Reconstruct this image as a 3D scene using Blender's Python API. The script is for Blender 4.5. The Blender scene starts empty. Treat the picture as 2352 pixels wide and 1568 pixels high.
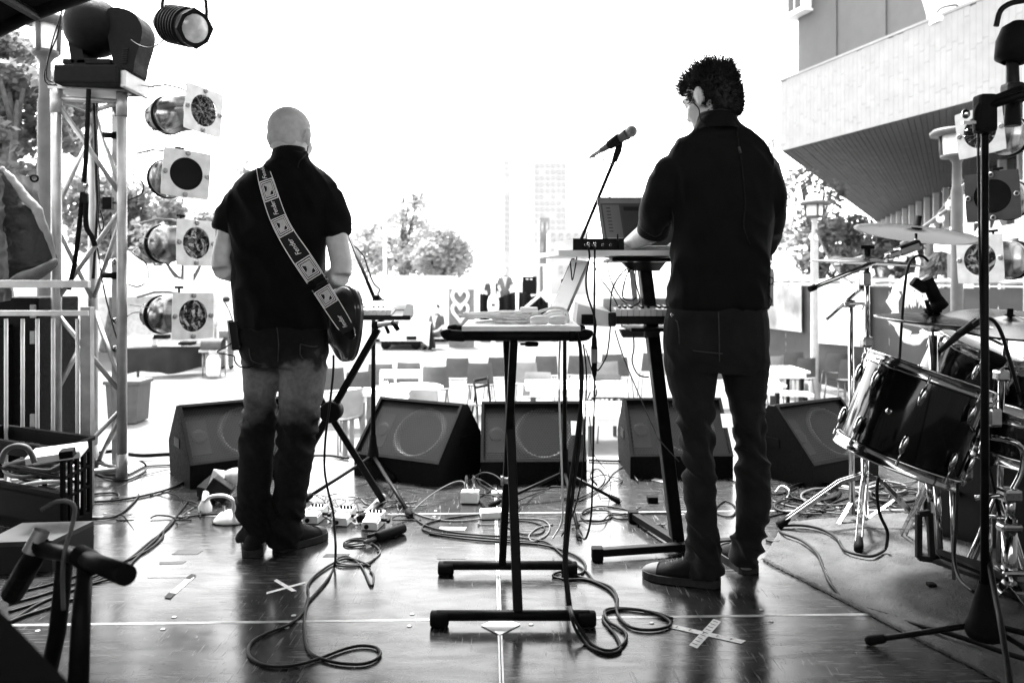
import bpy, bmesh, math, random
from mathutils import Vector, Matrix, Euler, noise
from mathutils.bvhtree import BVHTree
random.seed(7)
S = bpy.context.scene
COL = S.collection
V = Vector
pi = math.pi

# ---------------------------------------------------------------- camera, sky, sun, exposure
FPX, HOR, CH, GZ = 1829.3, 640.0, 1.1, -1.0          # focal length, horizon row, eye height, ground level
cam = bpy.data.cameras.new('camera'); cam_o = bpy.data.objects.new('camera', cam); COL.objects.link(cam_o)
cam.lens = 28; cam.sensor_width = 36; cam.shift_y = -0.0612
cam.clip_start = 0.05; cam.clip_end = 900
cam_o.location = (0, 0, CH); cam_o.rotation_euler = (pi/2, 0, 0)
cam.dof.use_dof = True; cam.dof.focus_distance = 3.1; cam.dof.aperture_fstop = 3.2
S.camera = cam_o
SUN_EL, SUN_AZ = math.radians(62), math.radians(-20)   # azimuth from +Y towards +X
w = bpy.data.worlds.new('World'); S.world = w; w.use_nodes = True
nt = w.node_tree; nt.nodes.clear()
sky = nt.nodes.new('ShaderNodeTexSky'); sky.sky_type = 'NISHITA'; sky.sun_disc = False
sky.sun_elevation = SUN_EL; sky.sun_rotation = SUN_AZ; sky.dust_density = 1.5; sky.air_density = 1.0
bw = nt.nodes.new('ShaderNodeRGBToBW'); bg = nt.nodes.new('ShaderNodeBackground'); wo = nt.nodes.new('ShaderNodeOutputWorld')
bg.inputs['Strength'].default_value = 0.13
nt.links.new(sky.outputs[0], bw.inputs[0]); nt.links.new(bw.outputs[0], bg.inputs[0]); nt.links.new(bg.outputs[0], wo.inputs[0])
sl = bpy.data.lights.new('sun', 'SUN'); sl.energy = 1.5; sl.angle = math.radians(12); sl.color = (1, 1, 1)
so = bpy.data.objects.new('sun', sl); COL.objects.link(so)
sd = V((math.sin(SUN_AZ)*math.cos(SUN_EL), math.cos(SUN_AZ)*math.cos(SUN_EL), math.sin(SUN_EL)))
so.rotation_euler = sd.to_track_quat('Z', 'Y').to_euler(); so.location = (0, 0, 30)
S.view_settings.view_transform = 'Standard'; S.view_settings.look = 'None'
S.view_settings.exposure = 3.8; S.view_settings.gamma = 1.0; S.view_settings.use_curve_mapping = False
S.render.engine = 'CYCLES'
S.cycles.max_bounces = 8; S.cycles.diffuse_bounces = 4; S.cycles.glossy_bounces = 4; S.cycles.transparent_max_bounces = 16
S.cycles.caustics_reflective = False; S.cycles.caustics_refractive = False
S.cycles.use_denoising = True; S.cycles.sample_clamp_indirect = 6

# ---------------------------------------------------------------- pixel (2352 wide) to place
def P(u, v, Y): return V(((u-1176)/FPX*Y, Y, CH-(v-HOR)/FPX*Y))
def F(u, v, z=0.0):
    Y = FPX*(CH-z)/(v-HOR)
    return V(((u-1176)/FPX*Y, Y, z))
def G(u, v): return F(u, v, GZ)

# ---------------------------------------------------------------- materials (all grey: the photograph is black and white)
def M(name, v, rough=.5, metal=0., var=.2, scale=8., bump=0., bscale=60., spec=.18, coat=0., stretch=None):
    m = bpy.data.materials.new(name); m.use_nodes = True
    n = m.node_tree; b = n.nodes['Principled BSDF']
    b.inputs['Roughness'].default_value = rough; b.inputs['Metallic'].default_value = metal
    b.inputs['Specular IOR Level'].default_value = spec
    if coat: b.inputs['Coat Weight'].default_value = coat; b.inputs['Coat Roughness'].default_value = .08
    tc = n.nodes.new('ShaderNodeTexCoord'); mp = n.nodes.new('ShaderNodeMapping')
    if stretch: mp.inputs['Scale'].default_value = stretch
    n.links.new(tc.outputs['Object'], mp.inputs[0])
    if var:
        t = n.nodes.new('ShaderNodeTexNoise'); t.inputs['Scale'].default_value = scale; t.inputs['Detail'].default_value = 6
        n.links.new(mp.outputs[0], t.inputs[0])
        r = n.nodes.new('ShaderNodeMapRange'); r.inputs[1].default_value = .3; r.inputs[2].default_value = .7
        r.inputs[3].default_value = v*(1-var); r.inputs[4].default_value = v*(1+var)
        n.links.new(t.outputs[0], r.inputs[0]); n.links.new(r.outputs[0], b.inputs['Base Color'])
        r2 = n.nodes.new('ShaderNodeMapRange'); r2.inputs[1].default_value = .3; r2.inputs[2].default_value = .7
        r2.inputs[3].default_value = max(.02, rough*(1-var*.6)); r2.inputs[4].default_value = min(1, rough*(1+var*.6))
        n.links.new(t.outputs[0], r2.inputs[0]); n.links.new(r2.outputs[0], b.inputs['Roughness'])
    else:
        b.inputs['Base Color'].default_value = (v, v, v, 1)
    if bump:
        t2 = n.nodes.new('ShaderNodeTexNoise'); t2.inputs['Scale'].default_value = bscale; t2.inputs['Detail'].default_value = 4
        bp = n.nodes.new('ShaderNodeBump'); bp.inputs['Strength'].default_value = bump; bp.inputs['Distance'].default_value = .01
        n.links.new(mp.outputs[0], t2.inputs[0]); n.links.new(t2.outputs[0], bp.inputs['Height']); n.links.new(bp.outputs[0], b.inputs['Normal'])
    return m

black = M('black_metal', .007, .42, 0, .3, 30, spec=.05)
blackm = M('black_matte', .007, .8, 0, .3, 25, .2, 200, spec=.02)
rubber = M('rubber', .007, .65, 0, .2, 40, spec=.04)
chrome = M('chrome', .5, .12, 1, .12, 20)
alu = M('aluminium', .3, .45, .6, .2, 14, .06, 300)
palem = M('pale_galvanised_steel', .6, .5, 0, .15, 14)
canm = M('lamp_can_metal', .26, .22, 1, .3, 9, .1, 12)
canm.node_tree.nodes['Principled BSDF'].inputs['Specular Tint'].default_value = (.2,.2,.2,1)
alup = M('polished_aluminium', .8, .16, 1, .15, 9)
steelg = M('galvanised_steel', .2, .5, .4, .25, 12, .1, 120)
greyp = M('grey_paint', .06, .55, 0, .2, 10)
white = M('white_plastic', .82, .4, 0, .08, 20)
whitep = M('white_paint', .72, .55, 0, .1, 6)
offw = M('pale_board', .72, .5, 0, .1, 12)
darkg = M('dark_grey_plastic', .016, .5, 0, .25, 20, spec=.1)
cab = M('speaker_cabinet_paint', .008, .65, 0, .4, 60, .5, 260, spec=.03)
cabe = M('worn_edge', .012, .55, 0, .4, 40)
skin = M('skin', .56, .5, 0, .14, 22, .15, 180, spec=.3)
shirtA = M('black_cotton', .006, .85, 0, .35, 14, .25, 500, spec=.04)
shirtB = M('black_poplin', .007, .75, 0, .35, 10, .2, 600, spec=.05)
hairm = M('dark_hair', .014, .6, 0, .5, 60, spec=.15)
cable_b = M('black_cable', .008, .5, 0, .2, 30, spec=.12)
cable_g = M('grey_cable', .09, .5, 0, .2, 30)
cable_w = M('white_cable', .68, .45, 0, .1, 30)
tape_w = M('white_tape', .7, .6, 0, .15, 60)
tape_g = M('grey_tape', .03, .6, 0, .25, 40)
gel_b = M('black_gel', .005, .45, 0, .3, 8, spec=.1)
frame_m = M('gel_frame_paint', .6, .5, 0, .14, 18)
ply = M('plywood_edge', .45, .6, 0, .2, 12)
plast_ch = M('chair_plastic', .09, .5, 0, .2, 6)
tarp = M('tarpaulin', .03, .5, 0, .35, 5, .9, 26)
for m_s in (shirtA, shirtB):
    pb_s = m_s.node_tree.nodes['Principled BSDF']; pb_s.inputs['Sheen Weight'].default_value = .12; pb_s.inputs['Sheen Roughness'].default_value = .35
tarp_l = M('pale_tarpaulin', .2, .55, 0, .3, 7, .6, 26)
bark = M('bark', .09, .9, 0, .4, 12, .6, 30)
def leafm(name, v, tr):
    m = M(name, v, .6, 0, .5, 3, spec=.2); n = m.node_tree; t = n.nodes.new('ShaderNodeBsdfTranslucent'); t.inputs[0].default_value = (tr, tr, tr, 1)
    a = n.nodes.new('ShaderNodeAddShader'); n.links.new(n.nodes['Principled BSDF'].outputs[0], a.inputs[0]); n.links.new(t.outputs[0], a.inputs[1]); n.links.new(a.outputs[0], n.nodes['Material Output'].inputs[0]); return m
leafs = [leafm('leaf_dark', .07, .09), leafm('leaf_haze_faded', .15, .29)]  # second leaf is paler: haze fade of the far trees put into its colour
cym = M('cymbal_bronze', .16, .24, 1, .2, 7, .05, 200)
drumb = M('black_lacquer', .004, .1, 0, .2, 10, spec=.4)
drumh = M('drum_head', .6, .5, 0, .12, 8)
glassd = M('window_glass', .02, .05, 0, .2, 4)
concr = M('concrete', .2, .8, 0, .15, 4, .1, 30)
bouncecloth = M('bounce_drape', .4, .9, 0, .2, 4, .3, 40)  # mid grey so the added drapes bounce light onto the stage
blackcloth = M('black_drape', .007, .9, 0, .4, 4, .3, 40)

# ---------------------------------------------------------------- mesh builder
class MB:
    def __init__(s): s.v = []; s.f = []; s.sm = []
    def add(s, vs, fs, smooth=False):
        o = len(s.v); s.v += [V(p) for p in vs]
        s.f += [tuple(i+o for i in f) for f in fs]; s.sm += [smooth]*len(fs); return s
    def box(s, c, d, R=None):
        c = V(c); x, y, z = d[0]/2, d[1]/2, d[2]/2
        vs = [V((a*x, b*y, e*z)) for a in (-1, 1) for b in (-1, 1) for e in (-1, 1)]
        if R is not None: vs = [R @ q for q in vs]
        return s.add([c+q for q in vs], [(0,1,3,2),(4,6,7,5),(0,4,5,1),(2,3,7,6),(0,2,6,4),(1,5,7,3)])
    def bbox(s, c, d, b=.004, R=None):                       # box with bevelled edges
        bm = bmesh.new(); bmesh.ops.create_cube(bm, size=1)
        for q in bm.verts: q.co = V((q.co.x*d[0], q.co.y*d[1], q.co.z*d[2]))
        bmesh.ops.bevel(bm, geom=bm.edges[:], offset=b, segments=2, affect='EDGES', profile=.6)
        return s.bm(bm, c, R)
    def bm(s, bm, c=(0,0,0), R=None, smooth=False):
        bm.verts.index_update(); c = V(c)
        vs = [c + (R @ q.co if R is not None else q.co) for q in bm.verts]
        s.add(vs, [tuple(q.index for q in f.verts) for f in bm.faces], smooth); bm.free(); return s
    def tube(s, pts, r, n=8, cap=True, smooth=True, closed=False):
        pts = [V(p) for p in pts]; k = len(pts)
        rs = r if isinstance(r, (list, tuple)) else [r]*k
        t0 = (pts[1]-pts[0]).normalized()
        up = V((0,0,1)) if abs(t0.z) < .9 else V((1,0,0))
        nrm = t0.cross(up).normalized(); vs = []
        for i in range(k):
            if closed: t = pts[(i+1) % k]-pts[i-1]
            else: t = pts[min(i+1, k-1)]-pts[max(i-1, 0)]
            if t.length < 1e-9: t = t0
            t = t.normalized(); nrm = nrm-t*nrm.dot(t)
            nrm = nrm.normalized() if nrm.length > 1e-6 else t.orthogonal().normalized()
            b = t.cross(nrm)
            vs += [pts[i]+(nrm*math.cos(2*pi*j/n)+b*math.sin(2*pi*j/n))*rs[i] for j in range(n)]
        fs = [(i*n+j, i*n+(j+1) % n, (i+1)*n+(j+1) % n, (i+1)*n+j) for i in range(k-1) for j in range(n)]
        if closed: fs += [((k-1)*n+j, (k-1)*n+(j+1) % n, (j+1) % n, j) for j in range(n)]
        o = len(s.v); s.add(vs, fs, smooth)
        if cap and not closed:
            s.f += [tuple(o+j for j in range(n-1, -1, -1)), tuple(o+(k-1)*n+j for j in range(n))]; s.sm += [False]*2
        return s
    def cyl(s, a, b, r, r2=None, n=12): return s.tube([a, b], [r, r if r2 is None else r2], n)
    def lathe(s, prof, o=(0,0,0), ax=(0,0,1), n=24, smooth=True):   # prof: (distance along ax, radius)
        o = V(o); ax = V(ax).normalized(); e = ax.orthogonal().normalized(); g = ax.cross(e); vs = []
        for h, r in prof:
            r = max(r, 1e-4)
            vs += [o+ax*h+(e*math.cos(2*pi*j/n)+g*math.sin(2*pi*j/n))*r for j in range(n)]
        fs = [(i*n+j, i*n+(j+1) % n, (i+1)*n+(j+1) % n, (i+1)*n+j) for i in range(len(prof)-1) for j in range(n)]
        return s.add(vs, fs, smooth)
    def prism(s, poly, d):                                   # 3-D polygon pushed along d
        poly = [V(p) for p in poly]; d = V(d); k = len(poly)
        return s.add(poly+[p+d for p in poly], [tuple(range(k-1, -1, -1)), tuple(range(k, 2*k))]+[(i, (i+1) % k, k+(i+1) % k, k+i) for i in range(k)])
    def sph(s, c, r, n=12, m=8):
        c = V(c); r = V(r) if not isinstance(r, (int, float)) else V((r, r, r)); vs = []
        for i in range(m+1):
            th = pi*i/m
            vs += [c+V((r.x*math.sin(th)*math.cos(2*pi*j/n), r.y*math.sin(th)*math.sin(2*pi*j/n), r.z*math.cos(th))) for j in range(n)]
        return s.add(vs, [(i*n+j, (i+1)*n+j, (i+1)*n+(j+1) % n, i*n+(j+1) % n) for i in range(m) for j in range(n)], True)
    def ellrings(s, rings, n=24, cap=True):                  # (x,y,z,rx,ry[,yaw]) stacked horizontal ellipses
        vs = []
        for q in rings:
            x, y, z, rx, ry = q[:5]; yw = q[5] if len(q) > 5 else 0
            for j in range(n):
                a = 2*pi*j/n; cx = math.copysign(abs(math.cos(a))**.86, math.cos(a))*rx; cy = math.copysign(abs(math.sin(a))**.86, math.sin(a))*ry
                vs.append(V((x+cx*math.cos(yw)-cy*math.sin(yw), y+cx*math.sin(yw)+cy*math.cos(yw), z)))
        k = len(rings)
        fs = [(i*n+j, (i+1)*n+j, (i+1)*n+(j+1) % n, i*n+(j+1) % n) for i in range(k-1) for j in range(n)]
        if cap: fs += [tuple(range(n)), tuple(range((k-1)*n+n-1, (k-1)*n-1, -1))]
        return s.add(vs, fs, True)
    def sheet(s, A, B, C, D, nu, nv, fn=None, smooth=True):  # bilinear grid A-B (u) to D-C (v); fn(u,v)->offset
        A, B, C, D = map(V, (A, B, C, D)); vs = []
        for i in range(nv+1):
            for j in range(nu+1):
                u, v = j/nu, i/nv; p = (A*(1-u)+B*u)*(1-v)+(D*(1-u)+C*u)*v
                vs.append(p+(fn(u, v) if fn else V((0,0,0))))
        return s.add(vs, [(i*(nu+1)+j, i*(nu+1)+j+1, (i+1)*(nu+1)+j+1, (i+1)*(nu+1)+j) for i in range(nv) for j in range(nu)], smooth)
    def mesh(s, name, m, off=V((0,0,0))):
        me = bpy.data.meshes.new(name); me.from_pydata([tuple(p-off) for p in s.v], [], s.f)
        me.polygons.foreach_set('use_smooth', s.sm); me.update()
        if m: me.materials.append(m)
        return me
    def build(s, name, m, parent=None, off=None):
        if off is None: off = rootloc(parent)
        o = bpy.data.objects.new(name, s.mesh(name, m, off)); COL.objects.link(o); o.parent = parent; return o
def rootloc(o):
    if o is None: return V((0,0,0))
    while o.parent is not None: o = o.parent
    return V(o.location) if not o.get('_local') else V((0,0,0))
def put(name, me, parent=None):
    o = bpy.data.objects.new(name, me); COL.objects.link(o); o.parent = parent; return o
def tag(o, label, cat, group=None, kind=None):
    o['label'] = label; o['category'] = cat
    if group: o['group'] = group
    if kind: o['kind'] = kind
    return o
def thing(name, label, cat, loc=(0,0,0), group=None, rot=None, local=False):
    o = bpy.data.objects.new(name, None); COL.objects.link(o); o.location = loc; o.empty_display_size = .1
    if rot: o.rotation_euler = rot
    if local: o['_local'] = 1
    return tag(o, label, cat, group)
def solo(name, mb, m, label, cat, group=None):                # a thing that is one mesh, origin at its first vertex
    off = V(mb.v[0]); o = mb.build(name, m, None, off); o.location = off; return tag(o, label, cat, group)
def struct(name, mb, m, parent=None):
    o = mb.build(name, m, parent); o['kind'] = 'structure'; return o
def kids(o): return [c for c in bpy.data.objects if c.parent is o]
KT = {}
def tree_of(o): return (o, [tree_of(c) for c in kids(o)])
def dup(root, loc, rot, label, group=None):                   # copy of a thing, its parts and sub-parts
    if root.name not in KT: KT[root.name] = tree_of(root)
    def cp(t, par):
        c = t[0].copy(); COL.objects.link(c); c.parent = par
        for ch in t[1]: cp(ch, c)
        return c
    r = cp(KT[root.name], None); r.location = loc; r.rotation_euler = rot; r['label'] = label
    if group: r['group'] = group
    return r
def crom(pts, k=6, closed=False):                             # Catmull-Rom through points
    pts = [V(p) for p in pts]; n = len(pts); out = []
    if n < 3 and not closed: return pts
    for i in range(n if closed else n-1):
        if closed: a, b, c, d = pts[i-1], pts[i], pts[(i+1) % n], pts[(i+2) % n]
        else: a, b, c, d = pts[max(i-1, 0)], pts[i], pts[i+1], pts[min(i+2, n-1)]
        for j in range(k):
            t = j/k
            out.append(.5*((2*b)+(c-a)*t+(2*a-5*b+4*c-d)*t*t+(3*b-a-3*c+d)*t**3))
    if not closed: out.append(pts[-1])
    return out
def bake(mb, voxel, smooth=4, disp=None, decim=None):        # union of overlapping lofts as one continuous surface
    me = mb.mesh('tmp', None); o = bpy.data.objects.new('tmp', me); COL.objects.link(o)
    md = o.modifiers.new('r', 'REMESH'); md.mode = 'VOXEL'; md.voxel_size = voxel; md.use_smooth_shade = True
    if smooth: ms = o.modifiers.new('s', 'SMOOTH'); ms.iterations = smooth; ms.factor = .5
    dg = bpy.context.evaluated_depsgraph_get(); ev = o.evaluated_get(dg); src = ev.to_mesh()
    out = MB(); out.v = [q.co.copy() for q in src.vertices]; out.f = [tuple(p.vertices) for p in src.polygons]; out.sm = [True]*len(out.f)
    nr = [q.normal.copy() for q in src.vertices] if disp else None
    ev.to_mesh_clear(); bpy.data.objects.remove(o); bpy.data.meshes.remove(me)
    if disp: out.v = [p+n*disp(p) for p, n in zip(out.v, nr)]
    return out
def text_mb(txt, size=1.0, shear=0.0, ext=.02):
    cu = bpy.data.curves.new('t', 'FONT'); cu.body = txt; cu.size = size; cu.shear = shear; cu.extrude = ext; cu.resolution_u = 2
    cu.align_x = 'CENTER'; cu.align_y = 'CENTER'
    o = bpy.data.objects.new('t', cu); COL.objects.link(o)
    dg = bpy.context.evaluated_depsgraph_get(); ev = o.evaluated_get(dg); me = ev.to_mesh()
    mb = MB(); mb.v = [q.co.copy() for q in me.vertices]; mb.f = [tuple(p.vertices) for p in me.polygons]; mb.sm = [False]*len(mb.f)
    ev.to_mesh_clear(); bpy.data.objects.remove(o); bpy.data.curves.remove(cu); return mb
# ---------------------------------------------------------------- setting: ground, stage, canopy, unseen drapes added to shape the light
def floor_mat():
    m = bpy.data.materials.new('stage_ply_film'); m.use_nodes = True
    n = m.node_tree; b = n.nodes['Principled BSDF']; L = n.links.new
    tc = n.nodes.new('ShaderNodeTexCoord')
    def noi(sc, det, st=None, dist=0):
        t = n.nodes.new('ShaderNodeTexNoise'); t.inputs['Scale'].default_value = sc; t.inputs['Detail'].default_value = det
        t.inputs['Distortion'].default_value = dist
        mp = n.nodes.new('ShaderNodeMapping'); mp.inputs['Scale'].default_value = st or (1,1,1)
        if st: mp.inputs['Rotation'].default_value = (0, 0, st[0]*.3)
        L(tc.outputs['Object'], mp.inputs[0]); L(mp.outputs[0], t.inputs[0]); return t.outputs[0]
    def rng(x, a, c, lo, hi):
        r = n.nodes.new('ShaderNodeMapRange'); r.inputs[1].default_value = a; r.inputs[2].default_value = c
        r.inputs[3].default_value = lo; r.inputs[4].default_value = hi; L(x, r.inputs[0]); return r.outputs[0]
    def math_(op, x, y):
        q = n.nodes.new('ShaderNodeMath'); q.operation = op; L(x, q.inputs[0])
        if isinstance(y, float): q.inputs[1].default_value = y
        else: L(y, q.inputs[1])
        return q.outputs[0]
    big = noi(2.2, 5); fine = noi(26, 8); scr = noi(9, 6, (1, 16, 1), .6); scr2 = noi(8, 6, (14, 1.2, 1), .8); spk = noi(95, 2)
    scuff = math_('MULTIPLY', rng(scr, .56, .7, 0, 1), rng(big, .42, .6, 0, 1))
    scuff = math_('MAXIMUM', scuff, math_('MULTIPLY', rng(scr2, .6, .72, 0, .8), rng(big, .6, .42, 0, 1)))
    specks = rng(spk, .74, .78, 0, .5)
    base = math_('ADD', rng(fine, .3, .7, .016, .03), math_('MULTIPLY', math_('MAXIMUM', scuff, specks), .07))
    L(base, b.inputs['Base Color'])
    ro = math_('ADD', rng(big, .3, .7, .13, .27), math_('MULTIPLY', scuff, .3)); ro = math_('ADD', ro, rng(fine, .3, .7, -.02, .03))
    L(ro, b.inputs['Roughness'])
    bp = n.nodes.new('ShaderNodeBump'); bp.inputs['Strength'].default_value = .025; bp.inputs['Distance'].default_value = .01
    L(noi(5, 3), bp.inputs['Height']); L(bp.outputs[0], b.inputs['Normal'])
    L(rng(noi(3.2, 7, (1.5, 5, 1), 1.2), .3, .7, .2, .46), b.inputs['Specular IOR Level'])
    b.inputs['IOR'].default_value = 1.36
    return m
floorm = floor_mat()
gravel = M('pale_gravel', .12, .95, 0, .3, 1.3, .3, 40)
ground = MB(); ground.sheet((-350,-40,GZ), (350,-40,GZ), (350,600,GZ), (-350,600,GZ), 8, 8)
struct('ground', ground, gravel)
SR = Matrix.Rotation(math.radians(1.7), 3, 'Z'); SO = V((-.075, 3.74, 0))
def st(x, y, z=0.): q = SR @ V((x, y, z)); return V((SO.x+q.x, SO.y+q.y, z))
sub = MB(); q = [st(-4.64,-5.82,-.06), st(4.64,-5.82,-.06), st(4.64,1.15,-.06), st(-4.64,1.15,-.06)]
sub.prism(q, (0,0,-.12))
for x in (-4.5,-2.32,0,2.32,4.5):
    for y in (1.05,-1.2,-3.5): sub.prism([st(x-.03,y-.03,-.18), st(x+.03,y-.03,-.18), st(x+.03,y+.03,-.18), st(x-.03,y+.03,-.18)], (0,0,-.82))
stage = struct('stage_floor', sub, blackm)
pd, pw = 1.163, 2.32
for iy in range(-5, 1):
    for ix in range(-2, 2):
        x0, x1, y0, y1 = ix*pw+.0015, (ix+1)*pw-.0015, iy*pd+.0015, (iy+1)*pd-.0015
        a = .0065
        m_ = MB(); m_.prism([st(x0+a,y0+a,-.04), st(x1-a,y0+a,-.04), st(x1-a,y1-a,-.04), st(x0+a,y1-a,-.04)], (0,0,.04))
        pn = m_.build('deck_panel', floorm, stage)
        e = MB()
        for xa, xb, ya, yb in ((x0,x1,y0,y0+a-.001), (x0,x1,y1-a+.001,y1), (x0,x0+a-.001,y0+a,y1-a), (x1-a+.001,x1,y0+a,y1-a)):
            e.prism([st(xa,ya,-.05), st(xb,ya,-.05), st(xb,yb,-.05), st(xa,yb,-.05)], (0,0,.0508))
        e.build('edge_trim', alu, pn)
# bolt heads at panel edges
bolt = MB(); bolt.lathe([(0,.008),(.0015,.008),(.002,.006),(.002,.0)], n=10); bme = bolt.mesh('bolt', alu)
for iy in (-1, 0, -2):
    for k in range(-6, 7):
        for e_ in (.045, pd-.045):
            q = st(k*.386+.1, iy*pd+e_, .0005)
            o = put('bolt', bme, stage); o.location = q
# canopy over the stage: arched skin on a dark frame
can = thing('stage_canopy', 'black arched stage canopy reaching over the top left corner with its edge beam', 'canopy', (0,0,0))
arc = [(-3.4,3.45,1.52), (-2.9,3.45,1.82), (-2.25,3.5,2.19), (-1.9,3.55,2.36), (-1.2,4.0,2.85), (0,4.4,3.3), (1.3,4.5,3.4), (2.4,4.5,3.2), (3.4,4.5,2.8)]
front = crom(arc, 4); back = [V((p.x*1.02, -1.6, p.z+.1)) for p in front]
m_ = MB(); k = len(front); m_.add(front+back, [(i, i+1, k+i+1, k+i) for i in range(k-1)], True); m_.build('canopy_skin', blackm, can)
m_ = MB(); m_.tube([p+V((0,-.02,-.0)) for p in front], .035, 10); m_.build('edge_beam', black, can)
m_ = MB(); m_.tube([p+V((.02,-.35,-.03)) for p in front], .03, 8); m_.build('arch_rib', black, can)
m_ = MB()
for t in range(2, k-2, 4): m_.cyl(front[t]+V((0,-.02,-.02)), back[t]+V((0,0,-.02)), .022, n=8)
m_.build('roof_purlin', black, can)
for x in (-3.42, 3.42):
    m_ = MB(); m_.cyl((x, 3.4 if x < 0 else 4.5, GZ), (x, 3.45 if x < 0 else 4.5, 1.6 if x < 0 else 2.82), .04); m_.build('canopy_post', black, can)
dr = MB(); dr.sheet((-4.4,-2.1,-.02), (4.4,-2.1,-.02), (4.4,-2.1,2.1), (-4.4,-2.1,2.1), 90, 4, lambda u, v: V((0, .05*math.sin(u*130), 0)))
o = solo('added_back_drape', dr, bouncecloth, 'unseen grey pleated drape added behind the camera to bounce and limit light', 'drape')  # added out of view: bounces light forward, its height limits the rear sky
dr = MB(); dr.sheet((3.35,4.0,-.02), (3.35,-2.0,-.02), (3.35,-2.0,3.0), (3.35,4.0,2.72), 70, 4, lambda u, v: V((.05*math.sin(u*95), 0, 0)))
o = solo('added_side_drape', dr, bouncecloth, 'unseen grey pleated drape added on the drum side to control stage light', 'drape')  # added out of view to hold back side light, grey for some bounce
# drum rug
rugm = M('rug_pile', .075, .95, 0, .3, 9, .8, 150, spec=.1)
A, B, C, D = F(1752,1287), V((2.75,.95,0)), V((3.2,3.2,0)), F(1799,1203); B = F(2297,1568)+(F(2297,1568)-F(1787,1305))*.35; C = F(2420,1150)
def rugf(u, v):
    p = V((u*7, v*7, 0)); e = min(u, v, 1-u, 1-v)
    return V((.006*noise.noise(p*3), .006*noise.noise(p*3+V((9,9,9))), .012+.0035*noise.noise(V((u*190, v*190, 1)))+.004*noise.noise(p*1.4) if e > .001 else .003))
m_ = MB(); m_.sheet(A, B, C, D, 150, 110, rugf)
rug = solo('rug', m_, rugm, 'worn grey pile rug under the drum kit with a dark ragged near edge', 'rug')
m_ = MB()
for i in range(700):
    t = random.random(); p = A+(B-A)*t+V((random.uniform(-.004,.004), random.uniform(-.004,.004), .002)); d = (V((-.5,-1,0))*random.uniform(.3,1)+V((random.uniform(-.6,.6),0,.3)))*.012
    s_ = V((.0022,0,0)); m_.add([p-s_+V((0,0,.008)), p+s_+V((0,0,.008)), p+d], [(0,1,2)])
m_.build('fringe', M('rug_fringe', .06, .95, 0, .3, 9), rug)['kind'] = 'stuff'
dr = MB(); dr.sheet((-3.05,3.0,-.02), (-3.05,-2.0,-.02), (-3.05,-2.0,2.4), (-3.05,3.0,1.9), 70, 4, lambda u, v: V((.05*math.sin(u*95), 0, 0)))
solo('added_side_drape', dr, bouncecloth, 'unseen grey pleated drape added on the crate side to control stage light', 'drape')  # added out of view to darken the stage from the left
# ---------------------------------------------------------------- people
def ring(v, xl, xr, ry, Y, yaw=0): p = P((xl+xr)/2, v, Y); return (p.x, p.y, p.z, (xr-xl)/2*Y/FPX, ry, yaw)
def leg_pts(rows, Y0, dY=None):                               # rows: (v, centre, half width[, Y])
    pts, rs = [], []
    for r in rows:
        Y = r[3] if len(r) > 3 else Y0
        pts.append(P(r[1], r[0], Y)); rs.append(r[2]*Y/FPX)
    return pts, rs
def add_head(mb, c, yaw, pitch, k=1.0, neck_to=None, ears=True):
    R = Matrix.Rotation(yaw, 3, 'Z') @ Matrix.Rotation(pitch, 3, 'X'); c = V(c)
    def el(p, r, n=20, m=14):
        t = MB(); t.sph((0,0,0), [q*k for q in r], n, m); mb.add([c+R @ (V(p)*k+q) for q in t.v], t.f, True)
    el((0,-.012,.028), (.078,.098,.088)); el((0,-.035,-.01), (.07,.07,.07)); el((0,.03,-.04), (.06,.062,.075)); el((0,.045,-.085), (.034,.038,.03))
    el((0,.088,-.012), (.012,.02,.024), 10, 8); el((0,.1,-.027), (.015,.014,.012), 10, 8)
    el((0,.082,.03), (.05,.014,.012), 12, 8); el((0,.085,-.06), (.024,.011,.008), 12, 8); el((0,.084,-.07), (.02,.011,.007), 12, 8)
    for s in (-1, 1):
        el((s*.032,.072,.008), (.014,.013,.012), 10, 8); el((s*.038,.052,-.03), (.026,.03,.034), 12, 10)
        if ears:
            el((s*.08,-.006,-.004), (.011,.018,.032), 12, 10); el((s*.09,-.016,.004), (.009,.013,.027), 12, 10); el((s*.084,-.004,-.032), (.009,.011,.013), 10, 8)
    if neck_to is not None: mb.tube([c+R @ V((0,-.02,-.03))*k, c+R @ V((0,-.03,-.085))*k, V(neck_to)], [.056*k,.052*k,.06*k], 18)
    return R
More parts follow.
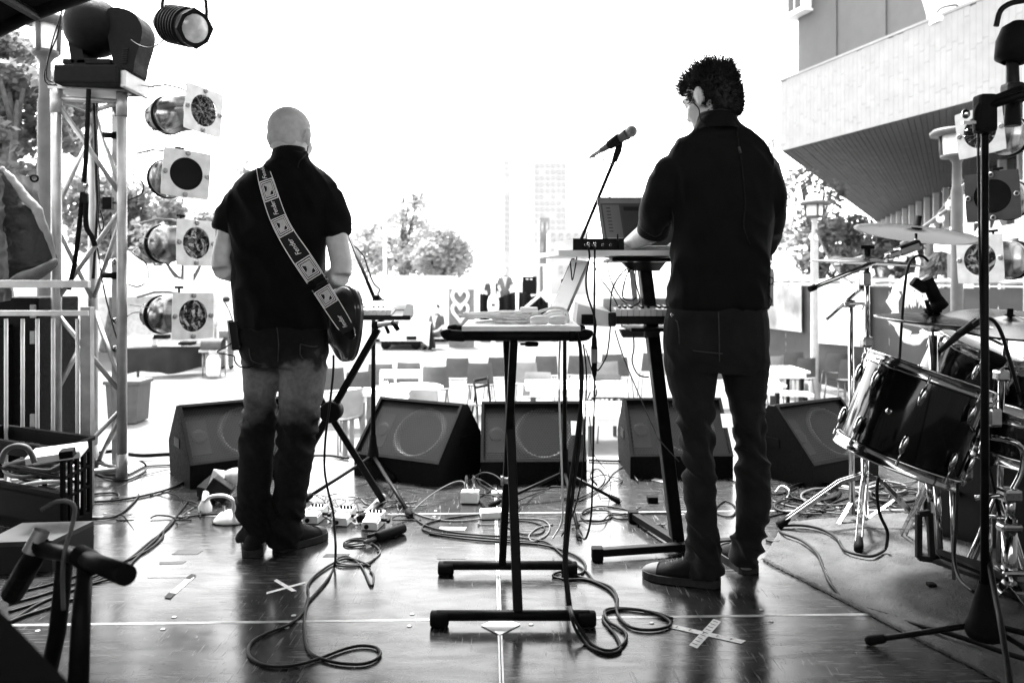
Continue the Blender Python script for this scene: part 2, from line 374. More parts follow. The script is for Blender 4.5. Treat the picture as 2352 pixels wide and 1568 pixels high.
def add_hand(mb, w, d, nrm, thumb, curl=.5, k=1.0):          # wrist, pointing, back-of-hand normal, thumb side sign
    w = V(w); d = V(d).normalized(); nrm = V(nrm); nrm = (nrm-d*nrm.dot(d)).normalized(); sd_ = d.cross(nrm)*thumb
    pm = w+d*.05*k
    for o_, r_ in ((-.026,.015), (-.009,.0165), (.009,.0165), (.026,.015)):
        mb.tube([w+d*.0*k+sd_*o_*.6*k, w+d*.045*k+sd_*o_*k+nrm*.004, w+d*.092*k+sd_*o_*k], [.018*k, r_*k, .0115*k], 10)
    for o_, l_, r_ in ((.028,.072,.0088), (.0095,.082,.0092), (-.0095,.076,.0088), (-.028,.06,.0078)):
        b = w+d*.09*k+sd_*o_*k; q = [b]; a = 0; p = b
        for f_ in (.45,.32,.23):
            a += curl*.75; p = p+(d*math.cos(a)-nrm*math.sin(a))*l_*f_*k; q.append(p)
        mb.tube(q, [r_*k, r_*.96*k, r_*.88*k, r_*.7*k], 8)
    t0 = w+d*.025*k+sd_*.022*k; t1 = t0+(d*.6+sd_*.75-nrm*.2).normalized()*.038*k; t2 = t1+(d*.85+sd_*.35-nrm*.3*(1+curl)).normalized()*.032*k
    mb.tube([t0, t1, t2, t2+(d-nrm*curl).normalized()*.022*k], [.015*k,.0115*k,.0105*k,.008*k], 8)
def foot_frame(heel, toe):
    heel, toe = V(heel), V(toe); d = toe-heel; L_ = d.length; d.normalize(); return heel, d, L_, V((d.y, -d.x, 0))
ST = [(-.01,.004,.05), (0,.018,.066), (.025,.028,.08), (.07,.035,.09), (.2,.037,.1), (.36,.04,.098), (.5,.045,.082), (.64,.0475,.064), (.78,.046,.052), (.9,.037,.044), (.97,.023,.036), (1.0,.008,.026)]
def add_shoe(heel, toe, root, m_up, m_sole, m_cap):
    h, d, L_, sd_ = foot_frame(heel, toe); up = MB(); n = 18; vs = []
    for t, wd, ht in ST:
        for j in range(n):
            a = 2*pi*j/n; vs.append(h+d*t*L_+sd_*wd*math.copysign(abs(math.cos(a))**.8, math.cos(a))+V((0,0,.022+max(0,math.sin(a))**.85*(ht-.022))))
    k = len(ST); up.add(vs, [(i*n+j, i*n+(j+1) % n, (i+1)*n+(j+1) % n, (i+1)*n+j) for i in range(k-1) for j in range(n)]+[tuple(range(n-1,-1,-1)), tuple((k-1)*n+j for j in range(n))], True)
    o = up.build('shoe', m_up, root)
    so_ = MB(); pts = [(t, wd*1.1+.002) for t, wd, _ in ST]; outl = [h+d*(t*1.02-.01)*L_+sd_*w_ for t, w_ in pts]+[h+d*(t*1.02-.01)*L_-sd_*w_ for t, w_ in reversed(pts)]
    so_.prism([p+V((0,0,.002)) for p in outl], (0,0,.026)); so_.build('sole', m_sole, o)
    cp = MB(); vs = []; sub_ = [(.8,.0465,.053), (.9,.0385,.046), (.97,.025,.038), (1.01,.01,.027)]
    for t, wd, ht in sub_:
        for j in range(13):
            a = pi*j/12; vs.append(h+d*t*L_+sd_*wd*math.copysign(abs(math.cos(a))**.8, math.cos(a))+V((0,0,.023+math.sin(a)**.85*(ht-.02))))
    cp.add(vs, [(i*13+j, i*13+j+1, (i+1)*13+j+1, (i+1)*13+j) for i in range(3) for j in range(12)], True); cp.build('toe_cap', m_cap, o)
    lc = MB()
    for i in range(5):
        t = .4+i*.075; ht = .094-i*.0095
        q = [h+d*(t+.02*s_)*L_+sd_*.022*s_*(1 if i % 2 else 1)+V((0,0,ht+.006-abs(s_)*.012)) for s_ in (-1,-.5,0,.5,1)]
        lc.tube(q, .0017, 6)
    lc.build('lace', cable_g, o)
    return o
def folds(amp, fr, drop=0.0):
    def f(p):
        q = V((p.x*fr*1.0, p.y*fr, p.z*fr*.55)); q2 = V((p.x*fr*2.3+p.z*fr*1.2, p.y*fr*2.3, p.z*fr*1.3))
        a = 1-abs(noise.noise(q+V((3,1,7))))*2; b = 1-abs(noise.noise(q2))*2
        return amp*(a*.7+b*.45-.5)
    return f
def crumple(amp, zs):                                         # trouser creases, tighter near knee and ankle
    def f(p):
        kn = max(math.exp(-((p.z-z)/w_)**2)*g for z, w_, g in zs)
        q = V((p.x*9+p.z*3, p.y*9, p.z*17+p.x*12)); q2 = V((p.x*5, p.y*5, p.z*4))
        return amp*((.45-abs(noise.noise(q))*2.4)*kn*1.15+.6*noise.noise(q2)-.12)
    return f
def jeans_mat(name, v, worn, zlo, zhi):
    m = bpy.data.materials.new(name); m.use_nodes = True; n = m.node_tree; b = n.nodes['Principled BSDF']; L = n.links.new
    b.inputs['Roughness'].default_value = .85; b.inputs['Specular IOR Level'].default_value = .05
    tc = n.nodes.new('ShaderNodeTexCoord'); sx = n.nodes.new('ShaderNodeSeparateXYZ'); L(tc.outputs['Object'], sx.inputs[0])
    no = n.nodes.new('ShaderNodeTexNoise'); no.inputs['Scale'].default_value = 9; no.inputs['Detail'].default_value = 3; L(tc.outputs['Object'], no.inputs[0])
    ad = n.nodes.new('ShaderNodeMath'); ad.operation = 'MULTIPLY_ADD'; L(no.outputs[0], ad.inputs[0]); ad.inputs[1].default_value = .24; L(sx.outputs[2], ad.inputs[2])
    r = n.nodes.new('ShaderNodeValToRGB'); e = r.color_ramp.elements                      # denim wear: thighs rubbed pale, seat and shins dark
    mr = n.nodes.new('ShaderNodeMapRange'); mr.inputs[1].default_value = zlo; mr.inputs[2].default_value = zhi; L(ad.outputs[0], mr.inputs[0]); L(mr.outputs[0], r.inputs[0])
    stops = [(0,0), (.5,.0), (.6,.45), (.68,.75), (.76,1), (.85,.85), (.9,.06), (1,0)]
    e[0].position = 0; e[1].position = 1; e[0].color = e[1].color = (v,v,v,1)
    for p_, t in stops[1:-1]:
        q = e.new(p_); c_ = v+(worn-v)*t; q.color = (c_, c_, c_, 1)
    f = n.nodes.new('ShaderNodeTexNoise'); f.inputs['Scale'].default_value = 60; f.inputs['Detail'].default_value = 6; L(tc.outputs['Object'], f.inputs[0])
    mm = n.nodes.new('ShaderNodeMapRange'); mm.inputs[1].default_value = .3; mm.inputs[2].default_value = .7; mm.inputs[3].default_value = .82; mm.inputs[4].default_value = 1.18; L(f.outputs[0], mm.inputs[0])
    mx = n.nodes.new('ShaderNodeMix'); mx.data_type = 'RGBA'; mx.blend_type = 'MULTIPLY'; mx.inputs[0].default_value = 1; L(r.outputs[0], mx.inputs[6]); L(mm.outputs[0], mx.inputs[7]); L(mx.outputs[2], b.inputs['Base Color'])
    bp = n.nodes.new('ShaderNodeBump'); bp.inputs['Strength'].default_value = .3; bp.inputs['Distance'].default_value = .004; f2 = n.nodes.new('ShaderNodeTexNoise'); f2.inputs['Scale'].default_value = 240
    L(tc.outputs['Object'], f2.inputs[0]); L(f2.outputs[0], bp.inputs['Height']); L(bp.outputs[0], b.inputs['Normal'])
    return m
canvas_sh = M('canvas_shoe', .008, .8, 0, .3, 40, .3, 300, spec=.15); sole_d = M('shoe_sole', .03, .6, 0, .3, 40); cap_m = M('shoe_toe_cap', .1, .5, 0, .2, 30)
cap_d = M('dark_toe_cap', .03, .5, 0, .2, 30)

# ---- guitarist
YA = 3.23
pa = thing('person', 'bald man in black short sleeved shirt and worn jeans with a strap across his back', 'person', F(628,1268))
b = MB(); headA = P(668,316,YA); yawA = math.radians(-16)
add_head(b, headA, yawA, math.radians(-4), 1.03, P(664,392,YA))
tors = [ring(392,632,700,.06,YA), ring(440,590,725,.075,YA), ring(520,565,725,.09,YA), ring(620,548,738,.105,YA), ring(700,552,742,.1,YA), ring(790,560,748,.11,YA)]
b.ellrings(tors, 24)
elL, elR = P(509,618,3.2), P(783,632,3.2); wrL, wrR = P(585,640,3.47), P(690,672,3.46)
b.tube([P(575,470,YA), P(522,530,YA), P(508,590,3.21), elL], [.035,.04,.039,.041], 16); b.tube([elL, elL.lerp(wrL,.35), wrL], [.041,.041,.028], 16)
b.tube([P(735,470,YA), P(770,530,YA), P(784,600,3.21), elR], [.04,.048,.045,.044], 16); b.tube([elR, elR.lerp(wrR,.35), wrR], [.044,.043,.028], 16)
add_hand(b, wrL, (-.2,.5,.25), (0,.3,1), 1, 1.0); add_hand(b, wrR, (-.7,.3,-.25), (.1,.8,.4), -1, .6)
lgA = leg_pts([(800,602,44,3.27),(900,600,40,3.27),(965,594,34,3.29),(1050,588,32,3.27),(1130,584,28,3.23),(1225,581,24,3.24)], YA)
rgA = leg_pts([(800,695,50,3.22),(880,692,46,3.22),(960,684,38,3.24),(1060,672,33,3.22),(1140,666,28,3.23),(1225,652,24,3.26)], YA)
b.tube(lgA[0], [r*.6 for r in lgA[1]], 14); b.tube(rgA[0], [r*.6 for r in rgA[1]], 14); b.tube([P(581,1225,3.24), F(581,1256)+V((0,0,.05)), F(585,1232)+V((0,0,.032))], [.034,.028,.012], 10); b.tube([P(652,1225,3.26), F(662,1256)+V((0,0,.05)), F(712,1240)+V((0,0,.032))], [.034,.028,.012], 10)
bodyA = bake(b, .0065, 4); bodyA.build('body', skin, pa)
# closely cropped hair: a thin shell following the skull and nape
t_ = MB(); RA = Matrix.Rotation(yawA, 3, 'Z') @ Matrix.Rotation(math.radians(-4), 3, 'X'); bvh_ = BVHTree.FromPolygons(bodyA.v, bodyA.f)
for i in range(31):
    for j in range(48):
        ph = 2*pi*j/48; e = 2.25 if math.sin(ph) < -.25 else (1.75 if math.sin(ph) < .2 else 1.25)
        th = (.02+i/30*.98)*(e+.06*math.sin(ph*5)); d = RA @ V((math.sin(th)*math.cos(ph), math.sin(th)*math.sin(ph), math.cos(th))); o_ = headA+RA @ V((0,-.012,.02))
        h = bvh_.ray_cast(o_+d*.2, -d)[0]; dl_ = RA.inverted() @ d; er = 1.02/math.sqrt((dl_.x/.0815)**2+(dl_.y/.101)**2+(dl_.z/.1)**2)
        hr = (h-o_).length if h else er; hr = hr if abs(dl_.x) < .6 else min(hr, er); t_.v.append(o_+d*(min(hr,.115)+(.0022 if i < 30 else -.001)))
t_.f = [(i*48+j, (i+1)*48+j, (i+1)*48+(j+1) % 48, i*48+(j+1) % 48) for i in range(30) for j in range(48)]; t_.sm = [True]*len(t_.f)
t_.build('cropped_hair', M('cropped_hair', .42, .85, 0, .12, 40, .15, 500), pa)
# shirt
b = MB()
b.ellrings([ring(350,628,703,.072,YA-.022), ring(366,621,709,.078,YA-.02), ring(384,607,727,.084,YA-.015), ring(404,570,754,.088,YA), ring(425,546,772,.1,YA), ring(450,535,772,.108,YA), ring(500,531,764,.115,YA), ring(560,536,752,.118,YA), ring(630,539,747,.124,YA),
    ring(690,543,748,.127,YA), ring(735,544,751,.128,YA), ring(752,546,752,.126,YA)], 28)
b.tube([P(585,440,YA), P(556,462,YA), P(528,500,YA), P(517,531,YA)], [.05,.06,.058,.05], 18); b.tube([P(722,440,YA), P(750,462,YA), P(764,500,YA), P(769,540,YA)], [.05,.066,.066,.061], 18)
shA = bake(b, .0065, 12, folds(.02, 5.5)); shA.build('shirt', shirtA, pa)
def collar(rs, m, root):
    t = MB(); n = 28; o = [V((q[0]+q[3]*math.cos(2*pi*j/n), q[1]+q[4]*math.sin(2*pi*j/n), q[2]-.03*max(0,math.sin(2*pi*j/n)))) for q in rs for j in range(n)]; k = len(rs)
    t.add(o, [(i*n+j, (i+1)*n+j, (i+1)*n+(j+1) % n, i*n+(j+1) % n) for i in range(k-1) for j in range(n)], True); return t.build('collar', m, root)
YC = YA-.022
collar([ring(372,620,710,.082,YC), ring(352,626,704,.076,YC), ring(341,628,701,.073,YC), ring(339,630,699,.07,YC), ring(344,632,697,.066,YC)], shirtA, pa)
# jeans
b = MB(); b.ellrings([ring(728,549,747,.118,YA), ring(770,548,753,.13,YA), ring(806,552,757,.135,3.225), ring(838,560,752,.12,3.225)], 26)
jl = leg_pts([(800,604,52,3.25),(840,602,47,3.25),(890,600,42,3.26),(935,599,37,3.28),(965,595,38,3.29),(1000,592,36,3.29),(1050,588,37,3.27),(1100,586,38,3.25),(1150,583,39,3.23),(1200,582,36,3.22),(1240,582,36,3.22)], YA)
jr = leg_pts([(800,697,58,3.22),(850,697,56,3.22),(900,690,53,3.22),(950,687,48,3.23),(975,684,50,3.24),(1010,679,44,3.24),(1060,673,43,3.22),(1120,669,40,3.22),(1170,662,40,3.22),(1210,658,38,3.23),(1248,653,37,3.24)], YA)
b.tube(*jl, 20); b.tube(*jr, 20)
jA = bake(b, .0065, 3, crumple(.016, [(P(0,985,YA).z,.13,1.0), (P(0,1200,YA).z,.12,1.1), (P(0,820,YA).z,.06,.5)]))
jA.build('jeans', jeans_mat('worn_denim', .011, .17, P(0,1096,YA).z, P(0,716,YA).z), pa)
def seat_details(surf, quads, name, m, root):
    bv = BVHTree.FromPolygons(surf.v, surf.f); o_ = V((0,0,CH))
    for pts in quads:
        t = MB(); q = []
        for u, v in pts:
            d = (P(u,v,1)-o_).normalized(); h = bv.ray_cast(o_, d)[0]
            if h: q.append(h-d*.004)
        if len(q) > 2: t.tube(crom(q, 3), .0022, 6); t.build(name, m, root)
stitch = M('denim_seam', .05, .8, 0, .3, 50)
seat_details(jA, [[(690,790),(694,822),(742,826),(752,786)], [(690,790),(722,796),(752,786)], [(572,800),(578,828),(610,838)], [(636,752),(640,790),(638,830)], [(690,748),(688,775)], [(728,748),(730,790)]], 'pocket_seam', stitch, pa)
add_shoe(F(634,1266), F(747,1231), pa, canvas_sh, sole_d, cap_d); add_shoe(F(580,1280), F(586,1216), pa, canvas_sh, sole_d, cap_d)
def wire_on(surf, pts, r, off=.004):
    bv = BVHTree.FromPolygons(surf.v, surf.f); o_ = V((0,0,CH)); q = []
    for u, v, Yf in pts:
        d = (P(u,v,1)-o_).normalized(); h = bv.ray_cast(o_, d)[0]
        q.append(h-d*off if h else P(u,v,Yf))
    t = MB(); t.tube(crom(q, 4), r, 6); return t
t = wire_on(shA, [(708,334,3.2),(704,352,3.16),(696,362,3.15),(688,370,3.15),(684,385,3.1)], .0022); t.build('earphone_wire', cable_b, pa)

# radio pack on his belt
tr = thing('radio_pack', 'small transmitter pack with whip aerial clipped to the left hip of the guitarist', 'radio pack', P(545,765,3.17))
R_ = Matrix.Rotation(math.radians(-7), 3, 'Y'); m_ = MB(); m_.bbox(P(544,770,3.17), (.034,.06,.115), .006, R_); m_.build('case', darkg, tr)
m_ = MB(); m_.bbox(P(532,768,3.165), (.007,.05,.115), .002, R_); m_.build('side_panel', alu, tr)
m_ = MB(); m_.tube([P(535,738,3.17), P(526,712,3.17), P(512,686,3.17)], .0018, 6); m_.build('aerial', black, tr)
m_ = MB(); m_.lathe([(0,.006),(.006,.006),(.008,.004)], P(552,792,3.138), (0,-1,0), 12); m_.build('jack_socket', chrome, tr)
m_ = MB(); m_.tube(crom([P(538,783,3.15), P(518,797,3.12), P(499,808,3.1), P(523,814,3.08), P(538,818,3.08), P(540,830,3.08), P(552,842,3.08), P(575,842,3.1), P(588,826,3.12)], 5), .0026, 6); m_.build('lead', cable_b, tr)

# ---- keyboard player
YB = 2.87
pb = thing('person', 'dark haired man in black shirt with rolled sleeves bending his head over the laptop', 'person', F(1655,1350))
b = MB(); headB = P(1630,229,YB); yawB = math.radians(42)
RB = add_head(b, headB, yawB, math.radians(-20), 1.0, P(1645,310,YB-.005))
b.ellrings([ring(300,1615,1680,.055,YB), ring(350,1590,1715,.07,YB), ring(440,1575,1740,.09,YB), ring(560,1555,1760,.1,YB), ring(690,1545,1752,.1,YB), ring(780,1535,1755,.11,YB)], 24)
eL, wL = P(1499,530,2.96), P(1447,560,3.17); eR, wR = P(1772,545,2.98), P(1600,552,3.2)
b.tube([P(1575,400,YB), P(1513,480,2.9), eL], [.035,.044,.043], 16); b.tube([eL, eL.lerp(wL,.35), wL], [.044,.043,.03], 16)
b.tube([P(1730,400,YB), P(1768,490,2.9), eR], [.035,.044,.042], 16); b.tube([eR, eR.lerp(wR,.35), wR], [.044,.042,.029], 16)
add_hand(b, wL, (-.05,1,-.12), (0,.1,1), 1, .45); add_hand(b, wR, (-.55,.8,-.05), (0,.1,1), -1, .45)
lgB = leg_pts([(790,1590,52),(900,1594,46),(960,1598,40),(1080,1608,33),(1200,1612,28),(1300,1620,25)], YB)
rgB = leg_pts([(790,1708,50),(900,1712,44),(960,1718,36,2.9),(1080,1728,33,2.9),(1200,1722,28,2.92),(1290,1714,25,2.93)], YB)
b.tube(lgB[0], [r*.6 for r in lgB[1]], 14); b.tube(rgB[0], [r*.6 for r in rgB[1]], 14); b.tube([P(1620,1300,YB), F(1615,1341)+V((0,0,.05)), F(1545,1332)+V((0,0,.032))], [.034,.028,.012], 10); b.tube([P(1714,1290,2.93), F(1712,1308)+V((0,0,.05)), F(1690,1290)+V((0,0,.032))], [.034,.028,.012], 10)
bake(b, .0065, 4).build('body', skin, pb)
b = MB()
b.ellrings([ring(266,1608,1686,.07,YB-.03), ring(282,1600,1694,.078,YB-.028), ring(298,1586,1708,.084,YB-.02), ring(314,1560,1732,.084,YB), ring(336,1540,1758,.096,YB), ring(370,1534,1774,.108,YB), ring(430,1540,1772,.116,YB), ring(500,1546,1768,.116,YB), ring(570,1547,1766,.112,YB),
    ring(640,1541,1764,.114,YB), ring(690,1533,1762,.12,YB), ring(708,1531,1760,.12,YB)], 28)
b.tube([P(1578,372,YB), P(1549,390,YB), P(1524,440,2.88), P(1509,490,2.91), P(1502,522,2.95)], [.05,.058,.06,.057,.053], 18)
b.tube([P(1725,370,YB), P(1752,395,YB), P(1768,450,2.88), P(1768,520,2.92), P(1762,556,2.98), P(1715,560,3.06)], [.058,.062,.06,.056,.054,.052], 18)
shB = bake(b, .0062, 12, folds(.022, 5.0)); shB.build('shirt', shirtB, pb)
def band(a, c, r, m, root, name):
    t = MB(); d = (V(c)-V(a)).normalized(); L_ = (V(c)-V(a)).length
    t.lathe([(0,r-.004), (0,r+.003), (.008,r+.006), (L_-.008,r+.006), (L_,r+.002), (L_,r-.006)], a, d, 24); return t.build(name, m, root)
band(P(1506,500,2.935), P(1499,536,2.975), .054, shirtB, pb, 'rolled_cuff')
YD = YB-.03
collar([ring(300,1594,1700,.086,YD), ring(283,1599,1694,.08,YD), ring(266,1604,1689,.077,YD), ring(261,1606,1687,.075,YD), ring(266,1609,1684,.07,YD)], shirtB, pb)
b = MB(); b.ellrings([ring(692,1536,1758,.112,YB), ring(735,1524,1764,.125,YB), ring(785,1522,1766,.13,YB), ring(825,1526,1766,.125,YB), ring(852,1536,1760,.105,YB)], 26)
jl = leg_pts([(800,1590,68),(850,1590,60),(900,1592,54),(950,1597,48),(985,1600,45),(1030,1603,40),(1080,1606,39),(1150,1608,38),(1210,1611,37),(1250,1613,40),(1285,1617,42),(1318,1622,41)], YB)
jr = leg_pts([(800,1708,60),(850,1710,56),(900,1713,49),(950,1718,41,2.88),(985,1721,38,2.89),(1030,1724,37,2.9),(1080,1729,40,2.9),(1150,1729,38,2.9),(1200,1723,38,2.91),(1245,1716,37,2.92),(1290,1712,35,2.93)], YB)
b.tube(*jl, 20); b.tube(*jr, 20)
jB = bake(b, .0065, 3, crumple(.017, [(P(0,1000,YB).z,.12,1.0), (P(0,1070,YB).z,.07,.9), (P(0,1250,YB).z,.13,1.0), (P(0,830,YB).z,.06,.4)]))
jb_m = M('black_denim', .016, .85, 0, .4, 9, .3, 240, spec=.05); jb_m.node_tree.nodes['Principled BSDF'].inputs['Sheen Weight'].default_value = .06; jB.build('jeans', jb_m, pb)
seat_details(jB, [[(1528,726),(1555,738),(1560,790)], [(1528,792),(1600,806),(1660,812)], [(1650,715),(1652,780),(1652,830)]], 'pocket_seam', stitch, pb)
m_ = MB(); m_.lathe([(0,.006),(.003,.006),(.004,.003)], P(1544,723,2.775), (-.5,-1,0), 10); m_.build('rivet', chrome, pb)
add_shoe(F(1652,1346), F(1478,1322), pb, canvas_sh, sole_d, cap_m); add_shoe(F(1724,1318), F(1662,1268), pb, canvas_sh, sole_d, cap_d)
# hair: a tousled cap and spikes
h = MB(); c = headB
def hp(p): return c+RB @ V(p)
for p, r in (((0,-.02,.036), (.082,.097,.08)), ((0,-.045,.0), (.079,.077,.075)), ((0,.028,.064), (.066,.054,.041)), ((0,-.055,-.05), (.066,.056,.055))):
    t = MB(); t.sph((0,0,0), r, 20, 14); h.add([hp(V(p)+q) for q in t.v], t.f, True)
hb = bake(h, .007, 3, lambda p: .007*noise.noise(p*38)+.003*noise.noise(p*90))
rn = random.Random(3)
bv = hb.v[:]
for i in range(5200):
    p = bv[rn.randrange(len(bv))]; l = RB.inverted() @ (p-c)
    if l.z < -.13 or (l.y > .05 and l.z < .05): continue
    tuft = noise.noise_vector(p*26)
    d = (p-hp((0,-.02,.02))).normalized(); d = (d+tuft*.9+V((rn.uniform(-.3,.3), rn.uniform(-.3,.3), rn.uniform(0,.4)))).normalized()
    L_ = rn.uniform(.012,.036)*(1+.6*tuft.x)*(1.35 if l.z > .07 else 1) if l.z > .03 else rn.uniform(.005,.014)
    f_ = V((rn.uniform(-1,1), rn.uniform(-1,1), rn.uniform(-.6,.8)))*.5
    hb.tube([p-d*.004, p+d*L_*.55, p+(d+f_)*L_], [.0019,.0014,.0003], 3, False, False)
hb.build('hair', hairm, pb)
t = wire_on(shB, [(1592,236,2.82),(1605,250,2.8),(1607,268,2.79),(1612,280,2.78),(1628,292,2.7)], .0022); t.build('earphone_wire', cable_b, pb)
t = wire_on(shB, [(1695,290,2.8),(1694,310,2.7),(1697,335,2.7),(1702,362,2.7),(1706,400,2.7),(1712,470,2.7),(1708,520,2.7),(1722,560,2.7)], .0022); t.build('back_wire', cable_b, pb)
t = wire_on(shB, [(1697,337,2.7),(1701,352,2.7)], .0045); t.build('wire_splitter', cable_g, pb)
tr = thing('radio_pack', 'slim receiver pack with two loose leads on the right hip of the keyboard player', 'radio pack', P(1762,655,2.85))
m_ = MB(); m_.bbox(P(1760,662,2.85), (.028,.065,.115), .006); m_.build('case', darkg, tr)
m_ = MB(); m_.bbox(P(1768,662,2.83), (.012,.05,.125), .003); m_.build('side_panel', alu, tr)
m_ = MB(); m_.tube(crom([P(1766,635,2.8), P(1776,640,2.78), P(1774,652,2.78), P(1766,652,2.8)], 5), .002, 6); m_.tube(crom([P(1762,675,2.8), P(1772,690,2.78), P(1766,706,2.77), P(1752,708,2.77)], 5), .002, 6); m_.build('lead', cable_b, tr)

# ---- guitar on its strap
gt = thing('electric_guitar', 'dark solid electric guitar hanging at the right hip of the bald man', 'guitar', P(765,740,3.3))
ga = V((-.62,.74,.22)).normalized(); gn = V((.74,.62,0)).normalized(); gn = (gn-ga*gn.dot(ga)).normalized(); gb = gn.cross(ga); gb = gb if gb.z > 0 else -gb
go = P(772,728,3.36)
def gp(a, b_, n_=0.): return go+ga*a+gb*b_+gn*n_
outl = crom([(-.2,.02),(-.19,.1),(-.12,.16),(-.02,.145),(.05,.12),(.13,.145),(.21,.135),(.19,.07),(.14,.03),(.14,-.03),(.17,-.075),(.14,-.125),(.07,-.12),(-.0,-.125),(-.09,-.165),(-.17,-.14),(-.2,-.07)], 3, True) if False else None
o2 = [(-.2,.02),(-.185,.1),(-.12,.155),(-.02,.145),(.05,.12),(.13,.145),(.2,.14),(.19,.08),(.14,.035),(.14,-.035),(.17,-.08),(.14,-.125),(.07,-.12),(0,-.125),(-.09,-.16),(-.17,-.135),(-.198,-.06)]
o2 = crom([V((a, c_, 0)) for a, c_ in o2], 4, True)
bm = bmesh.new(); vv = [bm.verts.new(gp(p.x, p.y, -.021)) for p in o2]; f_ = bm.faces.new(vv)
ex = bmesh.ops.extrude_face_region(bm, geom=[f_]); bmesh.ops.translate(bm, vec=gn*.042, verts=[q for q in ex['geom'] if isinstance(q, bmesh.types.BMVert)])
bmesh.ops.recalc_face_normals(bm, faces=bm.faces); bmesh.ops.bevel(bm, geom=[e for e in bm.edges if len(e.link_faces) == 2 and e.calc_face_angle(0) > 1.2], offset=.009, segments=3, affect='EDGES')
m_ = MB(); m_.bm(bm, smooth=True); m_.build('guitar_body', M('guitar_lacquer', .03, .18, 0, .2, 12, coat=.4), gt)
m_ = MB(); m_.tube([gp(.12,0,.022), gp(.3,0,.022), gp(.5,0,.018)], [.027,.026,.022], 10); m_.build('neck', M('maple_neck', .3, .4), gt)
m_ = MB(); m_.prism([gp(.5,-.025,.01), gp(.55,-.04,.01), gp(.67,-.035,.01), gp(.68,.02,.01), gp(.52,.025,.01)], gn*.015); m_.build('headstock', M('maple_head', .28, .4), gt)
m_ = MB()
for i in range(6): m_.cyl(gp(.54+i*.022,-.045,.017), gp(.54+i*.022,-.06,.017), .006, n=8)
m_.build('tuning_peg', chrome, gt)
m_ = MB(); m_.lathe([(0,.01),(.006,.009),(.012,.012),(.014,.004)], P(808,770,3.135), (.6,-1,0), 14); m_.build('strap_button', chrome, gt)
m_ = MB(); m_.prism([gp(-.1,-.06,.022), gp(.1,-.05,.022), gp(.1,.06,.022), gp(-.06,.07,.022)], gn*.002); m_.build('pickguard', whitep, gt)
# strap ribbon laid on the shirt
stc = [(602,383),(612,420),(626,465),(640,503),(660,542),(688,585),(716,627),(740,665),(762,700),(788,741),(800,760)]
stw = [(14,-3),(17,-6),(18,-7),(18,-8),(18,-10),(19,-12),(19,-12),(18,-11),(17,-11),(16,-9),(12,-8)]
bvA = BVHTree.FromPolygons(shA.v, shA.f)
def sproj(u, v, off):
    o_ = V((0,0,CH)); d = (P(u,v,1)-o_).normalized(); h = bvA.ray_cast(o_, d)[0]
    return (h if h else P(u,v,3.11))-d*off
raw = crom([V((a, c_, 0)) for a, c_ in stc], 8); rw = crom([V((a, c_, 0)) for a, c_ in stw], 8); NS = len(raw)-1
dep = []
for p in raw: dep.append((sproj(p.x, p.y, 0)-V((0,0,CH))).length)
for _ in range(4): dep = [min(dep[i], (dep[max(i-1,0)]+dep[i]+dep[min(i+1,NS)])/3) for i in range(NS+1)]
for i in range(NS+1):
    if raw[i].y > 660: dep[i] = min(dep[i], 3.16)
def smap(s, t, off):                                          # s 0..1 along, t -1..1 across
    x = max(0, min(.99999, s))*NS; i = int(x); f = x-i
    p = raw[i].lerp(raw[i+1], f); w_ = rw[i].lerp(rw[i+1], f); d_ = dep[i]*(1-f)+dep[i+1]*f
    d = (P(p.x+w_.x*t, p.y+w_.y*t, 1)-V((0,0,CH))).normalized(); return V((0,0,CH))+d*(d_-off-.004)
sp = MB(); n = 90
sp.add([smap(i/n, t, .006) for i in range(n+1) for t in (-1,-.5,0,.5,1)]+[smap(i/n, t, .0025) for i in range(n+1) for t in (-1,-.5,0,.5,1)],
       [(i*5+j, i*5+j+1, i*5+j+6, i*5+j+5) for i in range(n) for j in range(4)]+[((n+1)*5+i*5+j, (n+1)*5+i*5+j+5, (n+1)*5+i*5+j+6, (n+1)*5+i*5+j+1) for i in range(n) for j in range(4)], True)
strap_o = sp.build('strap', M('strap_webbing', .012, .7, 0, .3, 40), gt)
ink = M('strap_print', .88, .7, 0, .15, 60); inkg = M('strap_print_grey', .5, .7, 0, .15, 60)
for t0, t1 in ((-1.0,-.91), (.91,1.0)):
    m_ = MB(); m_.add([smap(i/n*.93, t, .0085) for i in range(n+1) for t in (t0, t1)], [(i*2, i*2+1, i*2+3, i*2+2) for i in range(n)]); m_.build('strap_edging', ink, strap_o)
def spatch(mb, s0, s1, t0, t1, off):
    mb.add([smap(s0+(s1-s0)*i/4, t0+(t1-t0)*j/2, off) for i in range(5) for j in range(3)], [(i*3+j, i*3+j+1, i*3+j+4, i*3+j+3) for i in range(4) for j in range(2)])
for sc_ in (.135,.34,.575,.745):
    hs = .052; m_ = MB()
    for k_, (r_) in enumerate((1.0,.8,.62)):
        w_ = .05
        spatch(m_, sc_-hs*r_, sc_-hs*r_+hs*w_*1.6, -.86*r_, .86*r_, .009); spatch(m_, sc_+hs*r_-hs*w_*1.6, sc_+hs*r_, -.86*r_, .86*r_, .009)
        spatch(m_, sc_-hs*r_, sc_+hs*r_, -.86*r_, -.86*r_+w_*1.4, .0092); spatch(m_, sc_-hs*r_, sc_+hs*r_, .86*r_-w_*1.4, .86*r_, .0092)
    m_.build('square_motif', ink, strap_o)
    m_ = MB(); z_ = [(-.6,-.55),(-.6,.55),(.1,.55),(.25,.2),(.6,.0),(.6,-.55),(.2,-.5),(.0,-.2),(-.3,-.1)]; m_.add([smap(sc_+hs*a_, t_, .0095) for a_, t_ in z_], [(0,1,2,3,8),(3,4,7,8),(4,5,6,7)]); m_.build('motif_fill', inkg, strap_o)
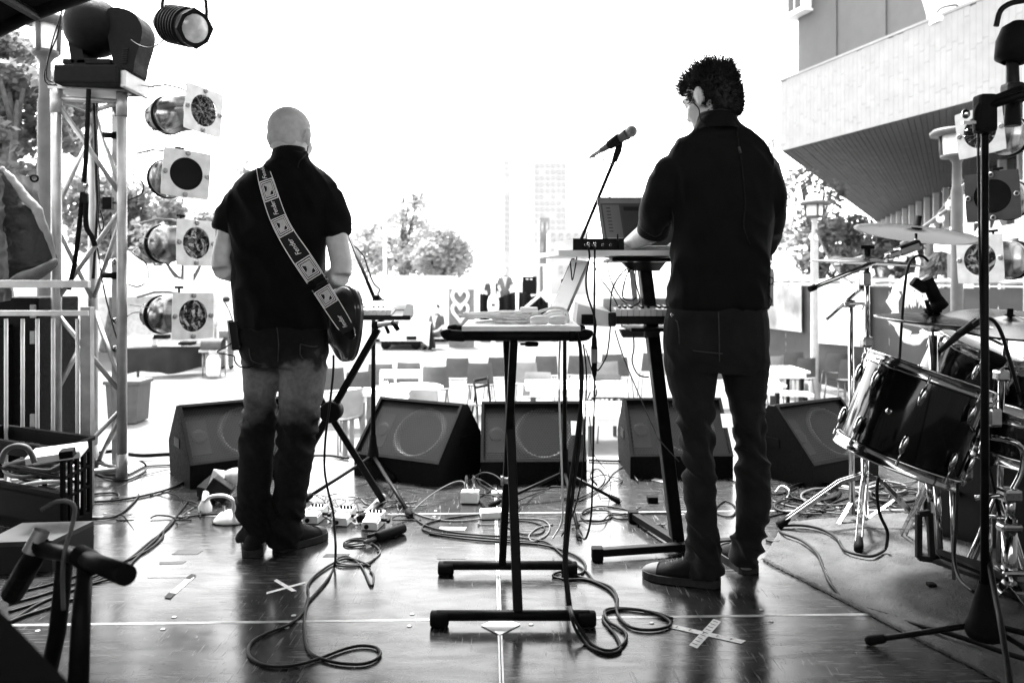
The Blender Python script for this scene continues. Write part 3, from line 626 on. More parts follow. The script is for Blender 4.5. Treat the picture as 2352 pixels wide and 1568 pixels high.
for sc_ in (.04,.235,.46,.9):
    tm = text_mb('Fender', 1.0, .35, .0); xs = max(abs(p.x) for p in tm.v); m_ = MB()
    m_.add([smap(sc_-p.x/xs*.045, -p.y/xs*1.25, .0095) for p in tm.v], tm.f); m_.build('strap_lettering', ink, strap_o)
m_ = MB(); 
for s_ in (.65,.668): spatch(m_, s_, s_+.006, -1.12, 1.12, .013)
spatch(m_, .65,.674,-1.14,-.98,.0132); spatch(m_, .65,.674,.98,1.14,.0132); m_.build('buckle', chrome, strap_o)
m_ = MB(); e0 = [smap(.985,-1,.008), smap(.985,1,.008), P(816,757,3.12), P(815,775,3.12), P(806,781,3.12), P(796,772,3.12)]
m_.prism(e0, (0,.004,0)); m_.build('leather_end', black, strap_o)
# ---------------------------------------------------------------- monitors, stands, keyboards
def grille_mat():
    m = bpy.data.materials.new('perforated_steel'); m.use_nodes = True; n = m.node_tree; b = n.nodes['Principled BSDF']; L = n.links.new
    b.inputs['Base Color'].default_value = (.009,.009,.009,1); b.inputs['Roughness'].default_value = .6; b.inputs['Specular IOR Level'].default_value = .15
    tc = n.nodes.new('ShaderNodeTexCoord'); sx = n.nodes.new('ShaderNodeSeparateXYZ'); L(tc.outputs['Object'], sx.inputs[0])
    def mth(op, a, c=None):
        q = n.nodes.new('ShaderNodeMath'); q.operation = op
        for i, x in enumerate((a, c)):
            if x is None: continue
            if isinstance(x, (int, float)): q.inputs[i].default_value = x
            else: L(x, q.inputs[i])
        return q.outputs[0]
    pt = .015; u = mth('DIVIDE', sx.outputs[0], pt); v = mth('DIVIDE', mth('ADD', mth('MULTIPLY', sx.outputs[1], .66), mth('MULTIPLY', sx.outputs[2], .752)), pt*.87)
    row = mth('MULTIPLY', mth('MODULO', mth('FLOOR', v), 2), .5); uu = mth('SUBTRACT', mth('FRACT', mth('ADD', u, row)), .5); v2 = mth('SUBTRACT', mth('FRACT', v), .5)
    hole = mth('LESS_THAN', mth('ADD', mth('MULTIPLY', uu, uu), mth('MULTIPLY', v2, v2)), .14)
    tr = n.nodes.new('ShaderNodeBsdfTransparent'); mx = n.nodes.new('ShaderNodeMixShader'); L(hole, mx.inputs[0]); L(b.outputs[0], mx.inputs[1]); L(tr.outputs[0], mx.inputs[2])
    L(mx.outputs[0], n.nodes['Material Output'].inputs[0]); return m
grm = grille_mat(); conem = M('paper_cone', .05, .6, 0, .3, 12); surm = M('cone_surround', .07, .4, 0, .2, 20)
PR = [(0,0),(0,.115),(.25,.4),(.29,.4),(.47,.18),(.43,0)]
def make_monitor(label):
    W = .57; t = thing('stage_monitor', label, 'monitor speaker', (0,0,0), 'wedge monitors along the front of the stage', local=True)
    m_ = MB(); vs = [V((s*W/2, y, z)) for s in (-1, 1) for y, z in PR]; k = 6
    fs = [(5,4,3,2,1,0), (6,7,8,9,10,11)]+[(i, (i+1) % k, k+(i+1) % k, k+i) for i in range(k) if i != 1]
    m_.add(vs, fs)
    up = V((0,.66,.752)); nr = V((0,-.752,.66)); c = V((0,.125,.2575))
    bx = lambda cc, d: m_.box(cc, d, Matrix(((1,0,0),(0,.66,-.752),(0,.752,.66))))
    bx(c-nr*.045, (W-.004,.37,.012)); m_.build('cabinet', cab, t)
    m_ = MB()
    for cc, d in ((c+up*.182, (W,.016,.02)), (c-up*.182, (W,.016,.02)), (c+V((W/2-.008,0,0)), (.016,.348,.02)), (c-V((W/2-.008,0,0)), (.016,.348,.02))):
        m_.box(cc+nr*.003, d, Matrix(((1,0,0),(0,.66,-.752),(0,.752,.66))))
    m_.build('front_rim', cab, t)
    m_ = MB(); a, e = c-nr*.004, W/2-.017; q = [a+V((-e,0,0))-up*.173, a+V((e,0,0))-up*.173, a+V((e,0,0))+up*.173, a+V((-e,0,0))+up*.173]; m_.add(q, [(0,1,2,3)]); m_.build('grille', grm, t)
    wc = c-nr*.038+V((.06,0,0)); m_ = MB(); m_.lathe([(.012,.165),(.018,.16),(.012,.14),(-.0,.133),(-.02,.06),(-.02,.045),(-.008,.03),(-.004,0)], wc, nr, 36); wo_ = m_.build('woofer', conem, t)
    m_ = MB(); m_.lathe([(.013,.162),(.024,.153),(.024,.146),(.012,.137)], wc, nr, 36); m_.build('surround', surm, wo_)
    m_ = MB(); hc = c-nr*.036+V((-.2,0,0)); m_.box(hc, (.1,.22,.01), Matrix(((1,0,0),(0,.66,-.752),(0,.752,.66)))); m_.lathe([(.006,.045),(.012,.045),(.004,.02),(-.0,.0)], hc, nr, 20); m_.build('horn', darkg, t)
    for s in (-1, 1):
        m_ = MB(); m_.box((s*(W/2+.002), .27, .2), (.004,.11,.05)); m_.build('side_handle', black, t)
    m_ = MB()
    for s in (-1, 1):
        for y in (.05,.38): m_.lathe([(0,.015),(-.004,.017)], (s*.23, y, .002), (0,0,1), 8)
    m_.build('rubber_foot', rubber, t); return t
def mon_at(u, v, yaw): return F(u, v), (0, 0, math.radians(yaw))
ML = ['black wedge monitor leftmost of the row, beside the legs of the bald man', 'black wedge monitor turned to show its scuffed black flank, under the small keyboard',
      'black wedge monitor straight behind the two posts of the cable table', 'black wedge monitor behind the slanted column of the laptop stand', 'black wedge monitor beside the big floor tom, showing its bowed grey side']
MP = [(562,1104,36), (908,1104,-28), (1226,1112,1), (1566,1098,1), (1945,1106,32)]
mon0 = make_monitor(ML[0])
for i, (u, v, yw) in enumerate(MP):
    l, r = mon_at(u, v, yw)
    if i == 0: mon0.location = l; mon0.rotation_euler = r; mons = [mon0]
    else: mons.append(dup(mon0, l, r, ML[i]))
# paper labels taped on two grilles
for u, v, Y, lab in ((1325,985,4.36,'white paper label taped on the right edge of the middle monitor grille'), (1672,968,4.42,'white paper label on the monitor behind the keyboard player')):
    m_ = MB(); c = P(u,v,Y); m_.sheet(c+V((-.03,0,-.032)), c+V((.03,0,-.03)), c+V((.032,.045,.035)), c+V((-.03,.045,.037)), 3, 3, lambda a, b_: V((0,-.004*math.sin(a*3),0))); solo('paper_label', m_, whitep, lab, 'label')

def bar(m_, a, b_, w, h):                                     # rectangular bar between two points
    a, b_ = V(a), V(b_); d = (b_-a); L_ = d.length; q = d.to_track_quat('Y', 'Z').to_matrix(); m_.bbox((a+b_)/2, (w, L_, h), min(w, h)*.15, q)
# ---- cable table on an X stand seen end on
t = thing('keyboard_stand', 'black X stand seen end on with two floor bars and a pale board on top', 'stand', F(1170,1400))
fy, by = F(1180,1440), F(1165,1320); fy.z = by.z = .026
X0 = (P(987,1,2.5).x, P(1370,1,2.5).x); X1 = (P(1007,1,2.97).x, P(1325,1,2.97).x)
for (xa, xb), y in ((X0, 2.52), (X1, 2.96)):
    m_ = MB(); m_.cyl((xa+.02,y,.036), (xb-.02,y,.036), .0165, n=16); fb = m_.build('floor_bar', black, t)
    for x, s in ((xa, 1), (xb, -1)):
        m_ = MB(); m_.lathe([(0,.02),(.004,.025),(.055,.025),(.058,.018)], (x,y,.0255), (s,0,0), 16); m_.build('end_cap', rubber, fb)
m_ = MB(); bar(m_, P(1190,1417,2.52), P(1165,783,2.86), .03, .024); m_.build('leg', black, t)
m_ = MB(); bar(m_, P(1153,1300,2.96), P(1180,783,2.62), .026, .024); m_.build('leg', black, t)
m_ = MB(); m_.cyl(P(1158,1103,2.70), P(1185,1103,2.70), .011, n=12); m_.cyl(P(1150,1103,2.71), P(1157,1103,2.71), .016, n=10); m_.build('pivot_bolt', alu, t)
zt = P(0,772,2.62).z
for y in (2.62, 2.9):
    m_ = MB(); xa, xb = P(1032,1,2.62).x, P(1342,1,2.62).x; m_.cyl((xa,y,zt), (xb,y,zt), .0155, n=14); tb = m_.build('top_bar', black, t)
    for x, s in ((xa, -1), (xb, 1)):
        m_ = MB(); m_.tube(crom([(x-s*.05,y,zt+.001), (x-s*.02,y,zt+.002), (x+s*.006,y,zt+.006), (x+s*.012,y,zt+.022)], 4), [.019]*9+[.02,.02,.018,.012], 12); m_.build('end_cap', rubber, tb)
m_ = MB(); m_.cyl(P(1195,790,2.66), P(1208,790,2.66), .004, n=8); m_.lathe([(0,.007),(.01,.009),(.04,.0085),(.045,.004)], P(1206,790,2.66), (1,0,0), 10); m_.build('locking_lever', rubber, t)
bz = zt+.0175
bd = MB(); bd.bbox(((P(1062,1,2.62).x+P(1332,1,2.62).x)/2, 2.79, bz+.009), (P(1332,1,2.62).x-P(1062,1,2.62).x, .4, .0165), .002)
solo('table_board', bd, offw, 'pale layered board lying on the end-on X stand under a heap of white cables', 'board')
# ---- small keyboard on X stand
wkm = MB(); wkm.bbox((0,0,0), (.0212,.14,.026), .0015); wkme = wkm.mesh('white_key', M('white_key', .7, .25, 0, .05, 10))
bkm = MB(); bkm.bbox((0,0,0), (.011,.09,.016), .002); bkme = bkm.mesh('black_key', M('black_key', .015, .25, 0, .1, 10))
def keys(root, x0, n, y0, z0, off=0):
    for i in range(n):
        o = put('white_key', wkme, root); o.location = (x0+i*.0228, y0, z0)
        if (i+off) % 7 in (0,1,3,4,5) and i < n-1: o = put('black_key', bkme, root); o.location = (x0+(i+.5)*.0228, y0+.028, z0+.013)
kY = 3.68; kz = P(0,735,kY).z
kb = thing('keyboard', 'small white keyboard with black underside beside the bald man', 'keyboard', V((P(790,1,kY).x, kY, kz)), rot=(.13,0,0))
kl, kr = P(640,1,kY).x-kb.location.x, P(943,1,kY).x-kb.location.x
def local(mb, name, m, root): o = mb.build(name, m, root, V((0,0,0))); return o
m_ = MB(); m_.bbox(((kl+kr)/2,.12,.012), (kr-kl,.26,.022), .004); local(m_, 'base', darkg, kb)
m_ = MB(); m_.bbox(((kl+kr)/2,.2,.036), (kr-kl-.01,.1,.03), .006); local(m_, 'control_panel', whitep, kb)
keys(kb, kl+.03, int((kr-kl-.1)/.0228), .07, .035)
m_ = MB(); m_.prism([(kr-.035,-.012,.024), (kr+.015,-.008,.024), (kr+.012,.02,.07), (kr-.02,.02,.075)], (0,.23,0)); local(m_, 'end_cheek', white, kb)
m_ = MB(); m_.prism([(kl-.02,-.012,.024), (kl+.015,-.008,.024), (kl+.015,.02,.07), (kl-.01,.02,.07)], (0,.23,0)); local(m_, 'end_cheek', white, kb)
t = thing('keyboard_stand', 'black X stand with a round hub carrying the small keyboard behind the bald man', 'stand', P(760,1160,3.8))
for a, b_ in (((868,756,3.7),(648,1142,3.78)), ((640,760,3.74),(880,1150,3.82))):
    m_ = MB(); bar(m_, P(*a), P(*b_), .03, .03); m_.build('leg', black, t)
m_ = MB(); m_.lathe([(-.03,0),(-.03,.045),(-.024,.05),(.05,.05),(.05,0)], P(760,945,3.72), (0,1,0), 28); m_.build('hub', rubber, t)
for a in ((862,747,3.6),(648,747,3.6)):
    m_ = MB(); p = P(*a); m_.cyl(p, p+V((0,.38,0)), .018, n=14); m_.build('top_bar', black, t)
m_ = MB(); p = P(868,745,3.58); m_.tube([p, P(915,741,3.57)], .011, 10); m_.build('lock_pin', alu, t)
m_ = MB(); m_.tube([P(900,738,3.57), P(915,757,3.56)], .011, 10); m_.build('handle', rubber, t)
for a, b_ in (((880,1140),(836,1185)), ((655,1150),(640,1176))):
    m_ = MB(); p, q = F(*a, .02), F(*b_, .02); m_.cyl(p, q, .016, n=12); fb = m_.build('floor_bar', alu, t)
    m_ = MB(); m_.cyl(q, q+(q-p).normalized()*.05, .02, n=12); m_.build('end_cap', rubber, fb)
# ---- mic stands
def mic_stand(label, base, legs, poletop, boom=None, clamp=None, r=.0095, hub=.026, hz=.16, extra=None):
    t = thing('mic_stand', label, 'microphone stand', base); h = base+V((0,0,hz))
    m_ = MB(); m_.lathe([(-hz*.55,.012),(-hz*.5,hub*1.1),(-hz*.35,hub*1.3),(-.02,hub),(.03,hub*.7),(.07,.018),(.08,.016)], h, (0,0,1), 18); m_.build('hub', rubber, t)
    for l in legs:
        l = V(l); m_ = MB(); a = h+V((0,0,-.035)); d = (l-a).normalized(); m_.cyl(a, l, r*.85, n=10); lg = m_.build('leg', black, t)
        m_ = MB(); m_.lathe([(-.045,r*1.25),(-.01,r*1.55),(.0,r*1.5),(.012,r*.9)], l, d, 12); m_.build('rubber_foot', rubber, lg)
    m_ = MB(); m_.cyl(h, poletop, r*1.2, r, 12); m_.build('pole', black, t)
    if boom:
        m_ = MB(); m_.cyl(boom[0], boom[1], r*.85, n=10); m_.build('boom', black, t)
        c = clamp or poletop; m_ = MB(); m_.bbox(c, (.034,.04,.05), .006); m_.lathe([(0,.006),(.03,.006)], c, (1,-.3,.1), 8); m_.build('clamp', rubber, t)
        m_ = MB(); m_.box(V(c)+V((.045,-.012,.004)), (.006,.012,.034)); m_.build('wing_nut', chrome, t)
    return t
b0 = F(1297,1140)
ms = mic_stand('black boom microphone stand between the cable table and the laptop stand', b0, [F(1128,1160,.012), F(1420,1150,.012), F(1331,1232,.012)], P(1297,655,4.02),
    (P(1266,715,4.12), P(1420,345,3.5)), P(1297,652,4.0))
m_ = MB(); m_.tube([P(1411,370,3.52), P(1420,345,3.5), P(1425,325,3.48)], [.013,.016,.012], 12); m_.build('adaptor', rubber, ms)
mic = thing('microphone', 'grey ball headed vocal microphone in a clip at the top of the boom', 'microphone', P(1450,302,3.44))
ma = (P(1452,301,3.4)-P(1380,346,3.5)).normalized(); mc = P(1450,302,3.42)
m_ = MB(); m_.sph(mc, .026, 18, 12); m_.build('grille', M('mic_mesh', .22, .4, .7, .3, 90, .8, 700), mic)
m_ = MB(); m_.lathe([(-.018,.022),(-.02,.024),(-.028,.024),(-.05,.02),(-.165,.0125),(-.17,.009)], mc, ma, 18); m_.build('handle', greyp, mic)
m_ = MB(); m_.lathe([(-.17,.0095),(-.22,.009),(-.235,.005)], mc, ma, 12); m_.build('plug', alu, mic)
m_ = MB(); m_.lathe([(-.06,.0225),(-.065,.025),(-.12,.02),(-.125,.0175)], mc, ma, 16); m_.tube([mc-ma*.095, P(1425,325,3.48)], [.014,.011], 10); m_.build('clip', rubber, mic)
m_ = MB(); e = mc-ma*.235
m_.tube(crom([e, P(1377,362,3.5), P(1398,375,3.5), P(1420,380,3.5), P(1423,390,3.5), P(1408,405,3.54), P(1398,425,3.58), P(1402,450,3.6), P(1385,470,3.66), P(1382,500,3.7), P(1352,530,3.78), P(1345,560,3.82)], 5), .0032, 6)
solo('microphone_cable', m_, cable_g, 'thin grey cable looping from the vocal microphone and twisting round its boom', 'cable')
mic_stand('black tripod microphone stand behind the small keyboard with its boom pointing up left', F(857,1098), [F(700,1146,.012), F(942,1182,.012), F(905,1100,.012)], P(858,700,4.42),
    (P(893,765,4.3), P(800,540,4.5)), P(864,688,4.38), .0115, .03)
m_ = MB(); m_.tube(crom([P(815,565,4.4), P(836,590,4.38), P(846,620,4.36), P(858,650,4.34), P(872,665,4.34), P(868,676,4.34), P(880,690,4.34)], 5), .004, 6)
solo('boom_cable', m_, cable_b, 'black lead wound along the boom beside the right elbow of the bald man', 'cable')
# ---- laptop stand: slanted column
t = thing('laptop_stand', 'black slanted column stand carrying keyboard and laptop board before the dark haired man', 'stand', F(1560,1260))
m_ = MB(); bar(m_, P(1478,600,3.26), P(1558,1262,3.26), .078, .05); m_.build('column', black, t)
m_ = MB(); bar(m_, P(1449,605,3.21), P(1460,700,3.21), .006, .02); m_.bbox(P(1447,612,3.2), (.022,.02,.05), .003); m_.build('clamp_rail', alu, t)
for a, b_, s in (((1372,1268),(1560,1255),1), ((1455,1183),(1562,1250),1), ((1560,1255),(1700,1242),0)):
    m_ = MB(); p, q = F(*a, .03), F(*b_, .03); bar(m_, p, q, .035, .03); fb = m_.build('floor_bar', black, t)
    if s: m_ = MB(); m_.bbox(p+V((0,0,-.004)), (.045,.045,.05), .006); m_.build('end_cap', rubber, fb)
m_ = MB(); m_.bbox(P(1468,598,3.25), (.26,.32,.014), .003); m_.prism([P(1430,602,3.12), P(1530,602,3.12), P(1515,622,3.2), P(1450,622,3.2)], (0,.05,0)); m_.build('upper_arm', black, t)
m_ = MB(); m_.bbox(P(1500,752,3.2), (.22,.3,.014), .003); m_.prism([P(1424,757,3.1), P(1520,757,3.1), P(1510,775,3.16), P(1432,775,3.16)], (0,.05,0)); m_.build('lower_arm', black, t)
m_ = MB(); m_.bbox(P(1482,767,3.12), (.014,.02,.03), .002); m_.build('latch', chrome, t)
acry = M('pale_acrylic', .8, .4, 0, .08, 12); n_ = acry.node_tree; tl_ = n_.nodes.new('ShaderNodeBsdfTranslucent'); tl_.inputs[0].default_value = (.8,.8,.8,1); mx_ = n_.nodes.new('ShaderNodeMixShader'); mx_.inputs[0].default_value = .6
n_.links.new(n_.nodes['Principled BSDF'].outputs[0], mx_.inputs[1]); n_.links.new(tl_.outputs[0], mx_.inputs[2]); n_.links.new(mx_.outputs[0], n_.nodes['Material Output'].inputs[0])
# boards and gear on it
zb = P(0,574,3.05).z
bd = thing('laptop_board', 'long pale board on top of the column stand under laptop and black box', 'board', V((.4,3.2,zb-.02)))
m_ = MB(); xl, xr = P(1283,1,3.02).x, P(1690,1,3.02).x; m_.prism([(xl,3.02,zb-.022), (xr,3.02,zb-.022), (xr,3.46,zb-.022), (xl-.07,3.46,zb-.022)], (0,0,.02)); m_.build('board', offw, bd)
m_ = MB(); m_.prism([P(1352,600,3.2), P(1315,596,3.2), P(1245,752,3.3), P(1284,757,3.3)], (0,.014,0)); st_ = m_.build('support_strut', acry, bd)
m_ = MB(); m_.tube([P(1352,602,3.197), P(1286,756,3.297)], .006, 8); m_.build('strut_edge', alu, st_)
m_ = MB(); m_.lathe([(-.012,.03),(-.012,.062),(-.004,.066),(.016,.066),(.02,.062),(.02,.03)], P(1274,748,3.3), (0,1,0), 26); m_.build('strut_pivot', white, bd)
ax_ = thing('audio_interface', 'black fronted audio box with jack leads on the left end of the laptop board', 'audio interface', P(1365,573,3.06))
x0, x1 = P(1317,1,3.03).x, P(1432,1,3.03).x; h_ = P(0,549,3.03).z
m_ = MB(); m_.prism([(x0,3.03,zb), (x1,3.03,zb), (x1+.01,3.2,zb), (x0-.06,3.24,zb)], (0,0,h_-zb)); m_.build('case', whitep, ax_)
m_ = MB(); m_.box(((x0+x1)/2,3.027,(zb+h_)/2), (x1-x0+.004,.004,h_-zb+.004)); fp = m_.build('front_panel', black, ax_)
for u in (1345,1362,1384,1402):
    m_ = MB(); m_.lathe([(0,.006),(.004,.006),(.0045,.0035)], P(u,562,3.025), (0,-1,0), 12); m_.build('jack_socket', chrome, fp)
for u in (1350,1365):
    m_ = MB(); m_.tube([P(u,561,3.02), P(u+1,559,2.99), P(u+2,566,2.985)], .0055, 8); m_.build('jack_plug', chrome, fp)
m_ = MB(); m_.cyl(P(1420,572,3.0), P(1418,538,3.0), .0035, n=8); m_.build('aerial', black, ax_)
lt = thing('laptop', 'open silver laptop with a grey software window behind the forearm', 'laptop', V((P(1460,1,3.3).x, 3.3, zb)))
Lx0, Lx1 = P(1388,1,3.36).x, P(1388,1,3.36).x+.36
m_ = MB(); m_.bbox(((Lx0+Lx1)/2,3.24,zb+.01), (Lx1-Lx0,.25,.018), .004); m_.build('base', alu, lt)
hy, hz_ = 3.37, zb+.02; topd = V((-.02,.1,.225)); 
def scr(a, b_, off): return V((Lx0+a*(Lx1-Lx0),hy,hz_))+topd*b_+V((0,-.91,.41))*off
m_ = MB(); m_.prism([scr(0,0,0), scr(1,0,0), scr(1,1,0), scr(0,1,0)], V((0,.91,-.41))*.008); ld = m_.build('lid', alu, lt)
def scp(name, v, a0, a1, b0_, b1_, off):
    m_ = MB(); m_.add([scr(a0,b0_,off), scr(a1,b0_,off), scr(a1,b1_,off), scr(a0,b1_,off)], [(0,1,2,3)]); return m_.build(name, M('screen_'+name, v*.55, .3, 0, 0), ld)
scp('display', .14, .03,.97,.04,.95,.001); scp('title_bar', .4, .03,.97,.87,.95,.002); scp('side_list', .3, .05,.25,.1,.84,.002); scp('track_area', .12, .27,.95,.1,.82,.002)
scp('list_row', .7, .06,.24,.14,.19,.003); scp('entry_box', .72, .5,.8,.62,.7,.003); scp('dark_panel', .05, .3,.9,.72,.8,.003)
for i in range(8): scp('list_mark', .12, .09,.14,.76-i*.065,.785-i*.065,.003)
m_ = MB()
for i in range(5):
    for j in range(13): m_.box((Lx0+.03+j*.0245, 3.2+i*.022, zb+.0205), (.019,.017,.003))
m_.build('key_block', darkg, lt)['kind'] = 'stuff'
# lower keyboard
kz = P(0,735,3.12).z
kb2 = thing('keyboard', 'pale larger keyboard with boxy end cheek on the lower arms of the column stand', 'keyboard', V((P(1600,1,3.1).x, 3.1, kz)), rot=(.06,0,0))
X_ = kb2.location.x; kl, kr = P(1398,1,3.08).x-X_, P(1742,1,3.1).x-X_
m_ = MB(); m_.bbox(((kl+kr)/2,.16,.0), (kr-kl,.3,.034), .004); local(m_, 'base', darkg, kb2)
m_ = MB(); m_.bbox(((kl+kr)/2,.24,.045), (kr-kl,.12,.05), .006); local(m_, 'control_panel', whitep, kb2)
keys(kb2, kl+.04, int((kr-kl-.05)/.0228), .065, .03, 3)
m_ = MB(); x0 = P(1326,1,3.02).x-X_; m_.prism([(x0,-.02,-.015), (kl+.005,-.04,-.02), (kl+.005,-.03,.035), (x0+.02,.02,.06), (x0+.01,.02,.06)], (0,.28,0)); local(m_, 'end_cheek', whitep, kb2)
m_ = MB(); m_.box((x0+.045,-.033,.008), (.05,.01,.038)); local(m_, 'side_recess', black, kb2)
m_ = MB(); m_.bbox((kl+.012,-.03,.008), (.03,.03,.055), .008); local(m_, 'corner_block', darkg, kb2)
# lamp of small things: cables hanging from the board
def hang(label, pts, r, m, name='hanging_cable', k=6):
    m_ = MB(); m_.tube(crom([P(*p) for p in pts], k), r, 6); return solo(name, m_, m, label, 'cable')
hang('black lead dropping straight from the first jack to an inline connector', [(1350,565,2.98),(1354,590,2.97),(1346,640,2.97),(1350,680,2.96),(1362,715,2.96),(1368,745,2.95),(1366,775,2.95),(1363,800,2.95)], .0042, cable_b)
hang('black lead hanging plumb from the second jack past the keyboard end to the floor coil', [(1366,566,2.98),(1366,620,2.97),(1365,720,2.96),(1366,850,2.95),(1364,960,2.94),(1361,1100,2.94),(1357,1190,2.96),(1345,1236,3.0),(1330,1225,3.1)], .0042, cable_b)
m_ = MB(); c = P(1365,815,2.945); m_.lathe([(-.085,.004),(-.07,.009),(-.03,.0105),(-.029,.012),(.03,.012),(.031,.0105),(.06,.009),(.08,.004)], c, (0,0,1), 14); cn = solo('cable_connector', m_, rubber, 'black and silver inline plug hanging below the lower keyboard', 'connector')
m_ = MB(); m_.lathe([(-.028,.0124),(.022,.0124)], c, (0,0,1), 14); m_.build('metal_sleeve', alu, cn, V(cn.location))
hang('thin black cable bending below the upper board towards the pale keyboard', [(1310,600,3.1),(1312,622,3.1),(1316,640,3.12),(1330,560,3.3)], .0028, cable_b)
hang('thin cable slanting from the upper board to the column', [(1360,598,3.15),(1380,640,3.15),(1402,670,3.15),(1425,715,3.2),(1432,740,3.2)], .0024, cable_b)
hang('black cable bunch arching from the column top down to the keyboard back', [(1452,612,3.2),(1430,625,3.2),(1408,660,3.2),(1402,700,3.22),(1402,735,3.24)], .0035, cable_b)
hang('second black arching cable left of the column ending in a loop', [(1456,612,3.18),(1440,630,3.18),(1430,680,3.18),(1450,690,3.18),(1462,682,3.18)], .003, cable_b)
hang('third black cable hanging in a loop at the column', [(1460,612,3.17),(1460,650,3.17),(1470,690,3.17),(1452,705,3.17),(1438,730,3.2)], .003, cable_b)
hang('pale thin cable sagging behind the column from the board', [(1395,600,3.25),(1402,640,3.25),(1430,690,3.25),(1475,716,3.25)], .0028, cable_g)
hang('thin pale lead falling from the lower keyboard along the column to the floor', [(1412,757,3.1),(1432,820,3.1),(1465,900,3.08),(1500,980,3.08),(1515,1010,3.08),(1560,1060,3.05)], .0026, cable_g)
hang('black lead looping below the left end of the lower keyboard', [(1455,765,3.05),(1456,800,3.05),(1452,830,3.05),(1466,860,3.06),(1490,866,3.1)], .003, cable_b)
hang('black lead hanging off the left corner of the lower keyboard', [(1402,748,3.0),(1398,790,2.98),(1392,820,2.97),(1374,850,2.96),(1368,840,2.96)], .003, cable_b)
for i, (o_, lab) in enumerate(((0,'thick black cable falling from the right end of the cable table to the floor bar'), (9,'second thick black cable beside it sweeping down past the table end'))):
    hang(lab, [(1325,765,2.6),(1333,800,2.55),(1337-o_*.3,880,2.5),(1325+o_*.8,1000,2.5),(1308+o_,1120,2.47),(1298+o_*.6,1240,2.43),(1297+o_*.4,1310,2.4),(1306+o_*.4,1390,2.36)], .0058, cable_b)
hang('white cable dropping from the table end down to the floor coils', [(1287,770,2.8),(1284,850,2.8),(1286,960,2.8),(1290,1060,2.8),(1292,1150,2.85),(1290,1200,2.9),(1270,1235,3.25)], .0038, cable_w)
hang('thin black cable hanging behind the right end of the table', [(1340,790,2.7),(1347,860,2.7),(1344,960,2.7),(1340,1060,2.72),(1330,1130,2.8),(1312,1190,2.9),(1290,1230,3.0)], .003, cable_b)
hang('loose thin wire curling right of the table', [(1345,800,2.75),(1362,860,2.75),(1370,905,2.75),(1350,920,2.75),(1356,900,2.75)], .0022, cable_b)
hang('fine grey wire trailing from the connector down to the monitor gap', [(1352,925,3.1),(1356,980,3.2),(1362,1040,3.4),(1400,1095,3.8),(1398,1160,3.87)], .0018, cable_b)
# heap of white cables on the table board
rr = random.Random(11); zc = bz+.0185
for i in range(7):
    cx, cy = rr.uniform(.02,.12), rr.uniform(2.66,2.9); pts = []
    for j in range(16):
        a = j*.85+i; R0 = .055+.03*math.sin(j*1.7+i); pts.append((cx-.09+R0*1.5*math.cos(a), cy+R0*.8*math.sin(a), zc+.004+i*.0045+.003*math.sin(j)))
    m_ = MB(); m_.tube(crom(pts, 4), .0042, 6); solo('white_lead', m_, cable_w, 'tangled white computer lead heaped on the pale table board', 'cable', 'white leads heaped on the table')
hang('bundle of white leads arching up from the heap to the pale strut pivot', [(1205,738,2.75),(1225,722,2.76),(1250,712,2.78),(1278,707,2.8),(1300,715,2.82),(1305,735,2.82),(1296,750,2.82)], .0055, cable_w, 'white_lead')
hang('flatter white lead below the arching bundle over the board', [(1190,745,2.72),(1225,735,2.74),(1262,717,2.77),(1290,716,2.8),(1300,735,2.82)], .0042, cable_w, 'white_lead')
for u, lab in ((1238,'left of two white plugs lying end to end on the front of the cable heap'), (1280,'right of two white plugs lying end to end on the front of the cable heap')):
    m_ = MB(); m_.lathe([(-.03,.005),(-.025,.012),(-.008,.0155),(.022,.0155),(.03,.012),(.034,.006)], V((P(u,1,2.63).x, 2.635, zc+.016)), (1,0,.03), 14); solo('white_plug', m_, white, lab, 'plug')
m_ = MB(); m_.bbox(V((P(1215,1,2.75).x, 2.75, zc+.045)), (.06,.035,.02), .004); solo('power_adapter', m_, white, 'small white box adapter on top of the cable heap', 'adapter')
# ---------------------------------------------------------------- light tower, lamps, left side
tw = thing('truss_tower', 'pale aluminium truss tower with diagonal braces at the left edge of the stage', 'truss tower', V((-2.3,4.4,0)))
TL, TR, TB = V((-2.46,4.3,0)), V((-2.145,4.38,0)), V((-2.43,4.62,0))
ztop = P(0,205,4.3).z
for p, r in ((TL,.026), (TR,.026), (TB,.026)):
    m_ = MB(); m_.cyl(p+V((0,0,.0)), p+V((0,0,ztop)), r, n=18); ch = m_.build('upright', alu, tw)
    for z, h in ((.0,.14), (ztop-.13,.13)): m_ = MB(); m_.lathe([(z,r+.001),(z,r+.004),(z+h,r+.004),(z+h,r+.001)], p, (0,0,1), 18); m_.build('collar', alu, ch)
def brace(a, za, b_, zb_):
    m_ = MB(); p, q = a+V((0,0,za)), b_+V((0,0,zb_)); d = (q-p).normalized(); m_.cyl(p+d*.02, q-d*.02, .0125, n=10); m_.build('brace', alu, tw)
def zz(v, Y): return P(0,v,Y).z
for a, va, b_, vb in ((TL,232,TR,452), (TR,478,TL,690), (TL,718,TR,905), (TR,938,TL,1095), (TB,245,TR,445), (TR,495,TB,690), (TB,705,TR,885), (TR,948,TB,1085), (TB,300,TL,480), (TL,520,TB,690), (TB,740,TL,900)):
    brace(a, zz(va,a.y), b_, zz(vb,b_.y))
for z in (ztop-.05, .05):
    m_ = MB()
    for a, b_ in ((TL,TR),(TR,TB),(TB,TL)): m_.cyl(a+V((0,0,z)), b_+V((0,0,z)), .014, n=10)
    m_.build('frame_ring', alu, tw)
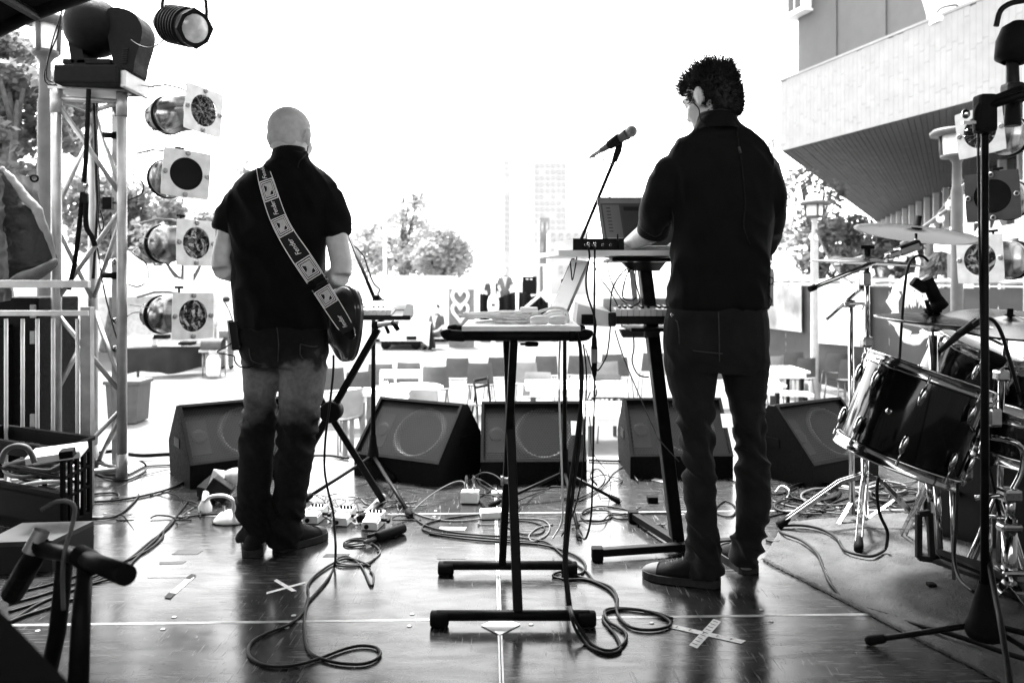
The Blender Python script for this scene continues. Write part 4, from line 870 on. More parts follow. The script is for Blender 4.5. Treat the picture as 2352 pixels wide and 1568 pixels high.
m_ = MB(); m_.prism([TL+V((-.03,-.03,ztop)), TR+V((.03,-.03,ztop)), TR+V((.03,.05,ztop)), TB+V((.05,.04,ztop)), TB+V((-.04,.04,ztop))], (0,0,.012)); m_.build('top_plate', alu, tw)
# flat lamp bar
bx = P(268,1,4.52).x
lb = thing('lamp_bar', 'flat pale upright bar with round bolts carrying the four chrome lamps', 'lamp bar', V((bx,4.52,0)))
m_ = MB(); m_.bbox((bx,4.52,(zz(235,4.52)+0)/2), (.052,.012,zz(235,4.52)), .002); m_.build('bar', alu, lb)
for v in (260,385,500,600,736,800):
    m_ = MB(); m_.lathe([(0,.02),(.006,.02),(.009,.012),(.012,.006)], (bx,4.513,zz(v,4.52)), (0,-1,0), 14); m_.build('bolt', chrome, lb)
m_ = MB(); m_.bbox((bx,4.56,.008), (.2,.2,.012), .002); m_.build('foot_plate', alu, lb)
# PAR lamps: axis along local -Y (front), origin at the lens plate
gelm2 = M('dark_gel', .012, .12, 0, .4, 6, 1.0, 9, coat=.6); 
def make_par(label, gelkind, dark=False, fr_m=None):
    t = thing('stage_lamp', label, 'stage lamp', (0,0,0), 'cylindrical stage lamps with square gel frames', local=True)
    bm_ = canm
    m_ = MB(); m_.lathe([(.0,.098),(.02,.1),(.022,.104),(.03,.104),(.032,.1),(.23,.1),(.235,.105),(.25,.108),(.265,.105),(.27,.1),(.32,.098),(.335,.092),(.385,.075),(.405,.06),(.41,.0)], (0,0,0), (0,1,0), 36); bd_ = m_.build('can', bm_, t)
    m_ = MB(); m_.lathe([(.272,.101),(.274,.112),(.286,.112),(.288,.101)], (0,0,0), (0,1,0), 36); m_.build('black_band', black, bd_)
    m_ = MB(); m_.lathe([(.41,.02),(.435,.018),(.45,.008)], (0,0,.0), (0,1,0), 12); m_.build('cable_gland', rubber, bd_)
    m_ = MB()
    for k_ in range(10):
        a = k_*2*pi/10; m_.lathe([(0,.006),(.003,.006),(.004,.002)], (.09*math.cos(a),.345,.09*math.sin(a)), (math.cos(a),.4,math.sin(a)), 8)
    m_.build('vent_hole', black, bd_)
    h, r, n = .127, .088, 40; vs = []
    for y in (-.012,-.016):
        for k_ in range(n):
            a = 2*pi*k_/n; c_, s_ = math.cos(a), math.sin(a); q = h/max(abs(c_), abs(s_)); q = min(q, h*1.385); vs += [V((c_*r,y,s_*r)), V((c_*q,y,s_*q))]
    fs = []
    for k_ in range(n):
        a, b_ = 2*k_, 2*((k_+1) % n); fs += [(a, a+1, b_+1, b_), (2*n+a, 2*n+b_, 2*n+b_+1, 2*n+a+1), (a, b_, 2*n+b_, 2*n+a), (a+1, 2*n+a+1, 2*n+b_+1, b_+1)]
    m_ = MB(); m_.add(vs, fs); fr = m_.build('gel_frame', fr_m or frame_m, t)
    rr_ = random.Random(hash(gelkind) % 97); sd_ = gelkind*7.3
    def gf(u, v):
        p = V((u*3.2+sd_, v*3.2, sd_)); c_ = math.atan2(v-.5, u-.5)
        if dark: return V((0,.001,0))
        return V((0, .014*noise.noise(p*1.6)+.009*abs(noise.noise(p*3))+(.008*math.sin(c_*13) if gelkind in (0,4) else .0), 0))
    m_ = MB(); N_ = 26; vs = []; ids = {}
    for i in range(N_+1):
        for j in range(N_+1):
            u, v = j/N_, i/N_; x, z = (u-.5)*2, (v-.5)*2; x_ = x*math.sqrt(max(0,1-z*z/2)); z_ = z*math.sqrt(max(0,1-x*x/2))
            vs.append(V((x_*.094,-.004,z_*.094))+gf(u, v))
    m_.add(vs, [(i*(N_+1)+j, i*(N_+1)+j+1, (i+1)*(N_+1)+j+1, (i+1)*(N_+1)+j) for i in range(N_) for j in range(N_)], True); m_.build('gel', gel_b if dark else gelm2, t)
    for a in (0, pi/2, pi, -pi/2):
        m_ = MB(); q = Matrix.Rotation(a, 3, 'Y') @ V((0,-.02,.112)); m_.lathe([(0,.014),(.006,.014),(.007,.008)], q+V((0,.004,0)), (0,-1,0), 12); m_.build('retaining_clip', alu, t)
    m_ = MB(); q = [V((.118*math.cos(a), .12, .118*math.sin(a)*.98)) for a in [pi*(.5+k_/10*.5) for k_ in range(-10, 11)]]
    q = [V((0,.12,.122)), V((-.06,.13,.13)), V((-.13,.15,.128)), V((-.2,.2,.1))]; m_.tube(q, .0065, 8); m_.build('yoke_rod', alu, t)
    m_ = MB(); m_.cyl((0,.12,.1), (0,.12,.15), .006, n=8); m_.bbox((0,.12,.156), (.05,.014,.014), .004); m_.build('wing_knob', rubber, t)
    return t
PL = [('chrome stage lamp highest on the left bar with a fan-creased dark gel', (464,255,4.45), -62, 5), ('stage lamp with a flat black disc, second from the top on the left bar', (426,400,4.3), -42, 4),
      ('chrome stage lamp third from the top on the left bar with a glossy crumpled gel', (447,558,4.42), -60, 1), ('chrome stage lamp lowest on the left bar beside the hip of the bald man', (440,725,4.4), -56, 1)]
PRr = [('stage lamp uppermost right of the drums with a fan-creased gel crossed by a black pole', (2254,303,4.3), 60, -6), ('dark framed stage lamp with a flat black disc right of the drums', (2281,451,4.15), 46, -3),
       ('stage lamp lowest right of the drums with a torn striped gel in a white frame', (2254,595,4.3), 62, -3)]
def par_rot(yaw, roll): return (Matrix.Rotation(math.radians(yaw), 4, 'Z') @ Matrix.Rotation(math.radians(roll), 4, 'Y')).to_euler()
for i, (lab, pos, yaw, roll) in enumerate(PL+PRr):
    o = make_par(lab, [0,1,2,3,4,5,6][i], i in (1, 5), greyp if i == 5 else None); o.location = P(*pos); o.rotation_euler = par_rot(-yaw, roll)
# lamp leads and safety wires
def hang2(label, pts, r, m, name='lamp_cable'): return hang(label, pts, r, m, name)
hang2('black lead looping from the highest left lamp to the tower', [(335,248,4.7),(322,246,4.6),(345,268,4.6),(352,300,4.6),(335,328,4.6),(300,333,4.5)], .004, cable_b)
hang2('black lead looping from the flat black disc lamp to the tower', [(328,402,4.6),(305,400,4.5),(328,420,4.5),(325,445,4.5),(295,460,4.5)], .0045, cable_b)
hang2('black lead of the third left lamp bowing out to the right', [(325,566,4.7),(305,580,4.5),(335,605,4.5),(340,640,4.5),(318,658,4.5),(294,652,4.5)], .0042, cable_b)
hang2('short black lead entering the back of the lowest left lamp', [(322,717,4.7),(305,718,4.6),(292,726,4.5)], .0042, cable_b)
hang2('black lead from the topmost flood lamp down to the moving head', [(392,62,4.1),(372,95,4.15),(345,110,4.2),(318,104,4.2),(300,92,4.2)], .004, cable_b)
for i, (a, b_) in enumerate((((306,192),(412,214)), ((306,288),(385,305)), ((306,345),(390,357)), ((302,460),(390,470)), ((300,543),(415,556)), ((300,632),(380,641)), ((298,700),(400,714)))):
    hang2(['topmost','second','third','fourth','fifth','sixth','lowest'][i]+' of the thin taut safety wires between the tower and the left lamps', [(*a,4.4), (*b_,4.5)], .0022, steelg, 'safety_wire')['group'] = 'safety wires of the left lamps'
# flood lamp at the top
fl = thing('flood_lamp', 'black ribbed flood lamp with a bright round lens hanging at the top of the picture', 'flood lamp', P(455,60,4.0))
fc, fd = P(448,66,3.95), V((.8,-.6,-.3)).normalized()
m_ = MB(); m_.lathe([(0,.082),(-.02,.09),(-.03,.088),(-.24,.084),(-.3,.06),(-.31,0)], fc, fd, 28); bd_ = m_.build('housing', black, fl)
m_ = MB()
for k_ in range(7): m_.lathe([(-.05-k_*.026,.08),(-.05-k_*.026,.098),(-.056-k_*.026,.098),(-.056-k_*.026,.08)], fc, fd, 28)
m_.build('cooling_fin', black, bd_)
e1 = fd.orthogonal().normalized(); e2 = fd.cross(e1); m_ = MB()
oc = [fc+(e1*math.cos(a)+e2*math.sin(a))*(.1 if k_ % 2 else .092)+fd*.004 for k_, a in enumerate([pi/8+k_*pi/4 for k_ in range(8)])]
inn = [fc+(e1*math.cos(pi/8+k_*pi/4)+e2*math.sin(pi/8+k_*pi/4))*.074+fd*.004 for k_ in range(8)]
m_.add(oc+inn+[p-fd*.012 for p in oc], [(k_, (k_+1) % 8, 8+(k_+1) % 8, 8+k_) for k_ in range(8)]+[(k_, 16+k_, 16+(k_+1) % 8, (k_+1) % 8) for k_ in range(8)]); m_.build('front_ring', black, fl)
m_ = MB(); m_.lathe([(.002,.07),(.012,.055),(.02,.03),(.023,0)], fc, fd, 28); m_.build('lens', M('frosted_lens', .5, .25, .1, .3, 14), fl)
m_ = MB(); m_.tube(crom([fc-fd*.08+e1*.09, fc-fd*.08+V((-.1,0,.06)), fc-fd*.1+V((-.1,0,.15)), fc-fd*.1+V((0,0,.22)), fc-fd*.1+V((.1,0,.15)), fc-fd*.08+V((.1,0,.02))], 4), .009, 8); m_.cyl(fc-fd*.1+V((0,0,.2)), fc-fd*.1+V((0,.1,.75)), .02); m_.build('yoke', black, fl)
m_ = MB(); m_.tube(crom([P(380,10,4.0), P(372,30,4.0), P(378,44,4.0), P(384,34,4.0), P(378,22,4.0)], 4), .003, 6); m_.build('safety_hook', chrome, fl)
# moving head on top of the tower
mh = thing('moving_head_lamp', 'black moving head spotlight on a square base on top of the truss tower', 'moving head', P(215,205,4.3))
mhm = M('moving_head_shell', .006, .6, 0, .3, 30, .2, 300, spec=.04)
cM = P(212,180,4.3); m_ = MB(); m_.bbox(V((P(205,1,4.25).x,4.38,(zz(205,4.3)+zz(158,4.3))/2+.006)), (.34,.34,.1), .012); m_.build('base', mhm, mh)
m_ = MB(); m_.bbox(V((P(280,1,4.25).x+.01,4.38,(zz(208,4.3)+zz(166,4.3))/2)), (.03,.28,.09), .006); m_.build('end_plate', alu, mh)
for pg in ([(150,40),(166,24),(188,22),(188,108),(198,162),(170,164),(160,120)], [(248,20),(296,24),(320,48),(326,80),(310,138),(302,170),(268,160),(254,120),(246,70)]):
    m_ = MB(); m_.prism(crom([P(a,b_,4.3) for a, b_ in pg], 4, True), (0,.16,0)); m_.build('yoke_arm', mhm, mh)
m_ = MB(); m_.bbox(P(216,150,4.38), (.26,.16,.03), .006); m_.build('yoke_base', mhm, mh)
m_ = MB(); m_.sph(P(216,65,4.38), (.15,.17,.16), 28, 18); hd = m_.build('lamp_head', mhm, mh)
m_ = MB(); m_.lathe([(.0,.06),(.02,.055),(.028,.04),(.03,0)], P(292,60,4.36), (.7,-.7,.05), 20); m_.build('pivot_cover', greyp, mh)
m_ = MB()
for k_ in range(7): m_.box(P(288-k_*.6,112+k_*5.2,4.292), (.03,.004,.005))
m_.build('vent_slot', black, mh)
# hanging straps and cables inside the tower
hang2('flat black webbing strap with a ratchet hanging inside the tower', [(204,205,4.25),(200,300,4.25),(196,380,4.25),(190,440,4.25),(182,520,4.25),(172,600,4.25),(158,665,4.25)], .012, blackm, 'ratchet_strap')
rt = thing('ratchet_buckle', 'metal ratchet buckle on the webbing strap inside the tower', 'buckle', P(188,440,4.2))
m_ = MB(); m_.bbox(P(186,430,4.23), (.03,.02,.05), .004); m_.build('frame', steelg, rt); m_ = MB(); m_.lathe([(-.008,.014),(.008,.014)], P(197,427,4.23), (1,0,0), 12); m_.build('spindle', chrome, rt); m_ = MB(); m_.bbox(P(196,455,4.235), (.03,.02,.05), .004); m_.build('lever', black, rt)
hang2('slack end of the black strap hanging twisted from the buckle', [(198,462,4.24),(197,500,4.24),(200,525,4.24),(212,545,4.24),(218,565,4.24)], .013, blackm, 'ratchet_strap')
hang2('thick black cable running down the back upright', [(214,200,4.5),(218,300,4.5),(222,420,4.5),(224,470,4.5),(220,540,4.5),(214,640,4.5)], .009, cable_b)
hang2('second black cable beside the back upright ending in a small loop', [(222,230,4.45),(224,330,4.45),(228,440,4.45),(226,500,4.45),(232,530,4.45),(238,515,4.45),(230,480,4.45)], .004, cable_b)
hang2('black cable swinging from the tower cross bar down to the lamp bar', [(222,560,4.4),(238,660,4.4),(255,730,4.4),(268,775,4.4),(276,790,4.4)], .004, cable_b)
hang2('thin black lead falling from the canopy edge past the lantern to the moving head', [(143,20,4.0),(132,80,4.0),(112,130,4.05),(102,175,4.1),(110,193,4.15),(130,196,4.2)], .0038, cable_b)
hang2('second thin lead from the canopy edge to the moving head', [(141,30,4.0),(122,90,4.0),(108,150,4.05),(108,180,4.1),(122,190,4.2)], .0034, cable_b)
sb = thing('junction_box', 'small black box clipped to the lamp bar inside the tower', 'junction box', P(248,468,4.4)); m_ = MB(); m_.bbox(P(249,467,4.4), (.05,.04,.07), .004); m_.build('case', black, sb); m_ = MB(); m_.cyl(P(257,466,4.4), P(266,466,4.45), .008); m_.build('stub', rubber, sb)
for v, lab in ((310,'short black clamp arm on the upper part of the lamp bar'), (632,'short black clamp arm on the lower part of the lamp bar')):
    m_ = MB(); m_.cyl(P(238,v,4.45), P(262,v+1,4.45), .017, n=12); m_.cyl(P(262,v+1,4.45), P(270,v+1,4.48), .02, n=12); solo('pipe_clamp', m_, rubber, lab, 'clamp')
# ---- crowd barrier at the left
yb = 3.85
br = thing('crowd_barrier', 'pale metal barrier with upright bars at the left edge behind the crate', 'barrier', P(0,1015,yb))
xa, xb = P(-120,1,yb).x, P(205,1,yb).x
for v, h, d in ((652,.036,.03), (719,.026,.026)):
    m_ = MB(); z = zz(v,yb); m_.bbox(((xa+xb)/2,yb,z), (xb-xa,d,h), .003); m_.build('rail', palem, br)
m_ = MB(); m_.bbox(((xa+xb)/2,yb,.12), (xb-xa,.026,.026), .003); m_.build('rail', palem, br)
for u in (-60,14,52,86,122,178):
    m_ = MB(); z = zz(732,yb); x = P(u,1,yb).x; m_.cyl((x,yb,.133), (x,yb,z), .009, n=10); m_.build('upright_bar', palem, br)
m_ = MB(); x = P(203,1,yb+.03).x; m_.bbox((x,yb+.02,zz(705,yb)/2), (.05,.04,zz(705,yb)), .004); m_.build('end_post', alu, br)
m_ = MB(); m_.bbox((xa,yb,zz(660,yb)/2), (.04,.04,zz(660,yb)), .004); m_.build('end_post', alu, br)
# tarpaulin heap over a flight case at the far left
def tf(s):
    return lambda u, v: V((.03*noise.noise(V((u*4,v*5,s))), -.05*abs(noise.noise(V((u*5+s,v*3,2))))-.02*noise.noise(V((u*11,v*9,s))), .03*noise.noise(V((u*3,v*4,s+5)))))
tp = thing('tarpaulin', 'crumpled dark tarpaulin with a pale folded edge draped at the left edge above the barrier', 'tarpaulin', P(30,640,4.2))
rc = crom([V(q) for q in ((3,385,0),(20,402,0),(42,430,0),(62,458,0),(84,480,0),(96,512,0),(112,545,0),(126,598,0),(122,616,0),(80,628,0),(36,644,0))], 5)
m_ = MB(); nr_, nc_ = len(rc), 18
for i, r_ in enumerate(rc):
    for j in range(nc_+1):
        u = j/nc_; x = -70+(r_.x+70)*u; y = (385+i*275/(nr_-1))*(1-u)+r_.y*u; p = P(x, y, 4.2); p.y += -.06*math.sin(u*pi)+.05*noise.noise(V((u*2.2,i*.05,3)))+.035*abs(noise.noise(V((u*6+i*.1,i*.12,1))))+.012*noise.noise(V((u*14,i*.5,1))); m_.v.append(p)
m_.f = [(i*(nc_+1)+j, i*(nc_+1)+j+1, (i+1)*(nc_+1)+j+1, (i+1)*(nc_+1)+j) for i in range(nr_-1) for j in range(nc_)]; m_.sm = [True]*len(m_.f); m_.build('sheet', tarp, tp)
ec = [P(r_.x, r_.y, 4.17) for r_ in rc[:37]]
m_ = MB(); m_.tube(ec, [.008+.017*math.sin(min(1,i/36)*pi)+.007*noise.noise(V((i*.55,0,0))) for i in range(37)], 10); m_.build('folded_edge', tarp_l, tp)
m_ = MB(); m_.sheet(P(2,384,4.3), P(88,416,4.3), P(92,520,4.3), P(60,456,4.3), 14, 10, lambda u, v: V((0,.03*noise.noise(V((u*6,v*5,2))),.01*noise.noise(V((u*7,v*3,8)))))); m_.build('back_fold', tarp_l, tp)
m_ = MB(); m_.lathe([(0,.022),(.008,.022),(.01,.012)], P(79,410,4.26), (.5,-.9,0), 14); m_.build('eyelet', rubber, tp)
m_ = MB(); m_.sheet(P(-60,705,4.05), P(24,690,4.05), P(6,400,4.1), P(-60,390,4.1), 14, 40, lambda u, v: V((.03*noise.noise(V((u*3,v*6,4))), -.03*abs(noise.noise(V((u*5,v*12,4))))-.02*noise.noise(V((u*12,v*26,1))), 0))); m_.build('hanging_flap', M('flap_cloth', .07, .6, 0, .35, 9, .5, 30), tp)
m_ = MB(); m_.tube(crom([P(18,652,4.12), P(45,640,4.1), P(80,630,4.1), P(112,612,4.12), P(128,596,4.16)], 4), [.012,.016,.022,.026,.03,.032,.034,.034,.033,.032,.03,.028,.026,.022,.02,.016,.012], 10); m_.build('lower_roll', M('roll_cloth', .06, .6, 0, .35, 9, .5, 30), tp)
cs = thing('flight_case', 'dark upright case with metal latches behind the barrier under the tarpaulin', 'flight case', P(50,1040,3.75))
m_ = MB(); m_.bbox((P(36,1,4.3).x,4.45,.5), (.3,.4,1.0), .01); m_.build('shell', cab, cs)
for v in (715,775,965,1010):
    m_ = MB(); m_.bbox(P(76,v,4.24), (.03,.012,.07), .004); m_.build('latch', steelg, cs)
cs2 = thing('flight_case', 'black tall case leaning at the very left edge behind the barrier bars', 'flight case', P(-20,1040,3.6)); m_ = MB(); m_.bbox((P(-50,1,4.2).x,4.4,.42), (.3,.4,.84), .01); m_.build('shell', cab, cs2)
m_ = MB(); m_.bbox((P(-50,1,4.2).x,4.4,.85), (.29,.39,.02), .006); m_.build('lid', blackm, cs2)
# lantern post behind the tower
def lantern_post(label, u, Y, vtop, vbot, r, disc=.0, body=None, grp='lantern posts'):
    b_ = V((P(u,1,Y).x, Y, GZ)); t = thing('lamp_post', label, 'lamp post', b_, grp); x = b_.x
    zt_ = zz(vbot,Y); m_ = MB(); m_.lathe([(0,r*1.6),(.25,r*1.55),(.3,r*1.12),(zt_-GZ-.35,r),(zt_-GZ-.3,r*.8),(zt_-GZ-.04,r*.75),(zt_-GZ,r*1.2)], b_, (0,0,1), 20); m_.build('post', body or greyp, t)
    h = zz(vtop,Y)-zt_; R_ = disc
    m_ = MB(); m_.lathe([(0,r*1.2),(.02,R_*.62),(.05,R_*.62),(.05,r)], (x,Y,zt_), (0,0,1), 24); m_.build('lower_rim', greyp, t)
    m_ = MB(); m_.lathe([(.05,R_*.5),(h-.08,R_*.56),(h-.08,0)], (x,Y,zt_), (0,0,1), 24); m_.build('glass', M('lantern_glass', .7, .3, 0, .15, 8), t)
    m_ = MB()
    for a in (.5, 2.6, 4.7): m_.cyl((x+R_*.58*math.cos(a),Y+R_*.58*math.sin(a),zt_+.03), (x+R_*.62*math.cos(a),Y+R_*.62*math.sin(a),zt_+h-.06), .018, n=6)
    m_.build('stay', greyp, t)
    m_ = MB(); m_.lathe([(h-.1,0),(h-.1,R_),(h-.06,R_*1.03),(h-.03,R_*.9),(h,R_*.2),(h,0)], (x,Y,zt_), (0,0,1), 28); m_.build('cap', greyp, t)
    return t
lantern_post('thick grey lamp post with a glass lantern behind the moving head at the far left', 104, 6.2, 28, 132, .055, .155)
# crate with cables
crm = M('crate_plastic', .006, .6, 0, .3, 20, spec=.03)
cr = thing('plastic_crate', 'dark slotted plastic crate full of cables at the left edge', 'crate', F(80,1225))
CA, CB = F(-70,1190), F(140,1236); CB = F(145,1238); CC = F(212,1196); CD = CC+(CA-CB)
zc_ = P(0,1050,3.3).z*.98
hcr = .37
def crate_side(p, q, n):
    d = (q-p); L_ = d.length; d.normalize(); nn = V((d.y,-d.x,0)); m_ = MB()
    def br_(s0, s1, z0, z1, th=.012): m_.prism([p+d*s0+V((0,0,z0)), p+d*s1+V((0,0,z0)), p+d*s1+V((0,0,z1)), p+d*s0+V((0,0,z1))], -nn*th)
    br_(0,L_,.0,.05); br_(0,L_,hcr-.05,hcr)
    for k_ in range(n+1): s = k_*(L_-.022)/n; br_(s, s+.022, .05, hcr-.05)
    for z in (.16,.25): br_(0.02,L_-.02,z,z+.012,.006)
    m_.prism([p+V((0,0,hcr))+nn*.014, q+V((0,0,hcr))+nn*.014, q+V((0,0,hcr))-nn*.01, p+V((0,0,hcr))-nn*.01], (0,0,.014)); return m_
for p, q, n in ((CA,CB,1), (CB,CC,4), (CC,CD,2), (CD,CA,4)): crate_side(p, q, n).build('slotted_side', crm, cr)
m_ = MB(); p, q = CA, CB; d = (q-p).normalized(); nn = V((d.y,-d.x,0)); m_.prism([p+V((0,0,.02)), q+V((0,0,.02)), q+V((0,0,.19)), p+V((0,0,.19))], -nn*.01+V((0,.02,0))); m_.build('end_panel', crm, cr)
m_ = MB(); m_.prism([CA+V((0,0,.006)), CB+V((0,0,.006)), CC+V((0,0,.006)), CD+V((0,0,.006))], (0,0,.01)); m_.build('floor_panel', crm, cr)
cc = (CA+CC)/2; rr = random.Random(5)
for i, lab in enumerate(('grey cable coil lying in the crate and rising over its rim', 'pale cable coil packed in the crate', 'black cable coil packed low in the crate', 'grey cable coil at the back of the crate')):
    pts = []; R0 = rr.uniform(.09,.13); ox, oy = rr.uniform(-.05,.05), rr.uniform(-.05,.05)
    for j in range(26): a = j*.7; pts.append((cc.x+ox+R0*math.cos(a)*1.1, cc.y+oy+R0*.7*math.sin(a), .08+i*.05+.02*math.sin(a*1.7+i)+j*.002))
    m_ = MB(); m_.tube(crom(pts, 3), .009 if i % 2 else .007, 7); solo('coiled_cable', m_, [cable_g,cable_w,cable_b,cable_g][i], lab, 'cable')
hang('grey cable arching above the rim of the crate', [(2,1062,3.1),(12,1036,3.1),(32,1024,3.1),(58,1026,3.1),(72,1042,3.1),(80,1062,3.1)], .011, cable_g, 'coiled_cable')
bk = MB(); a = P(62,1045,3.15); R_ = Matrix.Rotation(.25, 3, 'Z') @ Matrix.Rotation(.12, 3, 'X') @ Matrix.Rotation(-.1, 3, 'Y'); bk.bbox(P(132,1040,3.25), (.2,.13,.03), .005, R_); solo('carton', bk, whitep, 'white flat carton lying on top of the crate', 'carton')
bk = MB(); bk.bbox(P(155,1040,3.1), (.05,.05,.03), .004, R_); solo('adapter_box', bk, crm, 'small dark adapter beside the carton in the crate', 'adapter')
wb = thing('equipment_box', 'low grey box with a paler lid on the floor before the crate', 'box', F(60,1330)); m_ = MB(); p0, p1 = F(-40,1318), F(120,1312); m_.prism([p0, p1, p1+V((.03,.24,0)), p0+V((0,.24,0))], (0,0,.1)); m_.build('body', M('box_grey', .02, .6), wb)
m_ = MB(); m_.prism([p0+V((0,-.004,.1)), p1+V((.003,-.004,.1)), p1+V((.03,.24,.1)), p0+V((0,.24,.1))], (0,0,.018)); m_.build('lid', M('box_lid_grey', .05, .6), wb)
# blurred stand parts close to the lens
nf = thing('folded_stand', 'black folded stand out of focus close to the lens at the lower left', 'stand', F(170,1790))
m_ = MB(); m_.tube([P(95,1262,1.75), P(160,1272,1.7), P(215,1290,1.62), P(290,1320,1.5)], [.016,.017,.018,.02], 16); tb_ = m_.build('cross_tube', black, nf)
m_ = MB(); m_.lathe([(-.03,.021),(0,.023),(.03,.022)], P(200,1285,1.65), (1,-.5,-.25), 16); m_.build('joint_collar', rubber, nf)
m_ = MB(); m_.tube([P(196,1290,1.65), P(186,1420,1.6), P(178,1620,1.55)], [.015,.018,.02], 14); m_.build('leg', black, nf)
m_ = MB(); m_.tube([P(150,1280,1.72), P(132,1450,1.75), P(100,1600,1.8)], [.017,.018,.018], 12); m_.build('leg', black, nf)
m_ = MB(); m_.tube([P(30,1360,1.9), P(70,1290,1.8), P(95,1250,1.75)], [.026,.024,.018], 12); m_.build('handle', rubber, nf)
m_ = MB(); m_.lathe([(-.02,.02),(.03,.017)], P(82,1248,1.76), (.4,.2,1), 12); m_.build('pale_ferrule', alu, nf)
hang('grey cable arching over the folded stand at the lower left', [(95,1170,1.7),(128,1152,1.7),(158,1152,1.7),(172,1168,1.7),(165,1210,1.68),(150,1260,1.66),(144,1320,1.66),(146,1400,1.66)], .0045, cable_g)
ck = MB(); a, b_, c_ = P(-60,1340,1.05), P(0,1392,1.02), P(172,1580,.92); ck.prism([a, c_, c_+V((-.1,0,-.25)), a+V((0,0,-.25))], (-.25,-.2,0)); solo('case_lid', ck, blackm, 'black case edge slanting across the bottom left corner', 'case')
# ---------------------------------------------------------------- drum kit
def frame_of(ax):
    ax = V(ax).normalized(); e = ax.cross(V((0,1,0))).normalized(); return ax, e, ax.cross(e)
def drum(label, ctr, ax, R_, H, group=None, nl=8, a0=.25, name='floor_tom', cat='drum', hm_=None):
    ax, e1, e2 = frame_of(ax); c = V(ctr); t = thing(name, label, cat, c, group)
    m_ = MB(); m_.lathe([(-H/2,R_*.985),(-H/2+.01,R_),(H/2-.01,R_),(H/2,R_*.985)], c, ax, 64); m_.build('shell', drumb, t)
    for s in (1, -1):
        m_ = MB(); h = H/2+.006; m_.lathe([(s*(h-.028),R_+.006),(s*(h-.028),R_+.013),(s*(h-.022),R_+.011),(s*(h+.006),R_+.011),(s*(h+.011),R_+.016),(s*(h+.014),R_+.012),(s*(h+.008),R_+.004)], c, ax, 64); m_.build('hoop', chrome, t)
        m_ = MB(); m_.lathe([(s*(H/2-.01),R_+.004),(s*(H/2+.004),R_+.003),(s*(H/2+.007),R_*.97),(s*(H/2+.006),0)], c, ax, 64); m_.build('drum_head', hm_ or drumh, t)
    for k in range(nl):
        a = a0+2*pi*k/nl; d = e1*math.cos(a)+e2*math.sin(a)
        for s in (1, -1):
            p = c+d*(R_+.001)+ax*s*H*.27
            m_ = MB(); m_.lathe([(-.036,.004),(-.03,.009),(-.005,.0125),(.02,.011),(.03,.005)], p+d*.011, ax*s, 10); m_.cyl(p+ax*s*.02+d*.012, c+d*(R_+.015)+ax*s*(H/2-.008), .0034, n=8); m_.lathe([(0,.006),(.02,.006)], c+d*(R_+.016)+ax*s*(H/2-.022), ax*s, 8); m_.build('tension_lug', chrome, t)
    m_ = MB(); d = e1*math.cos(a0+.4)+e2*math.sin(a0+.4); m_.lathe([(0,.011),(.003,.011),(.004,.006),(.001,.004)], c+d*(R_+.0005), d, 14); m_.build('air_vent', chrome, t)
    return t, c, ax, e1, e2
tax = (.33,-.06,.94)
ft, fc_, fax, fe1, fe2 = drum('big black floor tom with chrome hoops tilted towards the right in front of the drums', P(2096,958,2.95), tax, .212, .335, None, 8, .32)
for k, a in enumerate((2.75, 3.05)):
    d = fe1*math.cos(a)+fe2*math.sin(a); p = fc_+d*.235+fax*(.1 if k == 0 else -.12); m_ = MB(); m_.bbox(p, (.05,.05,.07), .012); m_.build('leg_bracket', chrome, ft)
for u, v0, v1, rr_ in ((2188,1098,1330,.006), (2135,1100,1152,.011), (2155,1090,1260,.012)):
    m_ = MB(); m_.cyl(P(u-4,v0,2.86), P(u+3,v1,2.84), rr_, n=12); m_.build('support_rod', chrome, ft)
m_ = MB(); m_.bbox(P(2139,1352,2.83), (.028,.028,.045), .004); m_.build('rod_foot', rubber, ft)
t2, *_ = drum('smaller black rack tom behind the dark pole with a pale head tilted to the drummer', P(2210,862,3.45), (.26,-.3,.9), .165, .3, None, 6, .2, 'rack_tom')
drum('black snare drum half hidden by the dark pole at the right edge', P(2330,1000,3.1), (.2,-.1,.97), .178, .16, None, 8, .5, 'snare_drum')
t3 = drum('large black bass drum in the shade behind the floor tom', P(2330,1165,3.35), (.75,.62,.05), .27, .42, None, 8, .3, 'bass_drum', 'drum', M('black_drum_head', .02, .4))[0]
t4 = drum('dark floor tom at the right edge with its pale head catching the light', P(2400,900,3.4), (-.2,-.25,.95), .2, .36, None, 6, .3, 'floor_tom')[0]
def cymbal(label, ctr, ax, R_, name='cymbal', flip=1, grp='cymbals of the drum kit'):
    t = thing(name, label, 'cymbal', ctr, grp); m_ = MB(); ax = V(ax).normalized()*flip
    pr = [(.0,.005)]; pr = [(.034,.006),(.032,R_*.09),(.022,R_*.19),(.018,R_*.24)]+[(.018*(1-((q-.24)/.76)**1.5)-.004*((q-.24)/.76), R_*q) for q in [.35,.5,.65,.8,.92,1]]
    pr = pr+[(h-.0012, r) for h, r in reversed(pr)]
    m_.lathe(pr, ctr, ax, 72); m_.build('bronze_disc', cym, t); return t
c1 = P(2104,536,3.5); a1 = (.17,.02,.98); cymbal('topmost crash cymbal sloping down to the right with a black sleeve on top', c1, a1, .255)
c2 = P(1990,603,3.5); a2 = (.06,-.02,1); cymbal('level crash cymbal in the middle with a black wing nut sleeve', c2, a2, .235)
c3 = P(2140,734,3.0); a3 = (.07,-.06,1)
cymbal('upper hi hat cymbal of the pair above the floor tom', c3, a3, .2, 'hi_hat_cymbal'); cymbal('lower hi hat cymbal of the pair, its bell pointing down', c3-V((0,0,.012)), a3, .2, 'hi_hat_cymbal', -1)
